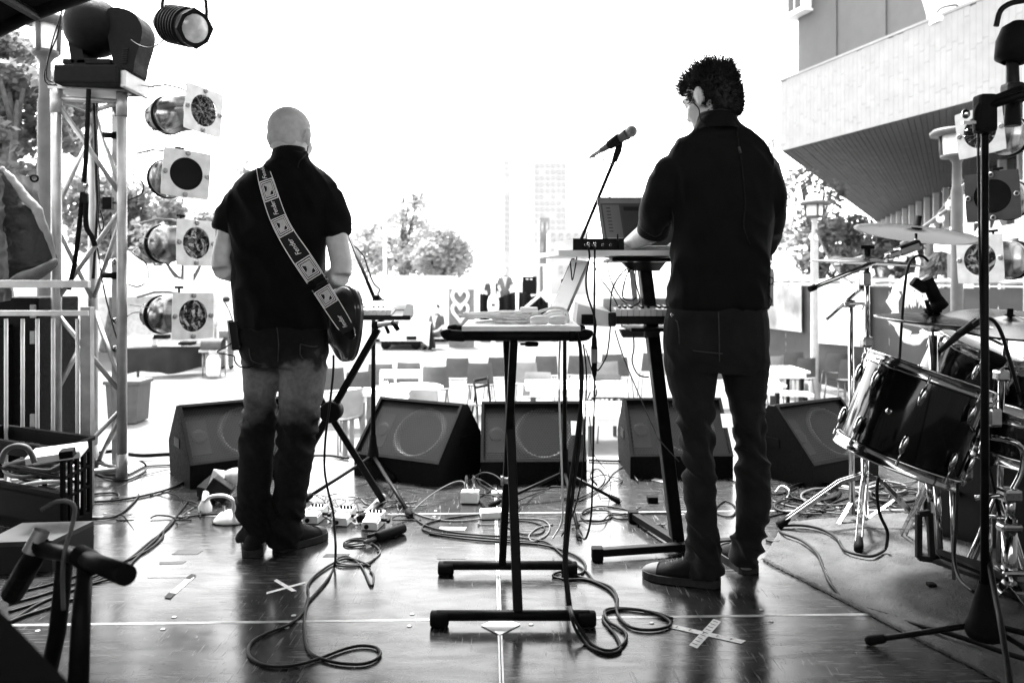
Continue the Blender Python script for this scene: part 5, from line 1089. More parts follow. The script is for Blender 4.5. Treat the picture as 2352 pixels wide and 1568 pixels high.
cymbal('big pale ride cymbal at the right edge behind the dark pole', P(2318,742,3.2), (-.04,-.2,1), .26, 'ride_cymbal')
def topper(c, ax, t, h=.05, wing=False):
    m_ = MB(); m_.lathe([(.02,.022),(.03,.022),(.032,.014),(.032+h,.014),(.034+h,.009),(.034+h,0)], c, ax, 14)
    if wing: m_.bbox(V(c)+V(ax)*(.05+h*.6), (.06,.012,.016), .004)
    m_.build('sleeve', rubber, t)
# stand A (thin) and B (thick) with booms
sA = thing('cymbal_stand', 'chrome stand with a short boom through a wing clamp left of the floor tom', 'cymbal stand', F(1958,1190))
m_ = MB(); m_.cyl(P(1957,1180,3.6), P(1954,705,3.6), .0135, .0115, 14); m_.build('pole', chrome, sA)
m_ = MB(); m_.cyl(P(1898,733,3.56), P(1976,664,3.56), .0095, n=12); m_.build('boom', chrome, sA)
m_ = MB(); m_.bbox(P(1948,697,3.56), (.05,.05,.035), .008); m_.lathe([(0,.008),(.09,.007)], P(1950,698,3.54), (1,-.1,.05), 10); m_.box(P(1986,694,3.53), (.008,.012,.07), Matrix.Rotation(.4,3,'Y')); m_.build('wing_clamp', chrome, sA)
m_ = MB(); m_.bbox(P(1978,655,3.55), (.04,.04,.055), .01); m_.build('tilter', chrome, sA)
for (a, b_) in (((1957,1150,3.6),(1905,1240,3.5)), ((1957,1150,3.6),(2010,1215,3.7))):
    m_ = MB(); bar(m_, P(*a), P(*b_), .02, .006); m_.build('leg', chrome, sA)
sB = thing('cymbal_stand', 'chrome stand with folding tripod legs carrying two crash cymbals and a long boom', 'cymbal stand', F(1985,1180))
m_ = MB(); m_.cyl(P(1985,1192,3.5), P(1987,1010,3.5), .0165, n=14); m_.cyl(P(1987,1010,3.5), P(1993,790,3.5), .014, n=14); m_.cyl(P(1993,790,3.5), P(1991,612,3.5), .0105, n=14); m_.build('pole', chrome, sB)
for v in (785,1040): m_ = MB(); m_.bbox(P(1990,v,3.49), (.05,.045,.05), .012); m_.build('collar_clamp', chrome, sB)
m_ = MB(); m_.bbox(P(1988,640,3.48), (.035,.04,.06), .006); m_.build('tilter', chrome, sB)
topper(c2, V(a2).normalized(), sB, .03, True)
m_ = MB(); m_.cyl(P(1862,663,3.38), P(2095,567,3.5), .011, n=12); m_.build('boom', chrome, sB)
m_ = MB(); m_.cyl(P(1860,664,3.378), P(1872,659,3.386), .0135, n=12); m_.build('boom_tip', rubber, sB)
m_ = MB(); m_.bbox(P(2085,570,3.48), (.11,.05,.045), .014, Matrix.Rotation(-.35,3,'Y')); m_.build('boom_ratchet', chrome, sB); m_ = MB(); m_.cyl(P(2104,565,3.5), c1, .006, n=8); m_.build('cymbal_rod', chrome, sB)
topper(c1, V(a1).normalized(), sB, .045)
m_ = MB(); m_.bbox(P(2050,584,3.47), (.05,.05,.03), .008, Matrix.Rotation(-.35,3,'Y')); m_.build('boom_clamp', chrome, sB)
hubB = P(1988,1088,3.5)
for tip, knee in ((F(1792,1204,.03), None), (F(2110,1195,.03), None), (F(1972,1258,.03), None)):
    m_ = MB(); k_ = hubB.lerp(tip, .3)+V((0,0,.03)); 
    for s in (-1, 1):
        o_ = V((tip.y-hubB.y, hubB.x-tip.x, 0)).normalized()*.011*s; bar(m_, hubB+o_, k_+o_, .005, .02); bar(m_, k_+o_, tip+o_, .005, .02)
    lg = m_.build('leg', chrome, sB)
    m_ = MB(); d = (tip-k_).normalized(); m_.lathe([(-.05,.014),(-.01,.019),(.012,.017),(.015,.004)], tip, d, 12); m_.build('rubber_foot', rubber, lg)
    m_ = MB(); bar(m_, hubB+V((0,0,-.2)), hubB.lerp(tip,.55)+V((0,0,.0)), .02, .004); m_.build('leg_brace', chrome, lg)
# hi-hat stand with pedal
hh = thing('hi_hat_stand', 'chrome hi hat stand rising behind the floor tom with its foot pedal on the rug', 'hi hat stand', F(2150,1290))
m_ = MB(); m_.cyl(P(2150,1280,3.05), P(2143,770,3.02), .0155, n=14); m_.cyl(P(2143,770,3.02), P(2141,650,3.0), .0045, n=8); m_.build('pole', chrome, hh)
m_ = MB(); m_.lathe([(-.036,.02),(-.03,.03),(-.012,.03),(-.01,.02)], c3, a3, 16); m_.build('lower_seat', rubber, hh); m_ = MB(); m_.lathe([(.03,.03),(.036,.034),(.044,.02),(.06,.009)], c3, a3, 16); m_.build('clutch_felt', rubber, hh); m_ = MB(); m_.bbox(c3+V((.01,0,.075)), (.03,.02,.025), .004); m_.build('clutch', chrome, hh)
for tip in (F(2075,1225,.02), F(2255,1190,.02)):
    m_ = MB(); a = P(2148,1080,3.04)
    for s in (-.01, .01): bar(m_, a+V((s,0,0)), tip+V((s,0,0)), .005, .02)
    m_.build('leg', chrome, hh)
m_ = MB(); a, b_ = F(2120,1290,.03), F(2215,1335,.03); m_.prism([F(2115,1275,.012), F(2138,1292,.012), F(2290,1345,.012), F(2300,1318,.012)], (0,0,.014)); m_.build('pedal_base', darkg, hh)
m_ = MB(); m_.prism([F(2140,1262,.09), F(2160,1282,.09), F(2300,1338,.03), F(2318,1315,.03)], (0,0,.012)); m_.build('footboard', darkg, hh)
m_ = MB(); p = P(2124,1230,2.9)
for (u0, v0, u1, v1) in ((2110,1180,2110,1280), (2110,1180,2135,1176), (2110,1280,2140,1284), (2135,1176,2140,1284)): bar(m_, P(u0,v0,2.92), P(u1,v1,2.92), .02, .02)
m_.build('pedal_frame', darkg, hh)
kp = thing('kick_pedal', 'dark bass drum pedal with chain and beater in the shade behind the pole', 'pedal', F(2310,1370)); m_ = MB(); m_.prism([F(2250,1330,.02), F(2290,1360,.02), F(2400,1400,.02), F(2390,1350,.02)], (0,0,.014)); m_.build('base_plate', darkg, kp)
m_ = MB(); m_.cyl(F(2272,1340), F(2272,1340)+V((0,0,.24)), .01); m_.cyl(F(2330,1345), F(2330,1345)+V((0,0,.24)), .01); m_.cyl(F(2272,1340)+V((0,0,.24)), F(2330,1345)+V((0,0,.24)), .009); m_.build('post', chrome, kp)
m_ = MB(); m_.cyl(F(2298,1340)+V((0,0,.24)), F(2292,1325)+V((0,.06,.4)), .006); m_.sph(F(2292,1325)+V((0,.06,.42)), .026, 14, 10); m_.build('beater', rubber, kp)
# heavy chrome leg stand at right edge (snare / tom holder)
hs = thing('drum_hardware_stand', 'heavy chrome tom stand with a wide base at the right edge in the shade', 'stand', F(2318,1400))
m_ = MB(); m_.cyl(P(2318,1395,2.75), P(2318,1210,2.75), .024, n=16); m_.cyl(P(2318,1210,2.75), P(2322,1130,2.75), .015, n=14); m_.build('pole', chrome, hs)
for v, d in ((1210,(.07,.05,.03)),(1135,(.06,.06,.045)),(1310,(.08,.07,.02))): m_ = MB(); m_.bbox(P(2318,v,2.74), d, .01); m_.build('collar_clamp', chrome, hs)
m_ = MB(); m_.cyl(P(2310,1136,2.74), P(2240,1143,2.8), .009); m_.tube(crom([P(2322,1130,2.74), P(2345,1085,2.74), P(2350,1040,2.74), P(2330,1015,2.74), P(2270,1003,2.8)], 4), .009, 10); m_.build('holder_arm', chrome, hs)
for tip in (F(2235,1420,.02), F(2390,1425,.02), F(2350,1340,.02)): m_ = MB(); bar(m_, P(2318,1330,2.75), tip, .03, .008); m_.build('leg', chrome, hs)
# microphones on the drums
dm = thing('drum_microphone', 'black tube microphone on a clip pointing down over the hi hats', 'microphone', P(2150,660,2.95)); m_ = MB(); m_.cyl(P(2128,640,2.95), P(2150,688,2.95), .022, .024, 16); m_.cyl(P(2150,688,2.95), P(2165,706,2.95), .025, n=16); m_.build('body', rubber, dm)
m_ = MB(); m_.bbox(P(2112,655,2.95), (.06,.03,.035), .006, Matrix.Rotation(.6,3,'Y')); m_.tube([P(2128,690,2.97), P(2135,715,2.98), P(2141,720,3.0)], .008, 8); m_.build('clip', rubber, dm)
dm = thing('drum_microphone', 'dark pencil microphone on a lead aimed at the rack tom behind the pole', 'microphone', P(2190,800,2.6)); m_ = MB(); m_.cyl(P(2160,805,2.65), P(2205,765,2.6), .009, .012, 12); m_.cyl(P(2205,765,2.6), P(2245,738,2.55), .013, n=12); m_.build('body', darkg, dm)
dm = thing('drum_microphone', 'black microphone lying across beside the snare at the right of the pole', 'microphone', P(2290,830,2.7)); m_ = MB(); m_.cyl(P(2255,810,2.7), P(2300,832,2.7), .02, .024, 14); m_.build('body', rubber, dm)
hang('black microphone lead arching from the hi hat microphone down into the floor tom', [(2132,600,2.93),(2118,588,2.93),(2098,592,2.92),(2084,620,2.92),(2076,680,2.92),(2070,760,2.92),(2066,830,2.92)], .005, cable_b)
hang('black lead arching from behind the pole to the right edge', [(2235,745,2.5),(2255,732,2.5),(2280,735,2.5),(2300,765,2.5),(2320,830,2.5),(2340,900,2.5)], .006, cable_b)
hang('thin lead from the right lamps down beside the pole', [(2255,255,2.28),(2247,290,2.28),(2249,500,2.28),(2254,760,2.28),(2258,900,2.28)], .0035, cable_b)
hang('thick lead hanging under the floor tom onto the rug and curling left', [(2018,1095,2.9),(2014,1130,2.9),(2021,1180,2.9),(2038,1220,2.9),(2036,1255,2.95)], .006, cable_b)
hang('black lead from the rack tom falling to the rug beside the pole', [(2200,1110,2.7),(2196,1200,2.65),(2192,1280,2.6),(2205,1330,2.5),(2235,1358,2.4)], .0055, cable_b)
for i, (pts, lab) in enumerate((([(2268,1265,2.3),(2285,1360,2.2),(2300,1440,2.1),(2318,1560,2.0),(2325,1640,1.95)], 'black cable running down behind the tripod at the bottom right'),)):
    hang(lab, pts, .008, cable_b)
# dark boom stand close at the right
fb_ = V((P(2262,1,2.28).x, 2.28, 0))
fs_ = mic_stand('tall black microphone stand close at the right with wide tripod legs', fb_, [F(1997,1470,.014), V((fb_.x+.5,2.2,.014)), V((fb_.x+.22,1.75,.014))], P(2262,245,2.28), None, None, .0098, .042, .15)
m_ = MB(); m_.bbox(P(2262,262,2.27), (.05,.05,.11), .012); m_.tube(crom([P(2250,300,2.26), P(2246,262,2.26), P(2258,240,2.26), P(2300,222,2.26), P(2345,205,2.26)], 4), .012, 10); m_.build('top_clamp', rubber, fs_)
m_ = MB(); m_.cyl(P(2262,246,2.26), P(2420,196,2.2), .012); m_.build('boom', black, fs_)
m_ = MB(); m_.sph(P(2218,262,2.26), (.012,.01,.014)); m_.box(P(2230,282,2.26), (.05,.012,.008)); m_.build('wing_nut', chrome, fs_)
uh = thing('hanging_lamp', 'black lamp head on a short stem hanging in the top right corner', 'lamp', P(2320,110,2.3))
m_ = MB(); m_.lathe([(-.06,.025),(-.05,.045),(-.0,.052),(.04,.046),(.06,.025),(.065,0)], P(2333,100,2.3), (.25,0,1), 20); m_.build('lamp_head', rubber, uh)
m_ = MB(); m_.tube([P(2325,140,2.3), P(2326,195,2.3), P(2326,290,2.3)], [.016,.018,.022], 12); m_.bbox(P(2326,215,2.3), (.05,.05,.06), .01); m_.build('stem', darkg, uh)
m_ = MB(); m_.tube(crom([P(2288,60,2.3), P(2298,25,2.3), P(2322,8,2.3), P(2352,2,2.3)], 5), .008, 8); m_.build('lead', cable_b, uh)
m_ = MB(); m_.cyl((3.0,4.62,0), (3.0,4.62,2.4), .03, n=14); lp = solo('lamp_pole', m_, alu, 'pale upright tube just outside the right edge holding the right lamps', 'pole')
for v in (303,451,595): m_ = MB(); z = zz(v-40,4.4); m_.cyl((2.75,4.5,z), (3.0,4.6,z), .014, n=8); m_.build('side_arm', alu, lp, V(lp.location))

rs_ = thing('cymbal_stand', 'chrome stand with a bent boom holding the ride cymbal behind the dark pole', 'cymbal stand', F(2296,1330))
m_ = MB(); m_.cyl(P(2296,1290,3.05), P(2300,860,3.1), .013, n=12); m_.cyl(P(2300,860,3.1), P(2316,750,3.2), .009, n=12); m_.build('pole', chrome, rs_)
for v in (862, 1010): m_ = MB(); m_.bbox(P(2299,v,3.08), (.05,.045,.045), .01); m_.build('collar_clamp', chrome, rs_)
m_ = MB(); m_.lathe([(.02,.02),(.034,.02),(.036,.012),(.06,.011),(.06,0)], P(2318,742,3.2), (-.04,-.2,1), 14); m_.build('sleeve', rubber, rs_)
for tip in (F(2225,1300,.02), F(2350,1310,.02)):
    m_ = MB(); a = P(2297,1130,3.06)
    for s_ in (-.01, .01): bar(m_, a+V((s_,0,0)), tip+V((s_,0,0)), .005, .02)
    m_.build('leg', chrome, rs_)
ta = thing('tom_arm', 'short chrome tom arm with a ball joint beside the rack tom', 'tom arm', P(2225,975,3.3))
m_ = MB(); m_.cyl(P(2205,1060,3.3), P(2228,960,3.3), .012, n=12); m_.cyl(P(2228,960,3.3), P(2212,905,3.35), .01, n=12); m_.build('rod', chrome, ta); m_ = MB(); m_.sph(P(2228,960,3.3), .022, 14, 10); m_.bbox(P(2218,1010,3.28), (.045,.04,.04), .008); m_.build('ball_clamp', chrome, ta)
# ---------------------------------------------------------------- things on the stage floor
def lead(label, pts, r=.0045, m=None, k=6, name='floor_cable', z=0.001):
    m_ = MB(); q = [F(p[0], p[1], (p[2] if len(p) > 2 else 0)+r+z) for p in pts]; m_.tube(crom(q, k), r, 7); return solo(name, m_, m or cable_b, label, 'cable')
# instrument lead of the guitarist
m_ = MB(); q = [P(766,815,3.12), P(765,860,3.1), P(757,930,3.08), P(748,1000,3.08), P(745,1070,3.08), P(752,1120,3.08), P(765,1175,3.05), P(769,1225,3.0), P(771,1262,2.95)]
q += [F(u,v,.006) for u,v in ((768,1300),(752,1330),(725,1362),(706,1385),(699,1420),(700,1450),(704,1480),(715,1500),(740,1512),(780,1522),(830,1524),(860,1515),(874,1500),(862,1486),(828,1482),(790,1490),(750,1505),(700,1522),(650,1530),(605,1526),(575,1508),(570,1490),(580,1472),(610,1455),(660,1435),(688,1415),(703,1390),(708,1365),(707,1345),(720,1325),(745,1305),(775,1288),(800,1282),(830,1290),(850,1300))]
m_.tube(crom(q, 5), .0048, 7); solo('guitar_cable', m_, cable_b, 'long black lead hanging from the guitar and coiling in wide loops on the front floor', 'cable')
lead('smaller black cable coil beside the guitar lead', [(868,1268),(872,1252),(852,1238),(815,1236),(790,1246),(800,1254),(840,1252)], .0038)
lead('grey ended cable looping from the black tube past the coil', [(862,1237,.02),(835,1245,.01),(800,1250),(794,1243),(820,1238),(852,1246),(872,1262),(868,1275),(840,1292),(800,1296),(775,1290)], .0035, cable_g)
lead('double loop of black cable below the tube', [(850,1310),(858,1322),(852,1345),(830,1300),(800,1278),(776,1282),(772,1296),(800,1300),(840,1296),(860,1282)], .004)
tb = thing('cable_tube', 'short black tube lying on the floor with a silver middle beside the pedals', 'tube', F(885,1230)); a, b_ = F(862,1236,.02), F(915,1218,.02); d = (b_-a).normalized()
m_ = MB(); m_.lathe([(0,.0),(0,.02),(.012,.0215),(.15,.0215),(.162,.02),(.162,0)], a+V((0,0,.003)), d, 16); m_.build('barrel', black, tb); m_ = MB(); m_.lathe([(-.06,.006),(-.05,.009),(0,.01)], a, d, 12); m_.build('tail', cable_g, tb); m_ = MB(); m_.prism([a-d*.05+V((0,.015,.018)), a+V((0,.022,.018)), a+V((0,-.002,.018)), a-d*.045], (0,0,.004)); m_.build('flap', black, tb)
# coil of cables at the right foot bar
def coil(label, u, v, ru, rv, n, r, m=None, tail=None, seed=1, name='floor_cable'):
    rr_ = random.Random(seed); q = []
    for j in range(n*9):
        a = j*2*pi/9; s = 1+.12*noise.noise(V((j*.37, seed, 0))); q.append((u+ru*s*math.cos(a)+rr_.uniform(-2,2), v+rv*s*math.sin(a)+rr_.uniform(-1,1), (j/9)*r*1.1))
    return lead(label, (tail or [])+q, r, m, 4, name)
lead('pair of black cables running from the table foot in loops to the right floor', [(1303,1330),(1312,1400,.06),(1330,1440,.03),(1352,1470),(1380,1490),(1410,1492),(1434,1475),(1438,1455),(1420,1440),(1400,1428),(1390,1412),(1392,1400),(1420,1396),(1470,1400),(1515,1412),(1540,1428),(1530,1440),(1490,1446),(1450,1440),(1425,1420),(1415,1395),(1418,1375),(1405,1350),(1370,1335),(1325,1322),(1290,1310)], .0052)
lead('black cable beside it bending round the end of the foot bar', [(1300,1340),(1306,1390,.06),(1320,1440,.03),(1345,1478),(1375,1495),(1400,1500),(1425,1490),(1415,1460),(1398,1440),(1385,1420),(1396,1404),(1440,1398),(1500,1405),(1545,1420)], .0048)
lead('black cables curving back from the loops to the table legs', [(1420,1395),(1410,1365),(1385,1345),(1345,1330),(1300,1330),(1270,1322),(1290,1312),(1330,1318),(1345,1300),(1330,1280),(1290,1262),(1240,1250),(1180,1245),(1100,1240),(1030,1232),(985,1224)], .0048)
lead('black cable along the middle floor crossing both table legs', [(940,1178),(975,1205),(1030,1220),(1100,1228),(1180,1232),(1235,1240),(1262,1248),(1300,1280),(1345,1310),(1360,1330)], .0044)
lead('grey cable along the middle floor in a flat bend near the tripod foot', [(905,1150),(940,1172),(990,1190),(1050,1196),(1110,1190),(1150,1178),(1165,1165),(1160,1140)], .0036, cable_g)
lead('black cable bending back in a long hook over the middle floor', [(1235,1245),(1150,1238),(1060,1230),(990,1222),(970,1212),(985,1200),(1040,1188),(1110,1180)], .0044)
lead('black cable loop under the back table leg', [(1175,1215),(1160,1205),(1175,1196),(1220,1198),(1250,1210),(1240,1225),(1205,1226),(1180,1218)], .0036)
lead('grey looped cable right of the back leg', [(1120,1188),(1180,1190),(1240,1192),(1262,1206),(1255,1228),(1225,1242),(1215,1230),(1235,1212),(1270,1204)], .0036, cable_g)
lead('black cable meandering in small coils right of the tripod', [(1340,1180),(1360,1172),(1395,1172),(1405,1185),(1385,1196),(1350,1196),(1335,1185),(1345,1170),(1380,1162),(1430,1168),(1452,1178),(1445,1190),(1415,1190),(1400,1178),(1440,1180),(1500,1178),(1545,1178)], .0042)
lead('thin black cable beyond the tripod running to the stage edge', [(1330,1150),(1370,1130),(1395,1105),(1410,1085),(1440,1068),(1465,1062)], .003)
lead('second thin cable fanning from the tripod to the stage edge', [(1320,1148),(1375,1120),(1390,1095),(1372,1075),(1355,1090),(1372,1112)], .003)
lead('cable lying along the stage edge left of the monitors', [(228,1040),(260,1036),(290,1042),(330,1046),(390,1043),(470,1042)], .012, blackm)
lead('thick black cable along the stage edge between two monitors', [(715,1046),(760,1046),(800,1052)], .008); lead('black cable along the stage edge in the right gap', [(1352,1056),(1400,1058),(1460,1058)], .007)
# left side leads
lead('black cable from the crate bending up to the lamp tower foot', [(205,1080),(240,1095),(285,1102),(315,1092),(335,1078),(332,1064,.03),(322,1058,.05)], .006)
lead('black cable from the tower towards the first monitor', [(330,1070),(370,1068),(420,1066)], .005)
lead('black cable running from the crate to the foot of the first monitor', [(200,1152),(250,1150),(320,1140),(390,1122),(425,1105)], .006)
lead('black cable curling over the left floor beside the crate', [(210,1190),(245,1190),(275,1180),(300,1160),(316,1142),(318,1135)], .005)
lead('black cable with a plug end beside the crate', [(205,1135),(240,1132),(268,1132),(272,1142),(255,1146)], .005)
for i, o_ in enumerate((0, 8, 14)):
    lead(['upper','middle','lower'][i]+' of three black leads sweeping from the adapters to the lower left corner', [(432-o_,1150+o_*.3),(405-o_*.6,1185+o_),(378-o_,1215+o_),(372-o_*2,1235+o_*.6),(340-o_*3,1262+o_*1.4),(300-o_*3,1282+o_*1.4),(240,1302+o_*1.6),(180,1320+o_*2),(100,1345+o_*2.4),(20,1362+o_*3)], .0046)
lead('black lead from the adapters curving behind the white wedge to the pedals', [(410,1190),(460,1182),(510,1180),(548,1188)], .0046); lead('pair of black leads in the lower left running to the corner', [(330,1265),(296,1300),(300,1325),(250,1330),(180,1350),(90,1385),(20,1430)], .0046)
lead('black lead lying low at the far left floor', [(20,1428),(60,1412),(110,1396),(150,1380),(190,1372)], .006)
# mess of thin wires by the pedals
rr = random.Random(21)
for i in range(6):
    x0 = 700+i*32; q = [(x0+rr.uniform(-30,30)+j*14, 1135+rr.uniform(-14,22)+j*5, abs(rr.uniform(0,.03))) for j in range(7)]
    lead('thin wire in the tangle between the pedals and the X stand foot', q, .0019, [cable_b,cable_g,cable_b][i % 3])['group'] = 'tangle of thin wires behind the pedals'
lead('grey lead running from the X stand foot to the pedals', [(735,1172,.02),(790,1178),(850,1172),(905,1162),(945,1160)], .0034, cable_g)
lead('white patch lead curling between the second and third pedals', [(812,1190,.03),(822,1184,.03),(832,1190,.01),(828,1200),(815,1203),(806,1196,.02)], .0035, cable_w)
lead('white patch lead curling right of the first pedal', [(742,1185,.03),(752,1190,.01),(762,1196),(775,1192,.02)], .0035, cable_g)
lead('thin dark cable rising in an arc to the small plug box', [(942,1178),(985,1140,.04),(1025,1115,.06),(1052,1105,.07),(1066,1108,.07),(1068,1122,.06)], .0032, cable_g)
hang('thin lead arching from the plug box over to the cable table leg', [(1082,1112,3.95),(1090,1095,3.95),(1110,1085,3.9),(1135,1090,3.85),(1155,1105,3.7)], .0032, cable_b)
hang('second thin lead arching lower from the plug box', [(1076,1112,3.95),(1084,1100,3.95),(1100,1100,3.9),(1130,1118,3.85),(1160,1145,3.7)], .0032, cable_b)
# pedals
def pedal(label, u, v, s=1.0, m=None):
    b_ = F(u, v); t = thing('effect_pedal', label, 'effect pedal', b_, 'effect pedals on the floor'); R_ = Matrix.Rotation(math.radians(-8), 3, 'Z'); W, D_ = .072*s, .122*s
    def q(x, y, z): return b_+R_ @ V((x, y+D_/2, z))
    m_ = MB(); m_.prism([q(-W/2,-D_/2,.003), q(-W/2,-D_/2,.03), q(-W/2,-D_/2+.055,.036), q(-W/2,-D_/2+.058,.052), q(-W/2,D_/2,.056), q(-W/2,D_/2,.003)], R_ @ V((W,0,0))); m_.build('case', m or white, t)
    m_ = MB(); m_.prism([q(-W/2+.004,-D_/2-.003,.03), q(W/2-.004,-D_/2-.003,.03), q(W/2-.004,-D_/2+.05,.0385), q(-W/2+.004,-D_/2+.05,.0385)], (0,0,.008)); m_.build('tread_plate', whitep, t)
    m_ = MB(); m_.lathe([(0,.01),(.006,.01),(.007,.0)], q(-.012,-D_/2-.001,.017), R_ @ V((0,-1,0)), 12); m_.build('thumb_screw', black, t)
    m_ = MB()
    for k_ in range(4): m_.lathe([(0,.006),(.012,.006),(.012,0)], q(-W/2+.012+k_*.016,D_/2-.03,.054), (0,0,1), 10)
    m_.build('knob', black, t)
    m_ = MB(); m_.cyl(q(W/2,-.0,.03), q(W/2+.028,0,.03), .007, n=10); m_.bbox(q(W/2+.034,-.006,.03), (.014,.034,.016), .003); m_.build('jack_plug', black, t); return t
for u, v, lab in ((712,1203,'white effect pedal nearest the shoe of the bald man'), (779,1208,'white effect pedal in the middle of the three beside the X stand'), (848,1218,'white effect pedal at the right of the three beside the black tube')): pedal(lab, u, v)
pb_ = thing('plug_box', 'small white box with two upright jack plugs on the floor before the second monitor', 'switch box', F(1078,1158)); m_ = MB(); m_.bbox(F(1079,1158)+V((0,.03,.032)), (.085,.06,.055), .004, Matrix.Rotation(-.1,3,'Z')); m_.build('case', offw, pb_)
for dx in (-.018, .018): m_ = MB(); m_.lathe([(0,.007),(.012,.009),(.06,.008),(.075,.004)], F(1079,1158)+V((dx,.03,.06)), (0,0,1), 10); m_.build('jack_plug', chrome, pb_)
m_ = MB(); m_.bbox(F(1130,1192)+V((0,.03,.018)), (.11,.075,.034), .008, Matrix.Rotation(.15,3,'Z')); solo('power_brick', m_, white, 'white power brick lying beside the cable table back leg', 'power brick')
m_ = MB(); m_.bbox(F(1150,1140)+V((0,.02,.012)), (.09,.05,.02), .004, Matrix.Rotation(.1,3,'Z')); solo('paper_slip', m_, offw, 'pale folded paper on the floor behind the tripod', 'paper')
# adapters, white wedge and foot switch by the left man
m_ = MB(); m_.prism([F(452,1140,.01), F(492,1150,.01), F(530,1118,.02), F(488,1108,.02)], (0,0,.05)); solo('transformer', m_, black, 'black transformer block leaning in the adapter heap left of the bald man', 'transformer')
m_ = MB(); m_.bbox(F(500,1160)+V((0,.03,.07)), (.11,.06,.085), .008, Matrix.Rotation(.6,3,'Y')); solo('transformer', m_, black, 'larger black plug transformer under the white curved lead', 'transformer')
m_ = MB(); m_.prism([P(490,1130,3.98), P(515,1098,3.98), P(515,1082,4.0), P(490,1078,4.0), P(476,1120,4.0)], (0,.012,0)); solo('paper_sheet', m_, whitep, 'white card standing among the black adapters', 'card')
m_ = MB(); m_.sph(F(530,1150)+V((0,.08,.1)), (.07,.05,.045), 16, 10); solo('plastic_bag', m_, M('clear_bag', .42, .3, 0, .3, 20), 'pale crumpled bag behind the curved white lead', 'bag')
m_ = MB(); m_.lathe([(0,.034),(.02,.034),(.05,.02),(.085,.016),(.095,.01)], F(465,1178)+V((0,.03,.0)), (.05,0,1), 8); solo('mains_plug', m_, white, 'white mains plug standing on the floor with a curved lead', 'plug')
m_ = MB(); m_.tube(crom([F(465,1178)+V((0,.03,.09)), F(470,1150,.1), F(485,1140,.13), F(515,1138,.14), F(535,1150,.12), F(537,1175,.06), F(545,1185,.01)], 5), .0085, 8); solo('mains_lead', m_, cable_w, 'thick white lead arching from the mains plug', 'cable')
wd = MB(); p = F(520,1205); wd.prism([p+V((-.04,.2,.0)), p+V((.1,.2,0)), p+V((.06,.21,.12)), p+V((.055,.23,.29)), p+V((-.0,.23,.295)), p+V((-.01,.21,.12))], (0,.012,0)); solo('white_board', wd, white, 'tall white flared panel standing beside the left shoe of the bald man', 'board')
sw = thing('foot_switch', 'white domed foot switch with two pegs beside the left shoe of the bald man', 'foot switch', F(522,1205)); m_ = MB(); m_.ellrings([(*(F(524,1203)+V((0,.03,z))), rx, ry) for z, rx, ry in ((.004,.075,.06),(.012,.075,.06),(.04,.05,.036),(.05,.035,.024),(.052,.01,.008))], 12); m_.build('dome', white, sw); m_ = MB(); m_.ellrings([(*(F(524,1203)+V((0,.03,z))), .079, .064) for z in (.001,.005)], 20); m_.build('rubber_rim', rubber, sw)
for dx in (-.03, .02): m_ = MB(); m_.lathe([(0,.007),(.03,.006),(.034,.008)], F(524,1203)+V((dx,.03,.04)), (0,0,1), 10); m_.build('peg', steelg, sw)
lead('thin white wire ring on the floor below the adapters', [(445,1165),(425,1178),(418,1186),(424,1190),(432,1186),(424,1182)], .003, cable_g)
# tape marks
def tape(a, b_, w_, m, root, n=8, seed=0, z=.0012):
    a, b_ = F(*a), F(*b_); d = (b_-a).normalized(); s = V((-d.y, d.x, 0)); rr_ = random.Random(seed); m_ = MB(); vs = []
    for i in range(n+1):
        p = a.lerp(b_, i/n)+V((0,0,z)); j = rr_.uniform(-.002,.002) if i in (0, n) else 0; vs += [p+s*(w_/2)+d*j*3, p-s*(w_/2)-d*j*3]
    m_.add(vs, [(i*2, i*2+1, i*2+3, i*2+2) for i in range(n)]); m_.prism([vs[0], vs[1], vs[3], vs[2]], (0,0,.0003)); return m_
def cross(label, strips, m, w_, marks=False):
    t = thing('tape_cross', label, 'tape mark', F(*strips[0][0]))
    for i, (a, b_) in enumerate(strips):
        o = tape(a, b_, w_, m, t, seed=i, z=.0012+i*.0008).build('tape_strip', m, t)
        if marks:
            A_, B_ = F(*a), F(*b_); d = (B_-A_).normalized(); s = V((-d.y,d.x,0)); m_ = MB()
            for k_ in range(9 if i == 0 else 5):
                c = A_.lerp(B_, (k_+.6)/(9.5 if i == 0 else 5.5))+V((0,0,.0035)); q = s*.3+d*.5; L_ = .009 if i == 0 else .006
                m_.add([c-s*L_-d*.003+V((0,0,0)), c-s*L_+d*.001, c+s*L_+d*.005, c+s*L_+d*.001], [(0,1,2,3)])
            m_.build('dash_print', black, o)
cross('white tape cross on the floor below the bald man', [((612,1362),(702,1337)), ((632,1332),(676,1358))], tape_w, .016)
cross('dashed white tape cross at the lower right of the centre', [((1592,1485),(1648,1424)), ((1536,1437),(1708,1475))], M('dashed_tape', .6, .6, 0, .2, 80), .028, True)
t = thing('tape_corner', 'white tape corner with torn dark ends on the left floor', 'tape mark', F(440,1322)); tape((342,1324),(440,1323),.02,tape_w,t).build('tape_strip', M('faded_tape', .15, .6, 0, .4, 60), t); tape((388,1370),(440,1325),.024,tape_w,t,z=.002).build('tape_strip', tape_w, t)
m_ = tape((384,1374),(396,1362),.026,black,t,z=.003); m_.add(tape((430,1330),(446,1320),.026,black,t,z=.0032).v, [(i*2, i*2+1, i*2+3, i*2+2) for i in range(8)]); m_.build('torn_end', black, t)
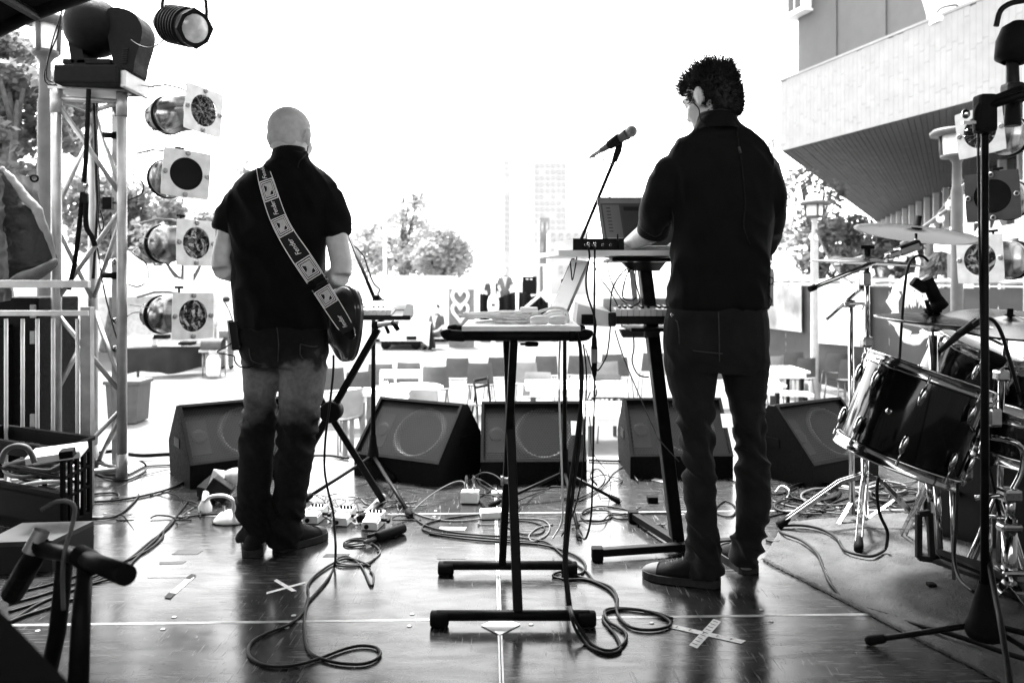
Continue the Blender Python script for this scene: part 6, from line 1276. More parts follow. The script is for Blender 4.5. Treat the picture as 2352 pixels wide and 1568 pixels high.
for i, (a, b_, w_, mm, lab) in enumerate((((402,1268),(460,1268),.05,tape_g,'dark grey tape patch on the left floor, upper of two'), ((366,1293),(424,1291),.03,tape_g,'dark grey tape patch on the left floor, lower of two'), ((240,1185),(300,1183),.04,tape_g,'grey tape patch beside the crate, nearer the tower'), ((212,1200),(268,1198),.05,tape_g,'grey tape patch at the foot of the crate'),
    ((1003,1278),(1068,1278),.05,M('pale_grey_tape', .05, .6, 0, .2, 50),'pale grey tape patch left of the back floor bar'), ((1008,1213),(1070,1214),.05,M('pale_tape', .14, .6, 0, .2, 50),'pale tape patch under the middle cables'), ((745,1275),(800,1275),.035,tape_g,'grey tape patch below the pedals'), ((1352,1078),(1372,1082),.09,M('grey_tape_b', .05, .6, 0, .2, 50),'grey tape patch near the stage edge right of the middle'), ((1500,1100),(1540,1108),.05,tape_w,'white tape patch beside the laptop stand foot'))):
    m_ = tape(a, b_, w_, mm, None, seed=i); solo('tape_patch', m_, mm, lab, 'tape mark')
m_ = MB(); m_.prism([F(1105,1436,.0012), F(1150,1416,.0012), F(1195,1434,.0012), F(1148,1458,.0012)], (0,0,.002)); solo('card_wedge', m_, offw, 'pale folded card under the front floor bar of the cable table', 'card')
# right: cable heap near monitors and drum rug
for i, (u, v, ru, rv, n, m, lab) in enumerate(((1868,1128,60,22,3,cable_b,'black cable coil heaped left of the cymbal stand foot'), (1910,1140,70,20,3,cable_g,'grey cable coil in the heap before the last monitor'), (2060,1135,60,18,4,cable_b,'black cable coil lying under the floor tom'), (2035,1120,48,14,3,cable_g,'grey cable coil under the floor tom'), (1840,1160,60,18,2,cable_b,'black cable coil nearest the stand foot on the right'), (1975,1108,50,12,2,cable_w,'white cable coil at the back of the heap before the drums'))):
    coil(lab, u, v, ru, rv, n, .0046, m, seed=i+3)
for i, (q, m, lab) in enumerate((([(1660,1092),(1720,1120),(1780,1135),(1830,1120),(1850,1105),(1880,1100)], cable_b, 'black cable from behind the legs into the heap on the right'), ([(1775,1150),(1830,1165),(1900,1170),(1960,1160),(2010,1150),(2060,1165)], cable_g, 'grey cable straggling under the stand leg'), ([(1690,1180),(1740,1190),(1800,1178),(1870,1172),(1925,1150),(1990,1130)], cable_b, 'long black cable crossing in front of the heap'),
    ([(1640,1170),(1665,1150),(1690,1165),(1680,1185),(1650,1180),(1640,1165)], cable_b, 'black cable loop between the legs of the keyboard player'), ([(1780,1130),(1795,1115,.03),(1812,1125,.04),(1808,1142),(1790,1150)], cable_w, 'white thin loop at the right leg of the keyboard player'), ([(1540,1180),(1530,1160,.03),(1525,1125,.08),(1540,1105,.1),(1555,1100,.1)], cable_b, 'black cable rising to the laptop stand column'))): lead(lab, q, .0042, m)
zr = .02
lead('black cable winding from the stand foot over the rug to the right', [(1785,1208,zr),(1840,1206,zr),(1890,1216,zr),(1922,1236,zr),(1940,1262,zr),(1975,1274,zr),(2005,1276,zr),(2032,1262,zr),(2036,1248,.05)], .0058, z=0)
lead('grey edged cable winding down the rug to the front corner', [(1760,1240),(1785,1245),(1800,1232),(1790,1218),(1800,1225,zr),(1840,1240,zr),(1875,1268,zr),(1890,1300,zr),(1905,1335,zr),(1930,1368),(1970,1390),(2030,1408),(2075,1422)], .0058)
lead('thick black cable crossing the rug corner to the bottom right', [(2075,1425),(2150,1445,zr),(2230,1470,zr),(2300,1495,zr),(2380,1520,zr)], .008, z=0)
m_ = MB(); m_.bbox(F(1500,1155)+V((0,.02,.015)), (.05,.05,.03), .004); solo('cable_socket', m_, rubber, 'black cable socket lying beside the laptop stand foot', 'socket')

def tangle(label, group, u0, u1, v0, v1, n, seed, mats, r=.0032):
    rr_ = random.Random(seed)
    for i in range(n):
        u, v = rr_.uniform(u0, u1), rr_.uniform(v0, v1); a = rr_.uniform(0, 6.28); q = []
        for j in range(rr_.randint(6, 11)):
            q.append((u, v, max(0, rr_.gauss(.004,.008)))); a += rr_.uniform(-1.3, 1.5); s_ = rr_.uniform(18, 46); u = min(u1+20, max(u0-20, u+s_*math.cos(a))); v = min(v1+4, max(v0-4, v+s_*.36*math.sin(a)))
        lead(label, q, r*rr_.uniform(.7,1.2), rr_.choice(mats))['group'] = group
tangle('thin cable in the tangle between the middle tripod and the wedge monitors', 'thin cables round the middle tripod', 1120, 1560, 1070, 1200, 11, 31, [cable_b, cable_b, cable_g])
tangle('thin cable in the heap between the right wedge monitor and the drum stand legs', 'thin cables heaped before the drums', 1790, 2090, 1095, 1175, 12, 32, [cable_b, cable_g, cable_b])
tangle('thin cable straggling over the floor between the crate and the first wedge', 'thin cables on the left floor', 220, 440, 1050, 1190, 5, 33, [cable_b])
tangle('thin cable lying round the X stand foot and the pedals', 'thin cables round the pedals', 690, 960, 1125, 1190, 6, 34, [cable_b, cable_g])
# ---------------------------------------------------------------- behind the stage: square, tables, people, trees, buildings
rnd = random.Random(42)
def leaf_cloud(blobs, n, size, rn, k=1):
    m_ = MB(); tot = sum(b[3]*b[4]*b[5] for b in blobs)
    for bx_ in blobs:
        for _ in range(int(n*bx_[3]*bx_[4]*bx_[5]/tot)):
            d = V((rn.gauss(0,1), rn.gauss(0,1), rn.gauss(0,1))).normalized()*(rn.random()**.45)
            p = V(bx_[:3])+V((d.x*bx_[3], d.y*bx_[4], d.z*bx_[5]))
            if noise.noise(p*.9+V((k,0,0))) < -.12: continue
            a = V((rn.uniform(-1,1), rn.uniform(-1,1), rn.uniform(-.7,.4))).normalized(); b_ = a.orthogonal().normalized(); s = size*rn.uniform(.6,1.35)
            m_.add([p-b_*s*.33, p+a*s*.5, p+b_*s*.33, p-a*s*.5], [(0,1,2,3)])
    return m_
def tree(label, base, blobs, n, size, trunk_r, name='tree', seed=1, mat=0, group='trees round the square'):
    rn = random.Random(seed); base = V(base); t = thing(name, label, 'tree', base, group)
    top = max(b[2] for b in blobs); m_ = MB(); c = V((sum(b[0] for b in blobs)/len(blobs), sum(b[1] for b in blobs)/len(blobs), top))
    mid = base.lerp(c, .5)+V((rn.uniform(-.2,.2),0,0)); m_.tube(crom([base, base.lerp(mid,.5)+V((.08,0,0)), mid, c], 5), [trunk_r*(1.25-1.05*i/15) for i in range(16)], 10); tk = m_.build('trunk', bark, t)
    for b in blobs:
        m_ = MB(); s = base.lerp(c, rn.uniform(.3,.55)); e = V(b[:3]); q = s.lerp(e,.5)+V((0,0,-.15)); m_.tube(crom([s, q, e], 5), [trunk_r*(.55-.045*i) for i in range(11)], 7)
        for _ in range(4):
            f = e+V((rn.uniform(-1,1)*b[3], rn.uniform(-1,1)*b[4], rn.uniform(-.6,1)*b[5]))*.75; m_.tube([q.lerp(e,.6), e.lerp(f,.5)+V((0,0,.1)), f], [trunk_r*.2, trunk_r*.13, trunk_r*.05], 5)
        m_.build('limb', bark, tk)
    leaf_cloud(blobs, n, size, rn, seed).build('crown', leafs[mat], t)
    return t
def blob(u, v, Y, ru, rv, ry=None): p = P(u,v,Y); return (p.x, p.y, p.z, ru*Y/FPX, ry or ru*Y/FPX, rv*Y/FPX)
def gb(u, Y): return V((P(u,1,Y).x, Y, GZ))
tree('dense dark tree filling the upper left corner behind the lantern post', gb(-20,13), [blob(-40,130,13,110,95), blob(40,230,12.5,110,90), blob(-60,300,13,100,80), blob(110,330,13,80,60), blob(170,250,13.5,50,50), blob(60,420,13,90,60)], 15000, .15, .26, seed=3)
tree('broad tree behind the lamp tower with a lower rounded crown', gb(250,23), [blob(215,470,23,80,75), blob(320,460,23,70,55), blob(280,540,22,110,60), blob(380,490,24,60,50)], 8500, .2, .22, seed=4)
tree('low leafy tree between the second and third left lamps', gb(420,25), [blob(420,520,25,80,55), blob(490,540,25,60,60), blob(360,560,25,70,50)], 6000, .2, .2, seed=5)
tree('small tree whose pale twigs show at the left shoulder of the bald man', gb(560,30), [blob(568,392,30,22,26), blob(545,455,30,26,24), blob(600,470,30,40,40), blob(560,540,30,60,50)], 2600, .22, .16, seed=6)
tree('tall loose tree in the hazy distance right of the bald man', gb(925,46), [blob(935,475,46,66,52), blob(890,540,46,95,55), blob(985,515,46,50,40), blob(850,560,46,50,50), blob(945,600,45,80,45), blob(840,600,45,70,40), blob(1010,610,45,70,40), blob(960,450,45,40,36)], 13000, .24, .3, seed=7, mat=1)
tree('rounder tree beside the tall one, its right side ragged against the sky', gb(1025,44), [blob(1010,550,44,55,45), blob(1040,600,44,50,40), blob(985,590,43,45,45), blob(1060,570,44,30,30)], 6000, .24, .26, seed=8, mat=1)
tree('tree whose tip rises behind the right shoulder of the keyboard player', gb(1765,34), [blob(1778,318,34,12,28), blob(1765,370,34,30,40), blob(1755,450,34,60,60), blob(1770,540,34,60,60)], 3200, .2, .2, seed=9, mat=1)
tree('open branched tree under the concrete corner on the right', gb(1880,24), [blob(1840,430,24,55,45), blob(1900,450,24,55,40), blob(1860,520,24,80,55), blob(1960,540,25,60,50), blob(1900,600,24,90,40)], 7000, .19, .17, seed=10)
tree('tree behind the string lights right of the first lamp post', gb(2010,30), [blob(2000,570,30,60,50), blob(2060,560,30,60,45), blob(2090,620,29,60,40)], 4200, .22, .2, seed=11)
rn = random.Random(12); cb = gb(2165,19); t = thing('conifer', 'dark drooping conifer behind the crash cymbal on the right', 'tree', cb, 'trees round the square'); m_ = MB(); m_.cyl(cb, P(2165,520,19), .12, .02); m_.build('trunk', bark, t); m_ = MB()
for k in range(5200):
    f = rn.random()**.8; h = P(2165,530,19).z*(1-f)+(-.6)*f; R_ = .1+1.25*f*(1+.25*math.sin(f*40)); a = rn.uniform(0,2*pi); r_ = R_*rn.random()**.5; p = V((cb.x+r_*math.cos(a), cb.y+r_*math.sin(a), h-.25*r_)); d = V((math.cos(a),math.sin(a),-.5)).normalized(); s = d.cross(V((0,0,1))).normalized()*.025
    m_.add([p-s, p+s, p+d*.22], [(0,1,2)])
m_.build('crown', leafs[0], t)
# ---- building with the cantilevered soffit
BA, BB, BC, BD = V((8.2,24.3,0)), V((10.4,16.2,0)), V((15.9,24.9,0)), V((25.7,56,0)); zs = 5.0
soff = M('stained_soffit_board', .065, .7, 0, .5, 3.5, .2, 30); fasc = M('fascia_tile', .215, .6, 0, .1, 3, .08, 30); clad = M('ribbed_cladding', .07, .6, 0, .1, 2)
n_ = clad.node_tree; wv = n_.nodes.new('ShaderNodeTexWave'); wv.wave_type = 'BANDS'; wv.bands_direction = 'Z'; wv.inputs['Scale'].default_value = 5; bp = n_.nodes.new('ShaderNodeBump'); bp.inputs['Strength'].default_value = .25; bp.inputs['Distance'].default_value = .015
n_.links.new(n_.nodes['Texture Coordinate'].outputs['Object'], wv.inputs[0]); n_.links.new(wv.outputs[0], bp.inputs['Height']); n_.links.new(bp.outputs[0], n_.nodes['Principled BSDF'].inputs['Normal'])
bl = thing('cantilever_building', 'modern building with pale tiled fascia and dark boarded soffit jutting out upper right', 'building', BA)
ab = BB-BA; al = ab.length; ab.normalize(); ad = (BD-BA); dl = ad.length; ad.normalize(); an = V((ab.y,-ab.x,0)); an = an if an.x < 0 else -an
ext = 2.2
m_ = MB(); q = [BA+an*-.01, BB+ab*ext-an*.01, BB+ab*ext+(BC-BB)*1.05, BC, BD]; m_.prism([p+V((0,0,zs+.06)) for p in q], (0,0,2.05)); m_.build('slab_core', concr, bl)
rn = random.Random(9); pw_ = .2; rows = int((al+ext)/pw_)
for i in range(rows):
    s = i*pw_; x = rn.uniform(0,4); lim = dl*(.98 if s < al*.98 else .4); first = True; x0 = 0.
    while x0 < lim-.3:
        L_ = (rn.uniform(1.5,7) if first else 7.5); x1 = min(lim, x0+L_); first = False; w_ = .006 if i % 2 else .009; z = zs+rn.uniform(0,.012)
        a = BA+ab*(s+w_)+ad*(x0+.004); b_ = BA+ab*(s+w_)+ad*(x1-.004); m_ = MB(); m_.prism([a+V((0,0,z)), b_+V((0,0,z)), b_+ab*(pw_-2*w_)+V((0,0,z)), a+ab*(pw_-2*w_)+V((0,0,z))], (0,0,.04)); m_.build('plank', soff, bl); x0 = x1
tw_ = .165; cols = int((al+ext)/tw_)
for i in range(cols):
    s = i*tw_; z0 = zs-.02; z = z0-rn.uniform(0,.8); 
    while z < zs+2.1:
        z1 = min(z+.95, zs+2.1); za = max(z, z0); pr_ = .03+rn.uniform(0,.0012)
        if z1-za > .05:
            a = BA+ab*(s+.0025)+an*.0; m_ = MB(); m_.prism([a+V((0,0,za+.003)), a+ab*(tw_-.005)+V((0,0,za+.003)), a+ab*(tw_-.005)+V((0,0,z1-.003)), a+V((0,0,z1-.003))], an*pr_); m_.build('tile', fasc, bl)
        z = z1
m_ = MB(); m_.prism([BA+an*.05-ab*.02+V((0,0,zs+2.1)), BB+ab*ext+an*.05+V((0,0,zs+2.1)), BB+ab*ext-an*.5+V((0,0,zs+2.1)), BA-an*.5+V((0,0,zs+2.1))], (0,0,.06)); m_.build('parapet_coping', fasc, bl)
# upper ribbed tower
TA = V((P(1833,1,30).x, 30, 0)); td = V((.27,-.963,0)); m_ = MB(); tn = V((-td.y, td.x, 0)); q = [TA, TA+td*14, TA+td*14+tn*9, TA+tn*9]; m_.prism([p+V((0,0,7.12)) for p in q], (0,0,9.5)); m_.build('ribbed_tower', clad, bl)
for s in (2.2,4.6,7.2): m_ = MB(); p = TA+td*s-tn*.02; m_.box(p+V((0,0,12)), (.03,.03,9.6)); m_.build('panel_joint', greyp, bl)
m_ = MB(); p = TA+td*8.6-tn*.05; m_.cyl(p+V((0,0,7.1)), p+V((0,0,16)), .03); m_.build('cable_run', white, bl)
z_ = P(0,42,30).z; m_ = MB(); m_.prism([TA-td*.35-tn*.4+V((0,0,z_)), TA+td*.9-tn*.4+V((0,0,z_)), TA+td*.9+tn*.3+V((0,0,z_)), TA-td*.35+tn*.3+V((0,0,z_))], (0,0,.07)); m_.prism([TA-td*.2-tn*.36+V((0,0,z_+.07)), TA+td*.8-tn*.36+V((0,0,z_+.07)), TA+td*.8+tn*.28+V((0,0,z_+.07)), TA-td*.2+tn*.28+V((0,0,z_+.07))], (0,0,4)); bay = m_.build('bay_window', whitep, bl)
for k in range(2): m_ = MB(); m_.prism([TA+td*(-.1+k*.42)-tn*.37+V((0,0,z_+.2)), TA+td*(.24+k*.42)-tn*.37+V((0,0,z_+.2)), TA+td*(.24+k*.42)-tn*.37+V((0,0,z_+.9)), TA+td*(-.1+k*.42)-tn*.37+V((0,0,z_+.9))], tn*.02); m_.build('pane', glassd, bay)
cc_ = V((P(2192,1,18.5).x, 18.5, 0)); m_ = MB(); zb_ = 7.0; m_.lathe([(zb_,.55),(zb_+.35,.58),(zb_+.9,.72),(zb_+2.2,1.0),(zb_+4,1.1)], cc_, (0,0,1), 28); fl_ = m_.build('white_funnel', whitep, bl)
c2_ = V((P(2290,1,17.6).x, 17.9, 0)); m_ = MB(); m_.lathe([(zb_,.45),(zb_+.5,.5),(zb_+3,.9)], c2_, (0,0,1), 24); m_.build('white_funnel', whitep, bl)
m_ = MB(); y_ = 18.5-.64; m_.tube(crom([P(2152,30,y_), P(2160,20,y_-.02), P(2180,14,y_-.06), P(2198,13,y_-.04), P(2204,26,y_-.02)], 4), .022, 6); m_.build('rail', greyp, fl_)
# glazed wall under the soffit
gd = (BD-BC); gl = gd.length; gd.normalize(); gn_ = V((gd.y,-gd.x,0)); gn_ = -gn_ if gn_.x > 0 else gn_; NB = 16; mul = M('mullion_paint', .5, .5, 0, .1, 10)
G0 = BC-gd*3
for i in range(NB+1):
    p = G0+gd*(i*(gl+1)/NB)+gn_*.05; m_ = MB(); m_.prism([p+V((0,0,GZ)), p+gd*.14+V((0,0,GZ)), p+gd*.14+gn_*.25+V((0,0,GZ)), p+gn_*.25+V((0,0,GZ))], (0,0,zs-GZ)); m_.build('mullion', mul, bl)
    if i < NB:
        for za, zb2 in ((GZ,1.4),(1.5,3.2),(3.3,zs)):
            a = p+gd*.15; b_ = G0+gd*((i+1)*(gl+1)/NB)+gn_*.05; m_ = MB(); m_.prism([a+V((0,0,za)), b_+V((0,0,za)), b_+V((0,0,zb2)), a+V((0,0,zb2))], gn_*.02); m_.build('pane', glassd, bl)
# entrance canopy with lettering
ca = thing('entrance_canopy', 'pale curved entrance canopy with white lettering at the right edge behind the lamps', 'canopy', P(2300,560,14)); m_ = MB(); a, b_ = P(2185,574,15), P(2440,528,13); m_.prism([a, b_, b_+V((1,2.5,.05)), a+V((1,2.5,.05))], (0,0,.26)); m_.build('roof_edge', offw, ca)
m_ = MB(); m_.prism([a+V((.2,.4,-3)), b_+V((0,.5,-3)), b_+V((0,.5,0)), a+V((.2,.4,0))], (.05,.2,0)); m_.build('dark_doorway', M('doorway', .03, .4), ca)
tm = text_mb('OMA MIT', .62, 0, .03); m_ = MB(); ex_ = (b_-a).normalized(); ez_ = V((0,0,1)); ctr = P(2302,536,13.6); m_.add([ctr+ex_*p.x+ez_*p.y+V((0,-p.z,0)) for p in tm.v], tm.f); m_.build('lettering', whitep, ca)
for u in (2262, 2225): m_ = MB(); m_.box(P(u,605,13.9), (.12,.1,2.4)); m_.build('door_frame', mul, ca)
# low pavilion behind the fence
pv = thing('pavilion', 'low pavilion with small windows behind the fence on the right', 'building', gb(2040,26)); m_ = MB(); a = P(2000,690,26); m_.prism([V((a.x,26,GZ)), V((P(2105,1,26).x,26,GZ)), V((P(2105,1,26).x,29,GZ)), V((a.x,29,GZ))], (0,0,P(0,664,26).z-GZ)); m_.build('wall', offw, pv)
m_ = MB(); zr_ = P(0,664,26).z; m_.add([V((a.x-.3,25.6,zr_)), V((P(2110,1,26).x,25.6,zr_)), V((P(2110,1,26).x,27.6,zr_+.4)), V((a.x-.3,27.6,zr_+.4)), V((P(2110,1,26).x,29.5,zr_)), V((a.x-.3,29.5,zr_))], [(0,1,2,3),(3,2,4,5)]); m_.build('roof', M('grey_roof', .3, .7), pv)
for u in (2022,2042,2058,2074): m_ = MB(); m_.box(P(u,676,25.97), (.2,.06,.26)); m_.build('window', glassd, pv)
# far towers
def block(label, u0, u1, v0, Y, m, rows, cols, x=0, name='tower_block', vb=640):
    a, b_ = P(u0,v0,Y), P(u1,v0,Y); t = thing(name, label, 'building', V((a.x,Y,GZ))); m_ = MB(); m_.prism([V((a.x,Y,GZ)), V((b_.x,Y,GZ)), V((b_.x,Y+12,GZ)), V((a.x,Y+12,GZ))], (0,0,a.z-GZ)); m_.build('wall', m, t)
    w_ = (b_.x-a.x)/cols; zt_ = a.z; zb2 = P(0,vb,Y).z; h = (zt_-zb2)/rows; wm = MB(); wm.box((0,0,0), (w_*.5,.3,h*.5)); me = wm.mesh('window', M('far_window', .27, .3, 0, .3, 2))
    for r in range(rows):
        for c in range(cols):
            if rnd.random() < .12: continue
            o = put('window', me, t); o.location = V((a.x+(c+.5)*w_, Y, zb2+(r+.55)*h))-t.location
    return t
farw = M('far_concrete', .36, .8, 0, .1, .3)
block('pale distant tower block with rows of small windows left of the microphone', 1226, 1302, 374, 170, farw, 13, 6, vb=560)
block('thin pale distant tower with one column of windows', 1157, 1172, 368, 190, farw, 16, 1, vb=580)
block('lower grey building in front of the distant tower', 1240, 1262, 500, 120, M('far_grey', .16, .8), 3, 2, vb=640); block('pale low building right of the distant tower', 1262, 1350, 528, 110, farw, 3, 5, vb=640)
# ---- chairs and tables on the square
def make_chair(m):
    t = thing('chair', 'chair', 'chair', (0,0,0), 'shell chairs on the square', local=True)
    W = .42
    def bk_(u, v): return V((0, .05*(1-(2*u-1)**2)*-1+.06*v, 0))
    m_ = MB(); m_.sheet((-W/2,0,.5), (W/2,0,.5), (W*.42,-.1,.82), (-W*.42,-.1,.82), 8, 5, bk_); m_.sheet((-W*.42,-.088,.82), (W*.42,-.088,.82), (W/2,.012,.5), (-W/2,.012,.5), 8, 5, lambda u, v: bk_(u, 1-v)); m_.build('backrest', m, t)
    m_ = MB(); m_.sheet((-W/2,-.01,.49), (W/2,-.01,.49), (W*.46,.4,.455), (-W*.46,.4,.455), 8, 6, lambda u, v: V((0,0,-.02*(1-(2*u-1)**2)))); m_.sheet((-W*.46,.4,.44), (W*.46,.4,.44), (W/2,-.01,.475), (-W/2,-.01,.475), 8, 6, lambda u, v: V((0,0,-.02*(1-(2*u-1)**2)))); m_.build('seat', m, t)
    for x in (-.17, .17):
        for y, yo in ((.03,-.05), (.34,.06)): m_ = MB(); m_.cyl((x,y,.46), (x*1.25,y+yo,0), .011, n=6); m_.build('leg', steelg, t)
    return t
pl2 = [plast_ch, M('chair_plastic_pale', .25, .5, 0, .2, 6), M('chair_plastic_dark', .07, .5, 0, .2, 6)]
CH0 = [make_chair(m) for m in pl2]; used = [False]*3
chairs = [(874,841,8,0,'beside the pale armchair'), (940,838,-12,0,'behind the pale armchair'), (1000,847,4,0,'right of the pale armchair'), (1051,827,2,0,'standing tallest behind the round table'), (1103,839,-4,0,'left of the cable table posts'), (1146,825,10,2,'far back beside the cable table posts'),
    (1206,837,-8,1,'right of the cable table posts'), (1254,822,6,0,'behind the long white table, left one'), (1331,821,-5,0,'behind the long white table, middle one'), (1405,818,12,0,'behind the long white table, right one'), (823,859,30,0,'beside the hub of the X stand'), (805,900,55,1,'nearest the hub of the X stand'), (1417,824,-20,2,'beside the column of the laptop stand'),
    (1823,813,14,0,'by the foot of the slim lamp post, left one'), (1849,827,20,0,'by the foot of the slim lamp post, right one'), (1923,815,-10,0,'left behind the thin cymbal pole'), (1950,829,12,0,'right at the thin cymbal pole'), (1780,822,35,1,'half hidden behind the keyboard player on the right'), (1500,815,0,0,'behind the leg of the keyboard player, left'), (1545,822,8,1,'behind the keyboard stand column'),
    (1392,835,15,1,'turned beside the hanging connector'), (1660,830,0,0,'seen between the legs of the keyboard player'), (760,850,20,0,'behind the thigh of the bald man, right side'), (970,905,160,1,'drawn up to the near side of the round table'), (1235,862,175,1,'facing the long white table'), (1395,868,185,2,'tucked in at the end of the long white table')]
for u, v, yw, k, lab in chairs:
    Y = 1.32*FPX/(v-HOR); loc = (P(u,1,Y).x, Y, GZ); rot = (0,0,math.radians(yw)); L_ = ['grey','pale','dark'][k]+' shell chair '+lab
    if not used[k]: o = CH0[k]; o.location = loc; o.rotation_euler = rot; o['label'] = L_; used[k] = True
    else: dup(CH0[k], loc, rot, L_)
ac = thing('armchair', 'pale low plastic armchair with an open back beyond the round table', 'chair', gb(921,11.3)); x, y = ac.location.x, 11.3
m_ = MB()
for s in (-.28, .28): m_.bbox((x+s,y+.25,-.45), (.05,.5,.04), .01); m_.bbox((x+s,y,-.62), (.05,.05,.76), .01); m_.bbox((x+s,y+.46,-.7), (.05,.05,.58), .01)
m_.build('side_frame', white, ac); m_ = MB(); m_.bbox((x,y,-.25), (.6,.05,.12), .02); m_.bbox((x,y,-.5), (.5,.04,.08), .02); m_.build('backrest', white, ac); m_ = MB(); m_.bbox((x,y+.25,-.62), (.52,.48,.05), .02); m_.build('seat', white, ac)
fc = thing('folding_chair', 'dark metal folding chair with a slatted back beside the cable table', 'chair', gb(1110,9.2)); a, b_ = P(1088,872,9.2), P(1122,866,9.1)
m_ = MB(); m_.tube([P(1088,872,9.2), P(1095,925,9.1), G(1098,985)+V((0,0,.0))], .014, 6); m_.tube([P(1120,864,9.1), P(1126,920,9.0), G(1120,990)], .014, 6); m_.tube([P(1092,905,9.2), P(1082,960,9.4), G(1075,975)], .012, 6); m_.build('frame', black, fc)
for v in (868,884): m_ = MB(); m_.prism([P(1088,v+4,9.19), P(1121,v-3,9.09), P(1121,v+3,9.09), P(1088,v+10,9.19)], (0,.015,0)); m_.build('slat', black, fc)
m_ = MB(); m_.bbox(P(1106,925,9.3), (.3,.34,.02), .004); m_.build('seat', M('wood_seat', .2, .5), fc)
rt_ = thing('round_table', 'white round table on a dark post among the chairs', 'table', gb(945,10.07)); c = gb(945,10.07)
m_ = MB(); m_.lathe([(.70,0),(.70,.38),(.72,.4),(.735,.4),(.74,.39),(.74,0)], c, (0,0,1), 36); m_.build('table_top', white, rt_); m_ = MB(); m_.cyl(c+V((0,0,.03)), c+V((0,0,.7)), .035); m_.build('post', black, rt_); m_ = MB(); m_.lathe([(0,.28),(.02,.27),(.05,.04)], c, (0,0,1), 20); m_.build('foot', black, rt_)
def long_table(label, u0, u1, vn, vf, m=white, legm=steelg, name='long_table'):
    zt_ = GZ+.74; a, b_ = F(u0,vn,zt_), F(u1,vn,zt_); Y2 = F(u0,vf,zt_).y; t = thing(name, label, 'table', V(((a.x+b_.x)/2, a.y, GZ))); m_ = MB(); m_.bbox(((a.x+b_.x)/2, (a.y+Y2)/2, zt_-.015), (b_.x-a.x, Y2-a.y, .03), .004); m_.build('table_top', m, t)
    for x in (a.x+.1, b_.x-.1):
        for y in (a.y+.08, Y2-.08): m_ = MB(); m_.box((x,y,GZ+.355), (.05,.05,.7)); m_.build('leg', legm, t)
    m_ = MB(); m_.box(((a.x+b_.x)/2,a.y+.05,zt_-.07), (b_.x-a.x-.1,.02,.07)); m_.build('apron', m, t); return t
long_table('long white table beyond the cable table posts', 1208, 1450, 893, 872, white, M('dark_leg', .06, .5)); long_table('nearer white table in the gap between the monitors', 1335, 1500, 955, 921, white, M('dark_leg2', .08, .5))
long_table('wooden table with dark legs behind the drums on the right', 1740, 1862, 853, 840, offw, black); long_table('lower wooden table with dark legs at the right knee of the keyboard player', 1700, 1808, 884, 868, offw, black); long_table('white low table far behind the bald man and the X stand', 770, 850, 905, 890, white)
bn = thing('bench', 'low wooden bench with dark legs in front of the tables on the right', 'bench', G(1820,950)); m_ = MB(); a, b_ = F(1770,908,GZ+.45), F(1870,912,GZ+.45); m_.prism([a, b_, b_+V((0,.3,0)), a+V((0,.3,0))], (0,0,.04)); m_.build('seat', offw, bn)
for p in (a+V((.1,.1,0)), b_+V((-.1,.1,0))): m_ = MB(); m_.box((p.x,p.y+.05,GZ+.22), (.06,.2,.44)); m_.build('leg', black, bn)
# ---- people far off
def mini(label, base, yaw, shirt, trou, H=1.75, seated=False, hair=hairm, lift=0.):
    base = V(base); t = thing('person', label, 'person', base); k = H/1.75; R_ = Matrix.Rotation(yaw, 3, 'Z')
    def q(x, y, z): return base+R_ @ V((x*k, y*k, z*k))
    dz = -.42 if seated else 0.
    b = MB(); add_head(b, q(0,.02,1.62+dz), yaw, -.1, k, q(0,0,1.42+dz))
    for s in (-1, 1): b.tube([q(s*.19,0,1.38+dz), q(s*.24,.02,1.1+dz), q(s*.2,.2,.98+dz)], [.05*k,.042*k,.03*k], 10); add_hand(b, q(s*.2,.2,.98+dz), R_ @ V((-s*.3,.9,-.1)), (0,0,1), s, .6, k)
    b.tube([q(0,0,1.42+dz), q(0,0,1.0+dz)], [.13*k,.12*k], 14)
    legs = [[(s*.09,0,.9+dz), (s*.1,.4 if seated else .02,.5 if seated else .5), (s*.1,.42 if seated else 0,.07), (s*.1,.55 if seated else .13,.04)] for s in (-1, 1)]
    for l in legs: b.tube([q(*p) for p in l], [.08*k,.055*k,.04*k,.035*k], 10)
    bake(b, .016, 2).build('body', skin, t)
    b = MB(); b.ellrings([(*q(0,0,z+dz), rx*k, ry*k, yaw) for z, rx, ry in ((1.47,.07,.07),(1.42,.15,.09),(1.36,.2,.11),(1.2,.19,.12),(1.0,.17,.12),(.9,.18,.125))], 18)
    for s in (-1, 1): b.tube([q(s*.17,0,1.4+dz), q(s*.22,.01,1.25+dz), q(s*.235,.02,1.14+dz)], [.07*k,.065*k,.06*k], 12)
    bake(b, .016, 2).build('shirt', shirt, t)
    b = MB(); b.ellrings([(*q(0,0,z+dz), rx*k, ry*k, yaw) for z, rx, ry in ((.95,.165,.115),(.85,.175,.125),(.76,.15,.11))], 18)
    for l in legs: b.tube([q(*p) for p in l[:3]], [.095*k,.075*k,.06*k], 12)
    bake(b, .016, 2).build('trousers', trou, t)
    h = MB()
    t_ = MB(); t_.sph((0,0,0), (.088*k,.105*k,.085*k), 14, 10); h.add([q(0,-.012,1.665+dz)+R_ @ p for p in t_.v], t_.f, True); h.build('hair', hair, t)
    for l in legs: m_ = MB(); m_.tube([q(*l[2])-V((0,0,.02*k)), q(*l[3])], [.05*k,.045*k], 10); m_.build('shoe', black, t)
    return t
shw, shd = M('white_shirt', .7, .8, 0, .1, 8), M('dark_shirt', .06, .8, 0, .2, 8); jn = M('grey_trousers', .12, .8, 0, .2, 8)
mini('person in white shirt and dark trousers standing at the food stall', gb(520,18.6), .1, shw, jn, 1.7); mini('seated person in dark shirt leaning beside the left end of the cable table', gb(1003,24), 2.6, shd, jn, 1.75, True)
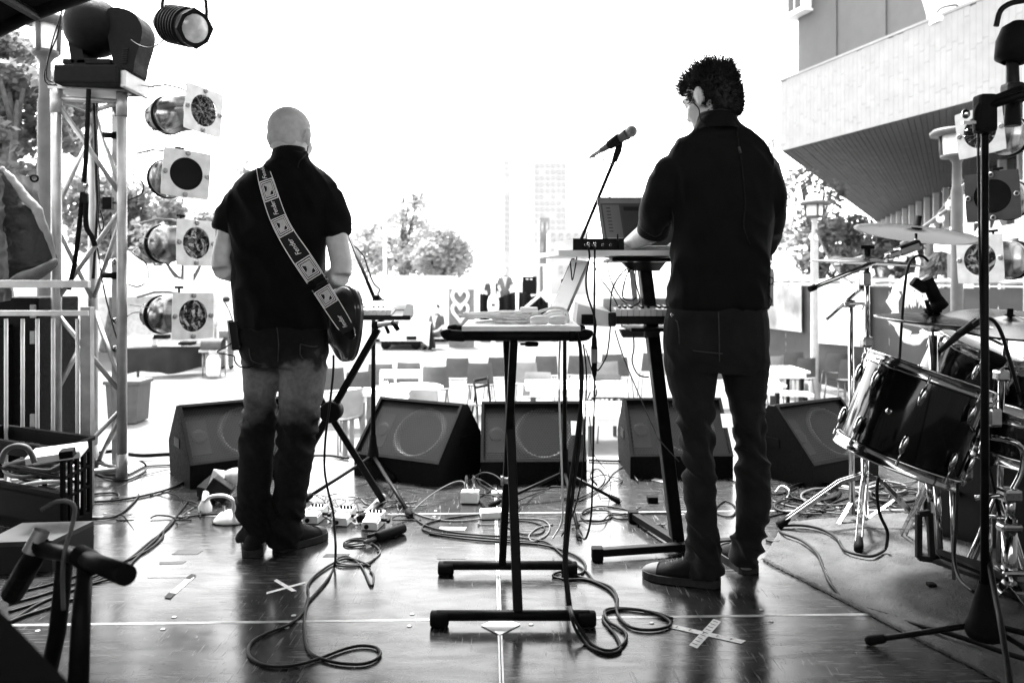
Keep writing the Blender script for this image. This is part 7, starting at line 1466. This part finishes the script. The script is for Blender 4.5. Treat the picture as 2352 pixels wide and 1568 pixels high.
st2 = thing('far_stage', 'black draped far stage with a white frame beyond the tables', 'stage', gb(1180,27)); xa, xb = P(1096,1,27).x, P(1270,1,27).x; zd = P(0,680,27).z
def sk(s): return lambda u, v: V((0, .12*math.sin(u*40+s), .08*math.sin(u*9+s)*v))
m_ = MB(); m_.sheet((xa,27,GZ), (P(1215,1,27).x,27,GZ), (P(1215,1,27).x,27,zd+.1), (xa,27,zd), 40, 6, sk(1)); m_.sheet((P(1205,1,27).x,27.2,GZ), (xb,27.6,GZ), (xb,27.6,zd-.25), (P(1205,1,27).x,27.2,zd+.16), 30, 6, sk(3)); m_.build('skirt_drape', blackcloth, st2)
m_ = MB(); m_.prism([(xa,27.3,.2), (xb,27.3,.2), (xb,31,.2), (xa,31,.2)], (0,0,-1.2)); m_.build('platform', blackm, st2)
zt_ = P(0,655,27).z
for u in (1100, 1262): m_ = MB(); x = P(u,1,27).x; m_.cyl((x,26.9,GZ), (x,26.9,P(0,650,27).z+.6), .04); m_.cyl((x,31,GZ), (x,31,P(0,650,27).z+.6), .04); m_.build('frame_post', whitep, st2)
m_ = MB(); zz_ = P(0,650,27).z+.6; m_.cyl((P(1100,1,27).x,26.9,zz_), (P(1262,1,27).x,26.9,zz_), .035); m_.cyl((P(1188,1,26.8).x,26.8,GZ), (P(1188,1,26.8).x,26.8,zd+.25), .05); m_.cyl(P(1170,738,26.5), P(1262,660,26.6), .045); m_.build('frame_bar', whitep, st2)
mini('performer in dark top at the left of the far stage', (P(1130,1,28.5).x,28.5,.1-.55+.02), pi, shd, jn, 1.7); mini('performer in grey top at the right of the far stage', (P(1160,1,28.5).x,28.5,-.25), pi, M('grey_shirt', .14, .8), jn, 1.75)
sp_ = thing('loudspeaker', 'black loudspeaker on the right end of the far stage', 'loudspeaker', P(1214,672,28)); m_ = MB(); m_.bbox(P(1216,655,28), (.5,.5,.62), .03); m_.build('cabinet', cab, sp_); m_ = MB(); m_.cyl(P(1216,672,28), V((P(1216,1,28).x,28,.2)), .05); m_.build('stand_pole', black, sp_)
for u in (1211,1220): m_ = MB(); m_.box(P(u,641,27.74), (.08,.02,.04)); m_.build('label_plate', whitep, sp_)
# chain sculpture
cs_ = thing('chain_sculpture', 'pale giant upright chain of three links in front of the far stage', 'sculpture', gb(1133,21)); x = P(1133,1,21).x
for k, (v, h, turn) in enumerate(((672,26,1),(700,24,0),(728,24,1),(752,22,0),(774,22,1))):
    q = []
    for j in range(20): a = 2*pi*j/20; q.append(P(1133,v,21)+V(((0 if turn else .1*math.cos(a)), (.1*math.cos(a) if turn else 0), math.sin(a)*h/FPX*21*.85)))
    m_ = MB(); m_.tube(q, .055, 8, closed=True); m_.build('link', offw, cs_)
# heart fence
hf = thing('heart_fence', 'grey fence panel with white heart rings left of the far stage', 'fence', gb(1060,24.5)); m_ = MB(); m_.prism([P(1031,662,24.5), P(1089,664,24.5), V((P(1089,1,24.5).x,24.5,GZ)), V((P(1031,1,24.5).x,24.5,GZ))], (0,.04,0)); m_.build('panel', M('fence_mesh', .16, .7), hf)
for v in (685, 715):
    q = []
    for j in range(28): a = 2*pi*j/28; q.append(P(1057,v,24.4)+V((.24*math.sin(a)**3, 0, .02*(13*math.cos(a)-5*math.cos(2*a)-2*math.cos(3*a)-math.cos(4*a)))))
    m_ = MB(); m_.tube(q, .05, 8, closed=True); m_.build('heart_ring', whitep, hf)
m_ = MB(); m_.cyl(P(1031,660,24.4), P(1089,662,24.4), .04); m_.build('top_rail', whitep, hf)
# white box wall, trailer and A board
wc_ = thing('white_container', 'white panelled container wall behind the small keyboard', 'container', gb(940,26.5)); a, b_ = P(850,633,26.5), P(1030,634,26.5); m_ = MB(); m_.prism([V((a.x,26.5,GZ+.1)), V((b_.x,26.5,GZ+.1)), V((b_.x,26.5,a.z)), V((a.x,26.5,a.z))], (0,3,0)); m_.build('shell', whitep, wc_)
for u in (880,915,948,990): m_ = MB(); x = P(u,1,26.4).x; m_.box((x,26.48,(GZ+a.z)/2), (.03,.05,a.z-GZ-.2)); m_.build('panel_rib', offw, wc_)
m_ = MB(); m_.box(((a.x+b_.x)/2,27.5,GZ+.06), (2.3,1.6,.12)); m_.build('skid', black, wc_)
tl = thing('trailer', 'low white trailer with a dark underside below the small keyboard', 'trailer', gb(930,23.5)); x0, x1 = P(872,1,23.5).x, P(968,1,23.5).x; m_ = MB(); zz0, zz1 = P(0,783,23.5).z, P(0,752,23.5).z; m_.prism([(x0,23.5,zz0), (x1,23.5,zz0), (x1+.1,23.5,zz1-.08), (x0+.2,23.5,zz1)], (0,2,0)); m_.build('body', white, tl); m_ = MB(); m_.box(((x0+x1)/2,24.5,(zz0+GZ)/2+.08), (x1-x0-.06,1.8,zz0-GZ-.12)); m_.build('chassis', black, tl)
m_ = MB(); m_.bbox(P(945,776,23.48), (.3,.05,.12), .02); m_.build('grille', black, tl)
for u in (885, 955): m_ = MB(); m_.lathe([(-.08,.02),(-.08,.14),(.08,.14),(.08,.02)], V((P(u,1,23.6).x,23.7,GZ+.14)), (0,1,0), 16); m_.build('wheel', rubber, tl)
ab_ = thing('sandwich_board', 'leaning white sandwich board with a dark side beside the trailer', 'sign board', gb(975,23)); m_ = MB(); m_.prism([P(965,780,23), P(978,740,23.2), P(988,742,23.2), P(984,795,23)], (0,.3,0)); m_.build('board', white, ab_); m_ = MB(); m_.prism([P(988,742,23.25), P(999,800,23.1), P(985,800,23.1)], (0,.35,0)); m_.build('dark_leaf', black, ab_)
# marquee at the left with its stall
mq = thing('marquee', 'white peaked marquee behind the lower left lamps', 'tent', gb(330,19.5)); apx = P(285,575,21); e0, e1, e2, e3 = P(120,655,19), P(495,650,19), P(495,648,23), P(150,648,23)
m_ = MB()
def sag(u, v): return V((0,0,-.28*math.sin(pi*v)*(1)))
for a, b_ in ((e0,e1),(e1,e2),(e2,e3),(e3,e0)): m_.sheet(a, b_, apx+(b_-a)*.02, apx, 12, 10, sag)
m_.build('roof_cloth', M('tent_cloth', .75, .7, 0, .05, 4), mq)
for p in (e0, e1, e2, e3): m_ = MB(); m_.cyl((p.x,p.y,GZ), p, .035); m_.build('pole', alu, mq)
m_ = MB(); m_.prism([e0, e1, e1-V((0,0,.3)), e0-V((0,0,.3))], (0,.02,0)); m_.build('valance', M('tent_cloth2', .7, .7, 0, .05, 4), mq)
m_ = MB(); m_.sheet((e3.x,23,GZ), (e2.x,23,GZ), e2, e3, 20, 6, lambda u, v: V((0,.05*math.sin(u*50),0))); m_.build('back_wall', M('tent_wall', .6, .8), mq)
stl = thing('stall_table', 'long table under a dark cloth at the marquee', 'table', gb(385,17)); a, b_ = P(285,800,16.5), P(472,795,17.4); m_ = MB(); m_.sheet(a-V((0,0,.55)), b_-V((0,0,.5)), b_, a, 30, 6, lambda u, v: V((0,-.06*math.sin(u*26)*(1-v),.05*math.sin(u*8)*(1-v)))); m_.prism([a, b_, b_+V((0,.9,0)), a+V((0,.9,0))], (0,0,-.03)); m_.build('cloth', M('dark_cloth', .025, .8, 0, .3, 4), stl)
for p in (a, b_): m_ = MB(); m_.cyl((p.x+(.1 if p is a else -.1),p.y+.4,GZ), (p.x+(.1 if p is a else -.1),p.y+.4,p.z-.03), .03); m_.build('leg', steelg, stl)
for u, v, w_, h, d, mm, lab in ((328,783,.5,.22,.3,whitep,'white carton on the left of the stall table'), (395,790,.5,.08,.3,whitep,'flat white tray on the stall table'), (372,773,.3,.09,.2,blackm,'dark box behind the tray on the stall table'), (430,788,.3,.07,.3,blackm,'dark flat box on the right of the stall table')):
    m_ = MB(); m_.bbox(P(u,v,17.1), (w_,d,h), .008); solo('stall_box', m_, mm, lab, 'box')
gc = thing('gas_grill', 'small grill cart with a rounded lid and a shelf beside the stall', 'grill', gb(490,17.2)); m_ = MB(); c = P(490,795,17.2); m_.lathe([(-.22,.17),(.22,.17)], c, (1,0,0), 20); m_.build('lid', greyp, gc); m_ = MB(); m_.box(P(490,805,17.2), (.5,.35,.05)); m_.build('shelf', alu, gc)
for u in (470, 510): m_ = MB(); p = P(u,806,17.2); m_.cyl((p.x,17.1,GZ), (p.x,17.1,p.z), .015); m_.cyl((p.x,17.4,GZ), (p.x,17.4,p.z), .015); m_.build('leg', alu, gc)
gbt = thing('gas_bottle', 'white gas bottle standing under the grill cart', 'gas bottle', gb(490,16.9)); m_ = MB(); m_.lathe([(0,.1),(.03,.14),(.34,.14),(.42,.09),(.44,.04)], gb(490,16.9)+V((0,0,.04)), (0,0,1), 20); m_.build('cylinder', white, gbt); m_ = MB(); m_.lathe([(.44,.09),(.54,.09),(.54,.08)], gb(490,16.9)+V((0,0,.04)), (0,0,1), 16); m_.build('collar', alu, gbt)
bnm = thing('litter_bin', 'grey rectangular litter bin behind the lamp tower foot', 'bin', G(280,975)); p = G(280,975); m_ = MB(); m_.prism([p+V((-.2,0,.02)), p+V((.2,0,.02)), p+V((.24,0,.58)), p+V((-.24,0,.58))], (0,.4,0)); m_.build('body', greyp, bnm); m_ = MB(); m_.bbox(p+V((0,.2,.6)), (.54,.46,.06), .015); m_.build('lid', greyp, bnm)
for u, v0, v1, Y, r, lab in ((433,450,640,24,.13,'thick white post among the left trees'), (884,555,640,38,.07,'thin white pole before the hazy trees')): m_ = MB(); m_.cyl(gb(u,Y), P(u,v0,Y), r); m_.sph(P(u,v0,Y), r*1.3); solo('white_pole', m_, white, lab, 'pole')
# ---- right side: lamp posts, fence, posters, string lights
palep = M('pale_post_paint', .3, .5, 0, .15, 6)
lantern_post('slim pale lamp post with a disc lantern left of the cymbals', 1871, 14, 458, 502, .062, .25, palep); lantern_post('grey lamp post with a round disc top behind the right lamps', 2198, 9, 291, 366, .062, .27, greyp)
lantern_post('distant small lamp post by the fence between keyboard player and cymbals', 1926, 22, 588, 612, .05, .22, palep); lantern_post('distant lamp post under the soffit corner', 2180, 20, 528, 556, .05, .24, palep)
A0, A1 = gb(1700,18.5), gb(2480,9.0)
def fp(t, z): p = A0.lerp(A1, t); return V((p.x, p.y, z))
fn = thing('banner_fence', 'long fence hung with a creased dark banner behind the drums', 'fence', A0); 
m_ = MB(); m_.sheet(fp(0,GZ+.15), fp(1,GZ+.15), fp(1,.97), fp(0,.97), 150, 26, lambda u, v: V((0, .05*noise.noise(V((u*30,v*14,1)))+.03*noise.noise(V((u*14,v*50,4)))+.02*math.sin(v*30+u*60)*(v > .5), 0))); m_.build('banner', M('banner_cloth', .022, .55, 0, .3, 1.5, .3, 9), fn)
m_ = MB(); m_.tube([fp(i/60,1.06+.012*math.sin(i*2.1)) for i in range(61)], .035, 8); m_.build('top_rope', alu, fn); m_ = MB(); m_.tube([fp(i/60,1.0) for i in range(61)], .012, 6); m_.build('cord', whitep, fn)
for i in range(9): m_ = MB(); p = fp(i/8,GZ)+V((.03,.08,0)); m_.cyl(p, p+V((0,0,2.15)), .04, n=8); m_.build('post', alu, fn)
def at_f(u, v):                                               # point of the fence plane seen at a pixel
    d = P(u,v,1)-V((0,0,CH)); e = A1-A0; n_ = V((-e.y, e.x, 0)); s = n_.dot(A0-V((0,0,CH)))/n_.dot(d); return V((0,0,CH))+d*s
def poster(label, px, m):
    q = [at_f(*p)+V((-.05,-.09,0)) for p in px]; m_ = MB(); m_.prism(q, (0,.012,0)); return solo('poster', m_, m, label, 'poster')
poster('big blank white poster hung on the fence left of the cymbal stands', [(1877,656),(1996,652),(1996,796),(1877,786)], white)
pm = M('mottled_poster', .25, .6, 0, .75, 1.4); poster('mottled grey poster on the fence beside the hip of the keyboard player', [(1755,655),(1843,655),(1843,762),(1755,752)], pm)
def bulbs(label, a, b_, sag_, n, name='string_lights'):
    t = thing(name, label, 'string lights', V(a)); pts = [V(a).lerp(V(b_), i/20)-V((0,0,sag_*4*(i/20)*(1-i/20))) for i in range(21)]; m_ = MB(); m_.tube(pts, .018, 6); m_.build('wire', cable_g, t); bm_ = MB(); bm_.sph((0,0,-.07), (.045,.045,.055), 10, 8); bm_.lathe([(-.03,.02),(0,.02)], n=8); me = bm_.mesh('bulb', M('bulb_glass', .72, .2, 0, .1, 20))
    for i in range(n): s = (i+.5)/n; o = put('bulb', me, t); o.location = V(a).lerp(V(b_), s)-V((0,0,sag_*4*s*(1-s)+.01))-V(a)
T1, T2 = P(1871,520,14), P(2192,440,9)
bulbs('string of round bulbs sagging right from the slim lamp post', T1, P(2010,632,12.5), .45, 11); bulbs('string of round bulbs from behind the cymbals up to the grey lamp post', P(2040,600,12), T2, .12, 9); bulbs('string of round bulbs running left from the slim lamp post', T1, P(1770,600,16), .3, 8)
m_ = MB(); m_.tube([P(2195,468,9), P(2150,500,9.6), P(2070,560,11)], .022, 6); m_.tube([P(2205,400,9), P(2216,440,9), P(2195,470,9)], .012, 6); solo('cable_bundle', m_, cable_g, 'bundle of cables strapped to the grey lamp post running down left', 'cable')
dc = thing('dream_catcher', 'pale woven decoration hanging on the fence behind the hi hats', 'decoration', P(2130,680,8)); q = [P(2095+42*math.cos(a)+20*math.sin(a)*.3, 712+70*math.sin(a), 9) for a in [2*pi*i/26 for i in range(26)]]; m_ = MB(); m_.tube([p+V((.02*math.sin(i*3),0,.02*math.cos(i*5))) for i, p in enumerate(q)], [.05+.02*math.sin(i*2.3) for i in range(26)], 7, closed=True); m_.build('woven_ring', offw, dc)
m_ = MB(); m_.tube([P(2105,640,9), P(2110,600,9.05), P(2095,560,9.1)], .02, 6); m_.build('hanger', offw, dc); m_ = MB()
rn = random.Random(8)
for i in range(90):
    p = P(rn.uniform(2070,2135), rn.uniform(640,690), 9+rn.uniform(-.05,.05)); m_.add([p, p+V((.05,0,.02)), p+V((rn.uniform(-.04,.08),0,-.1))], [(0,1,2)])
m_.build('feather', white, dc)['kind'] = 'stuff'
cb_ = thing('counter_box', 'pale plinth with a dark recess before the banner beside the slim lamp post', 'plinth', G(1935,800)); 
for u0, u1, v0, mm, nm in ((1905,1970,838,white,'white_block'), (1800,1848,842,offw,'side_block')): 
    Y = 15; m_ = MB(); m_.prism([P(u0,v0-8,Y), P(u1,v0-8,Y), P(u1,v0-8,Y+1), P(u0,v0-8,Y+1)], (0,0,-1*(P(0,v0-8,Y).z-GZ))); m_.build(nm, mm, cb_)
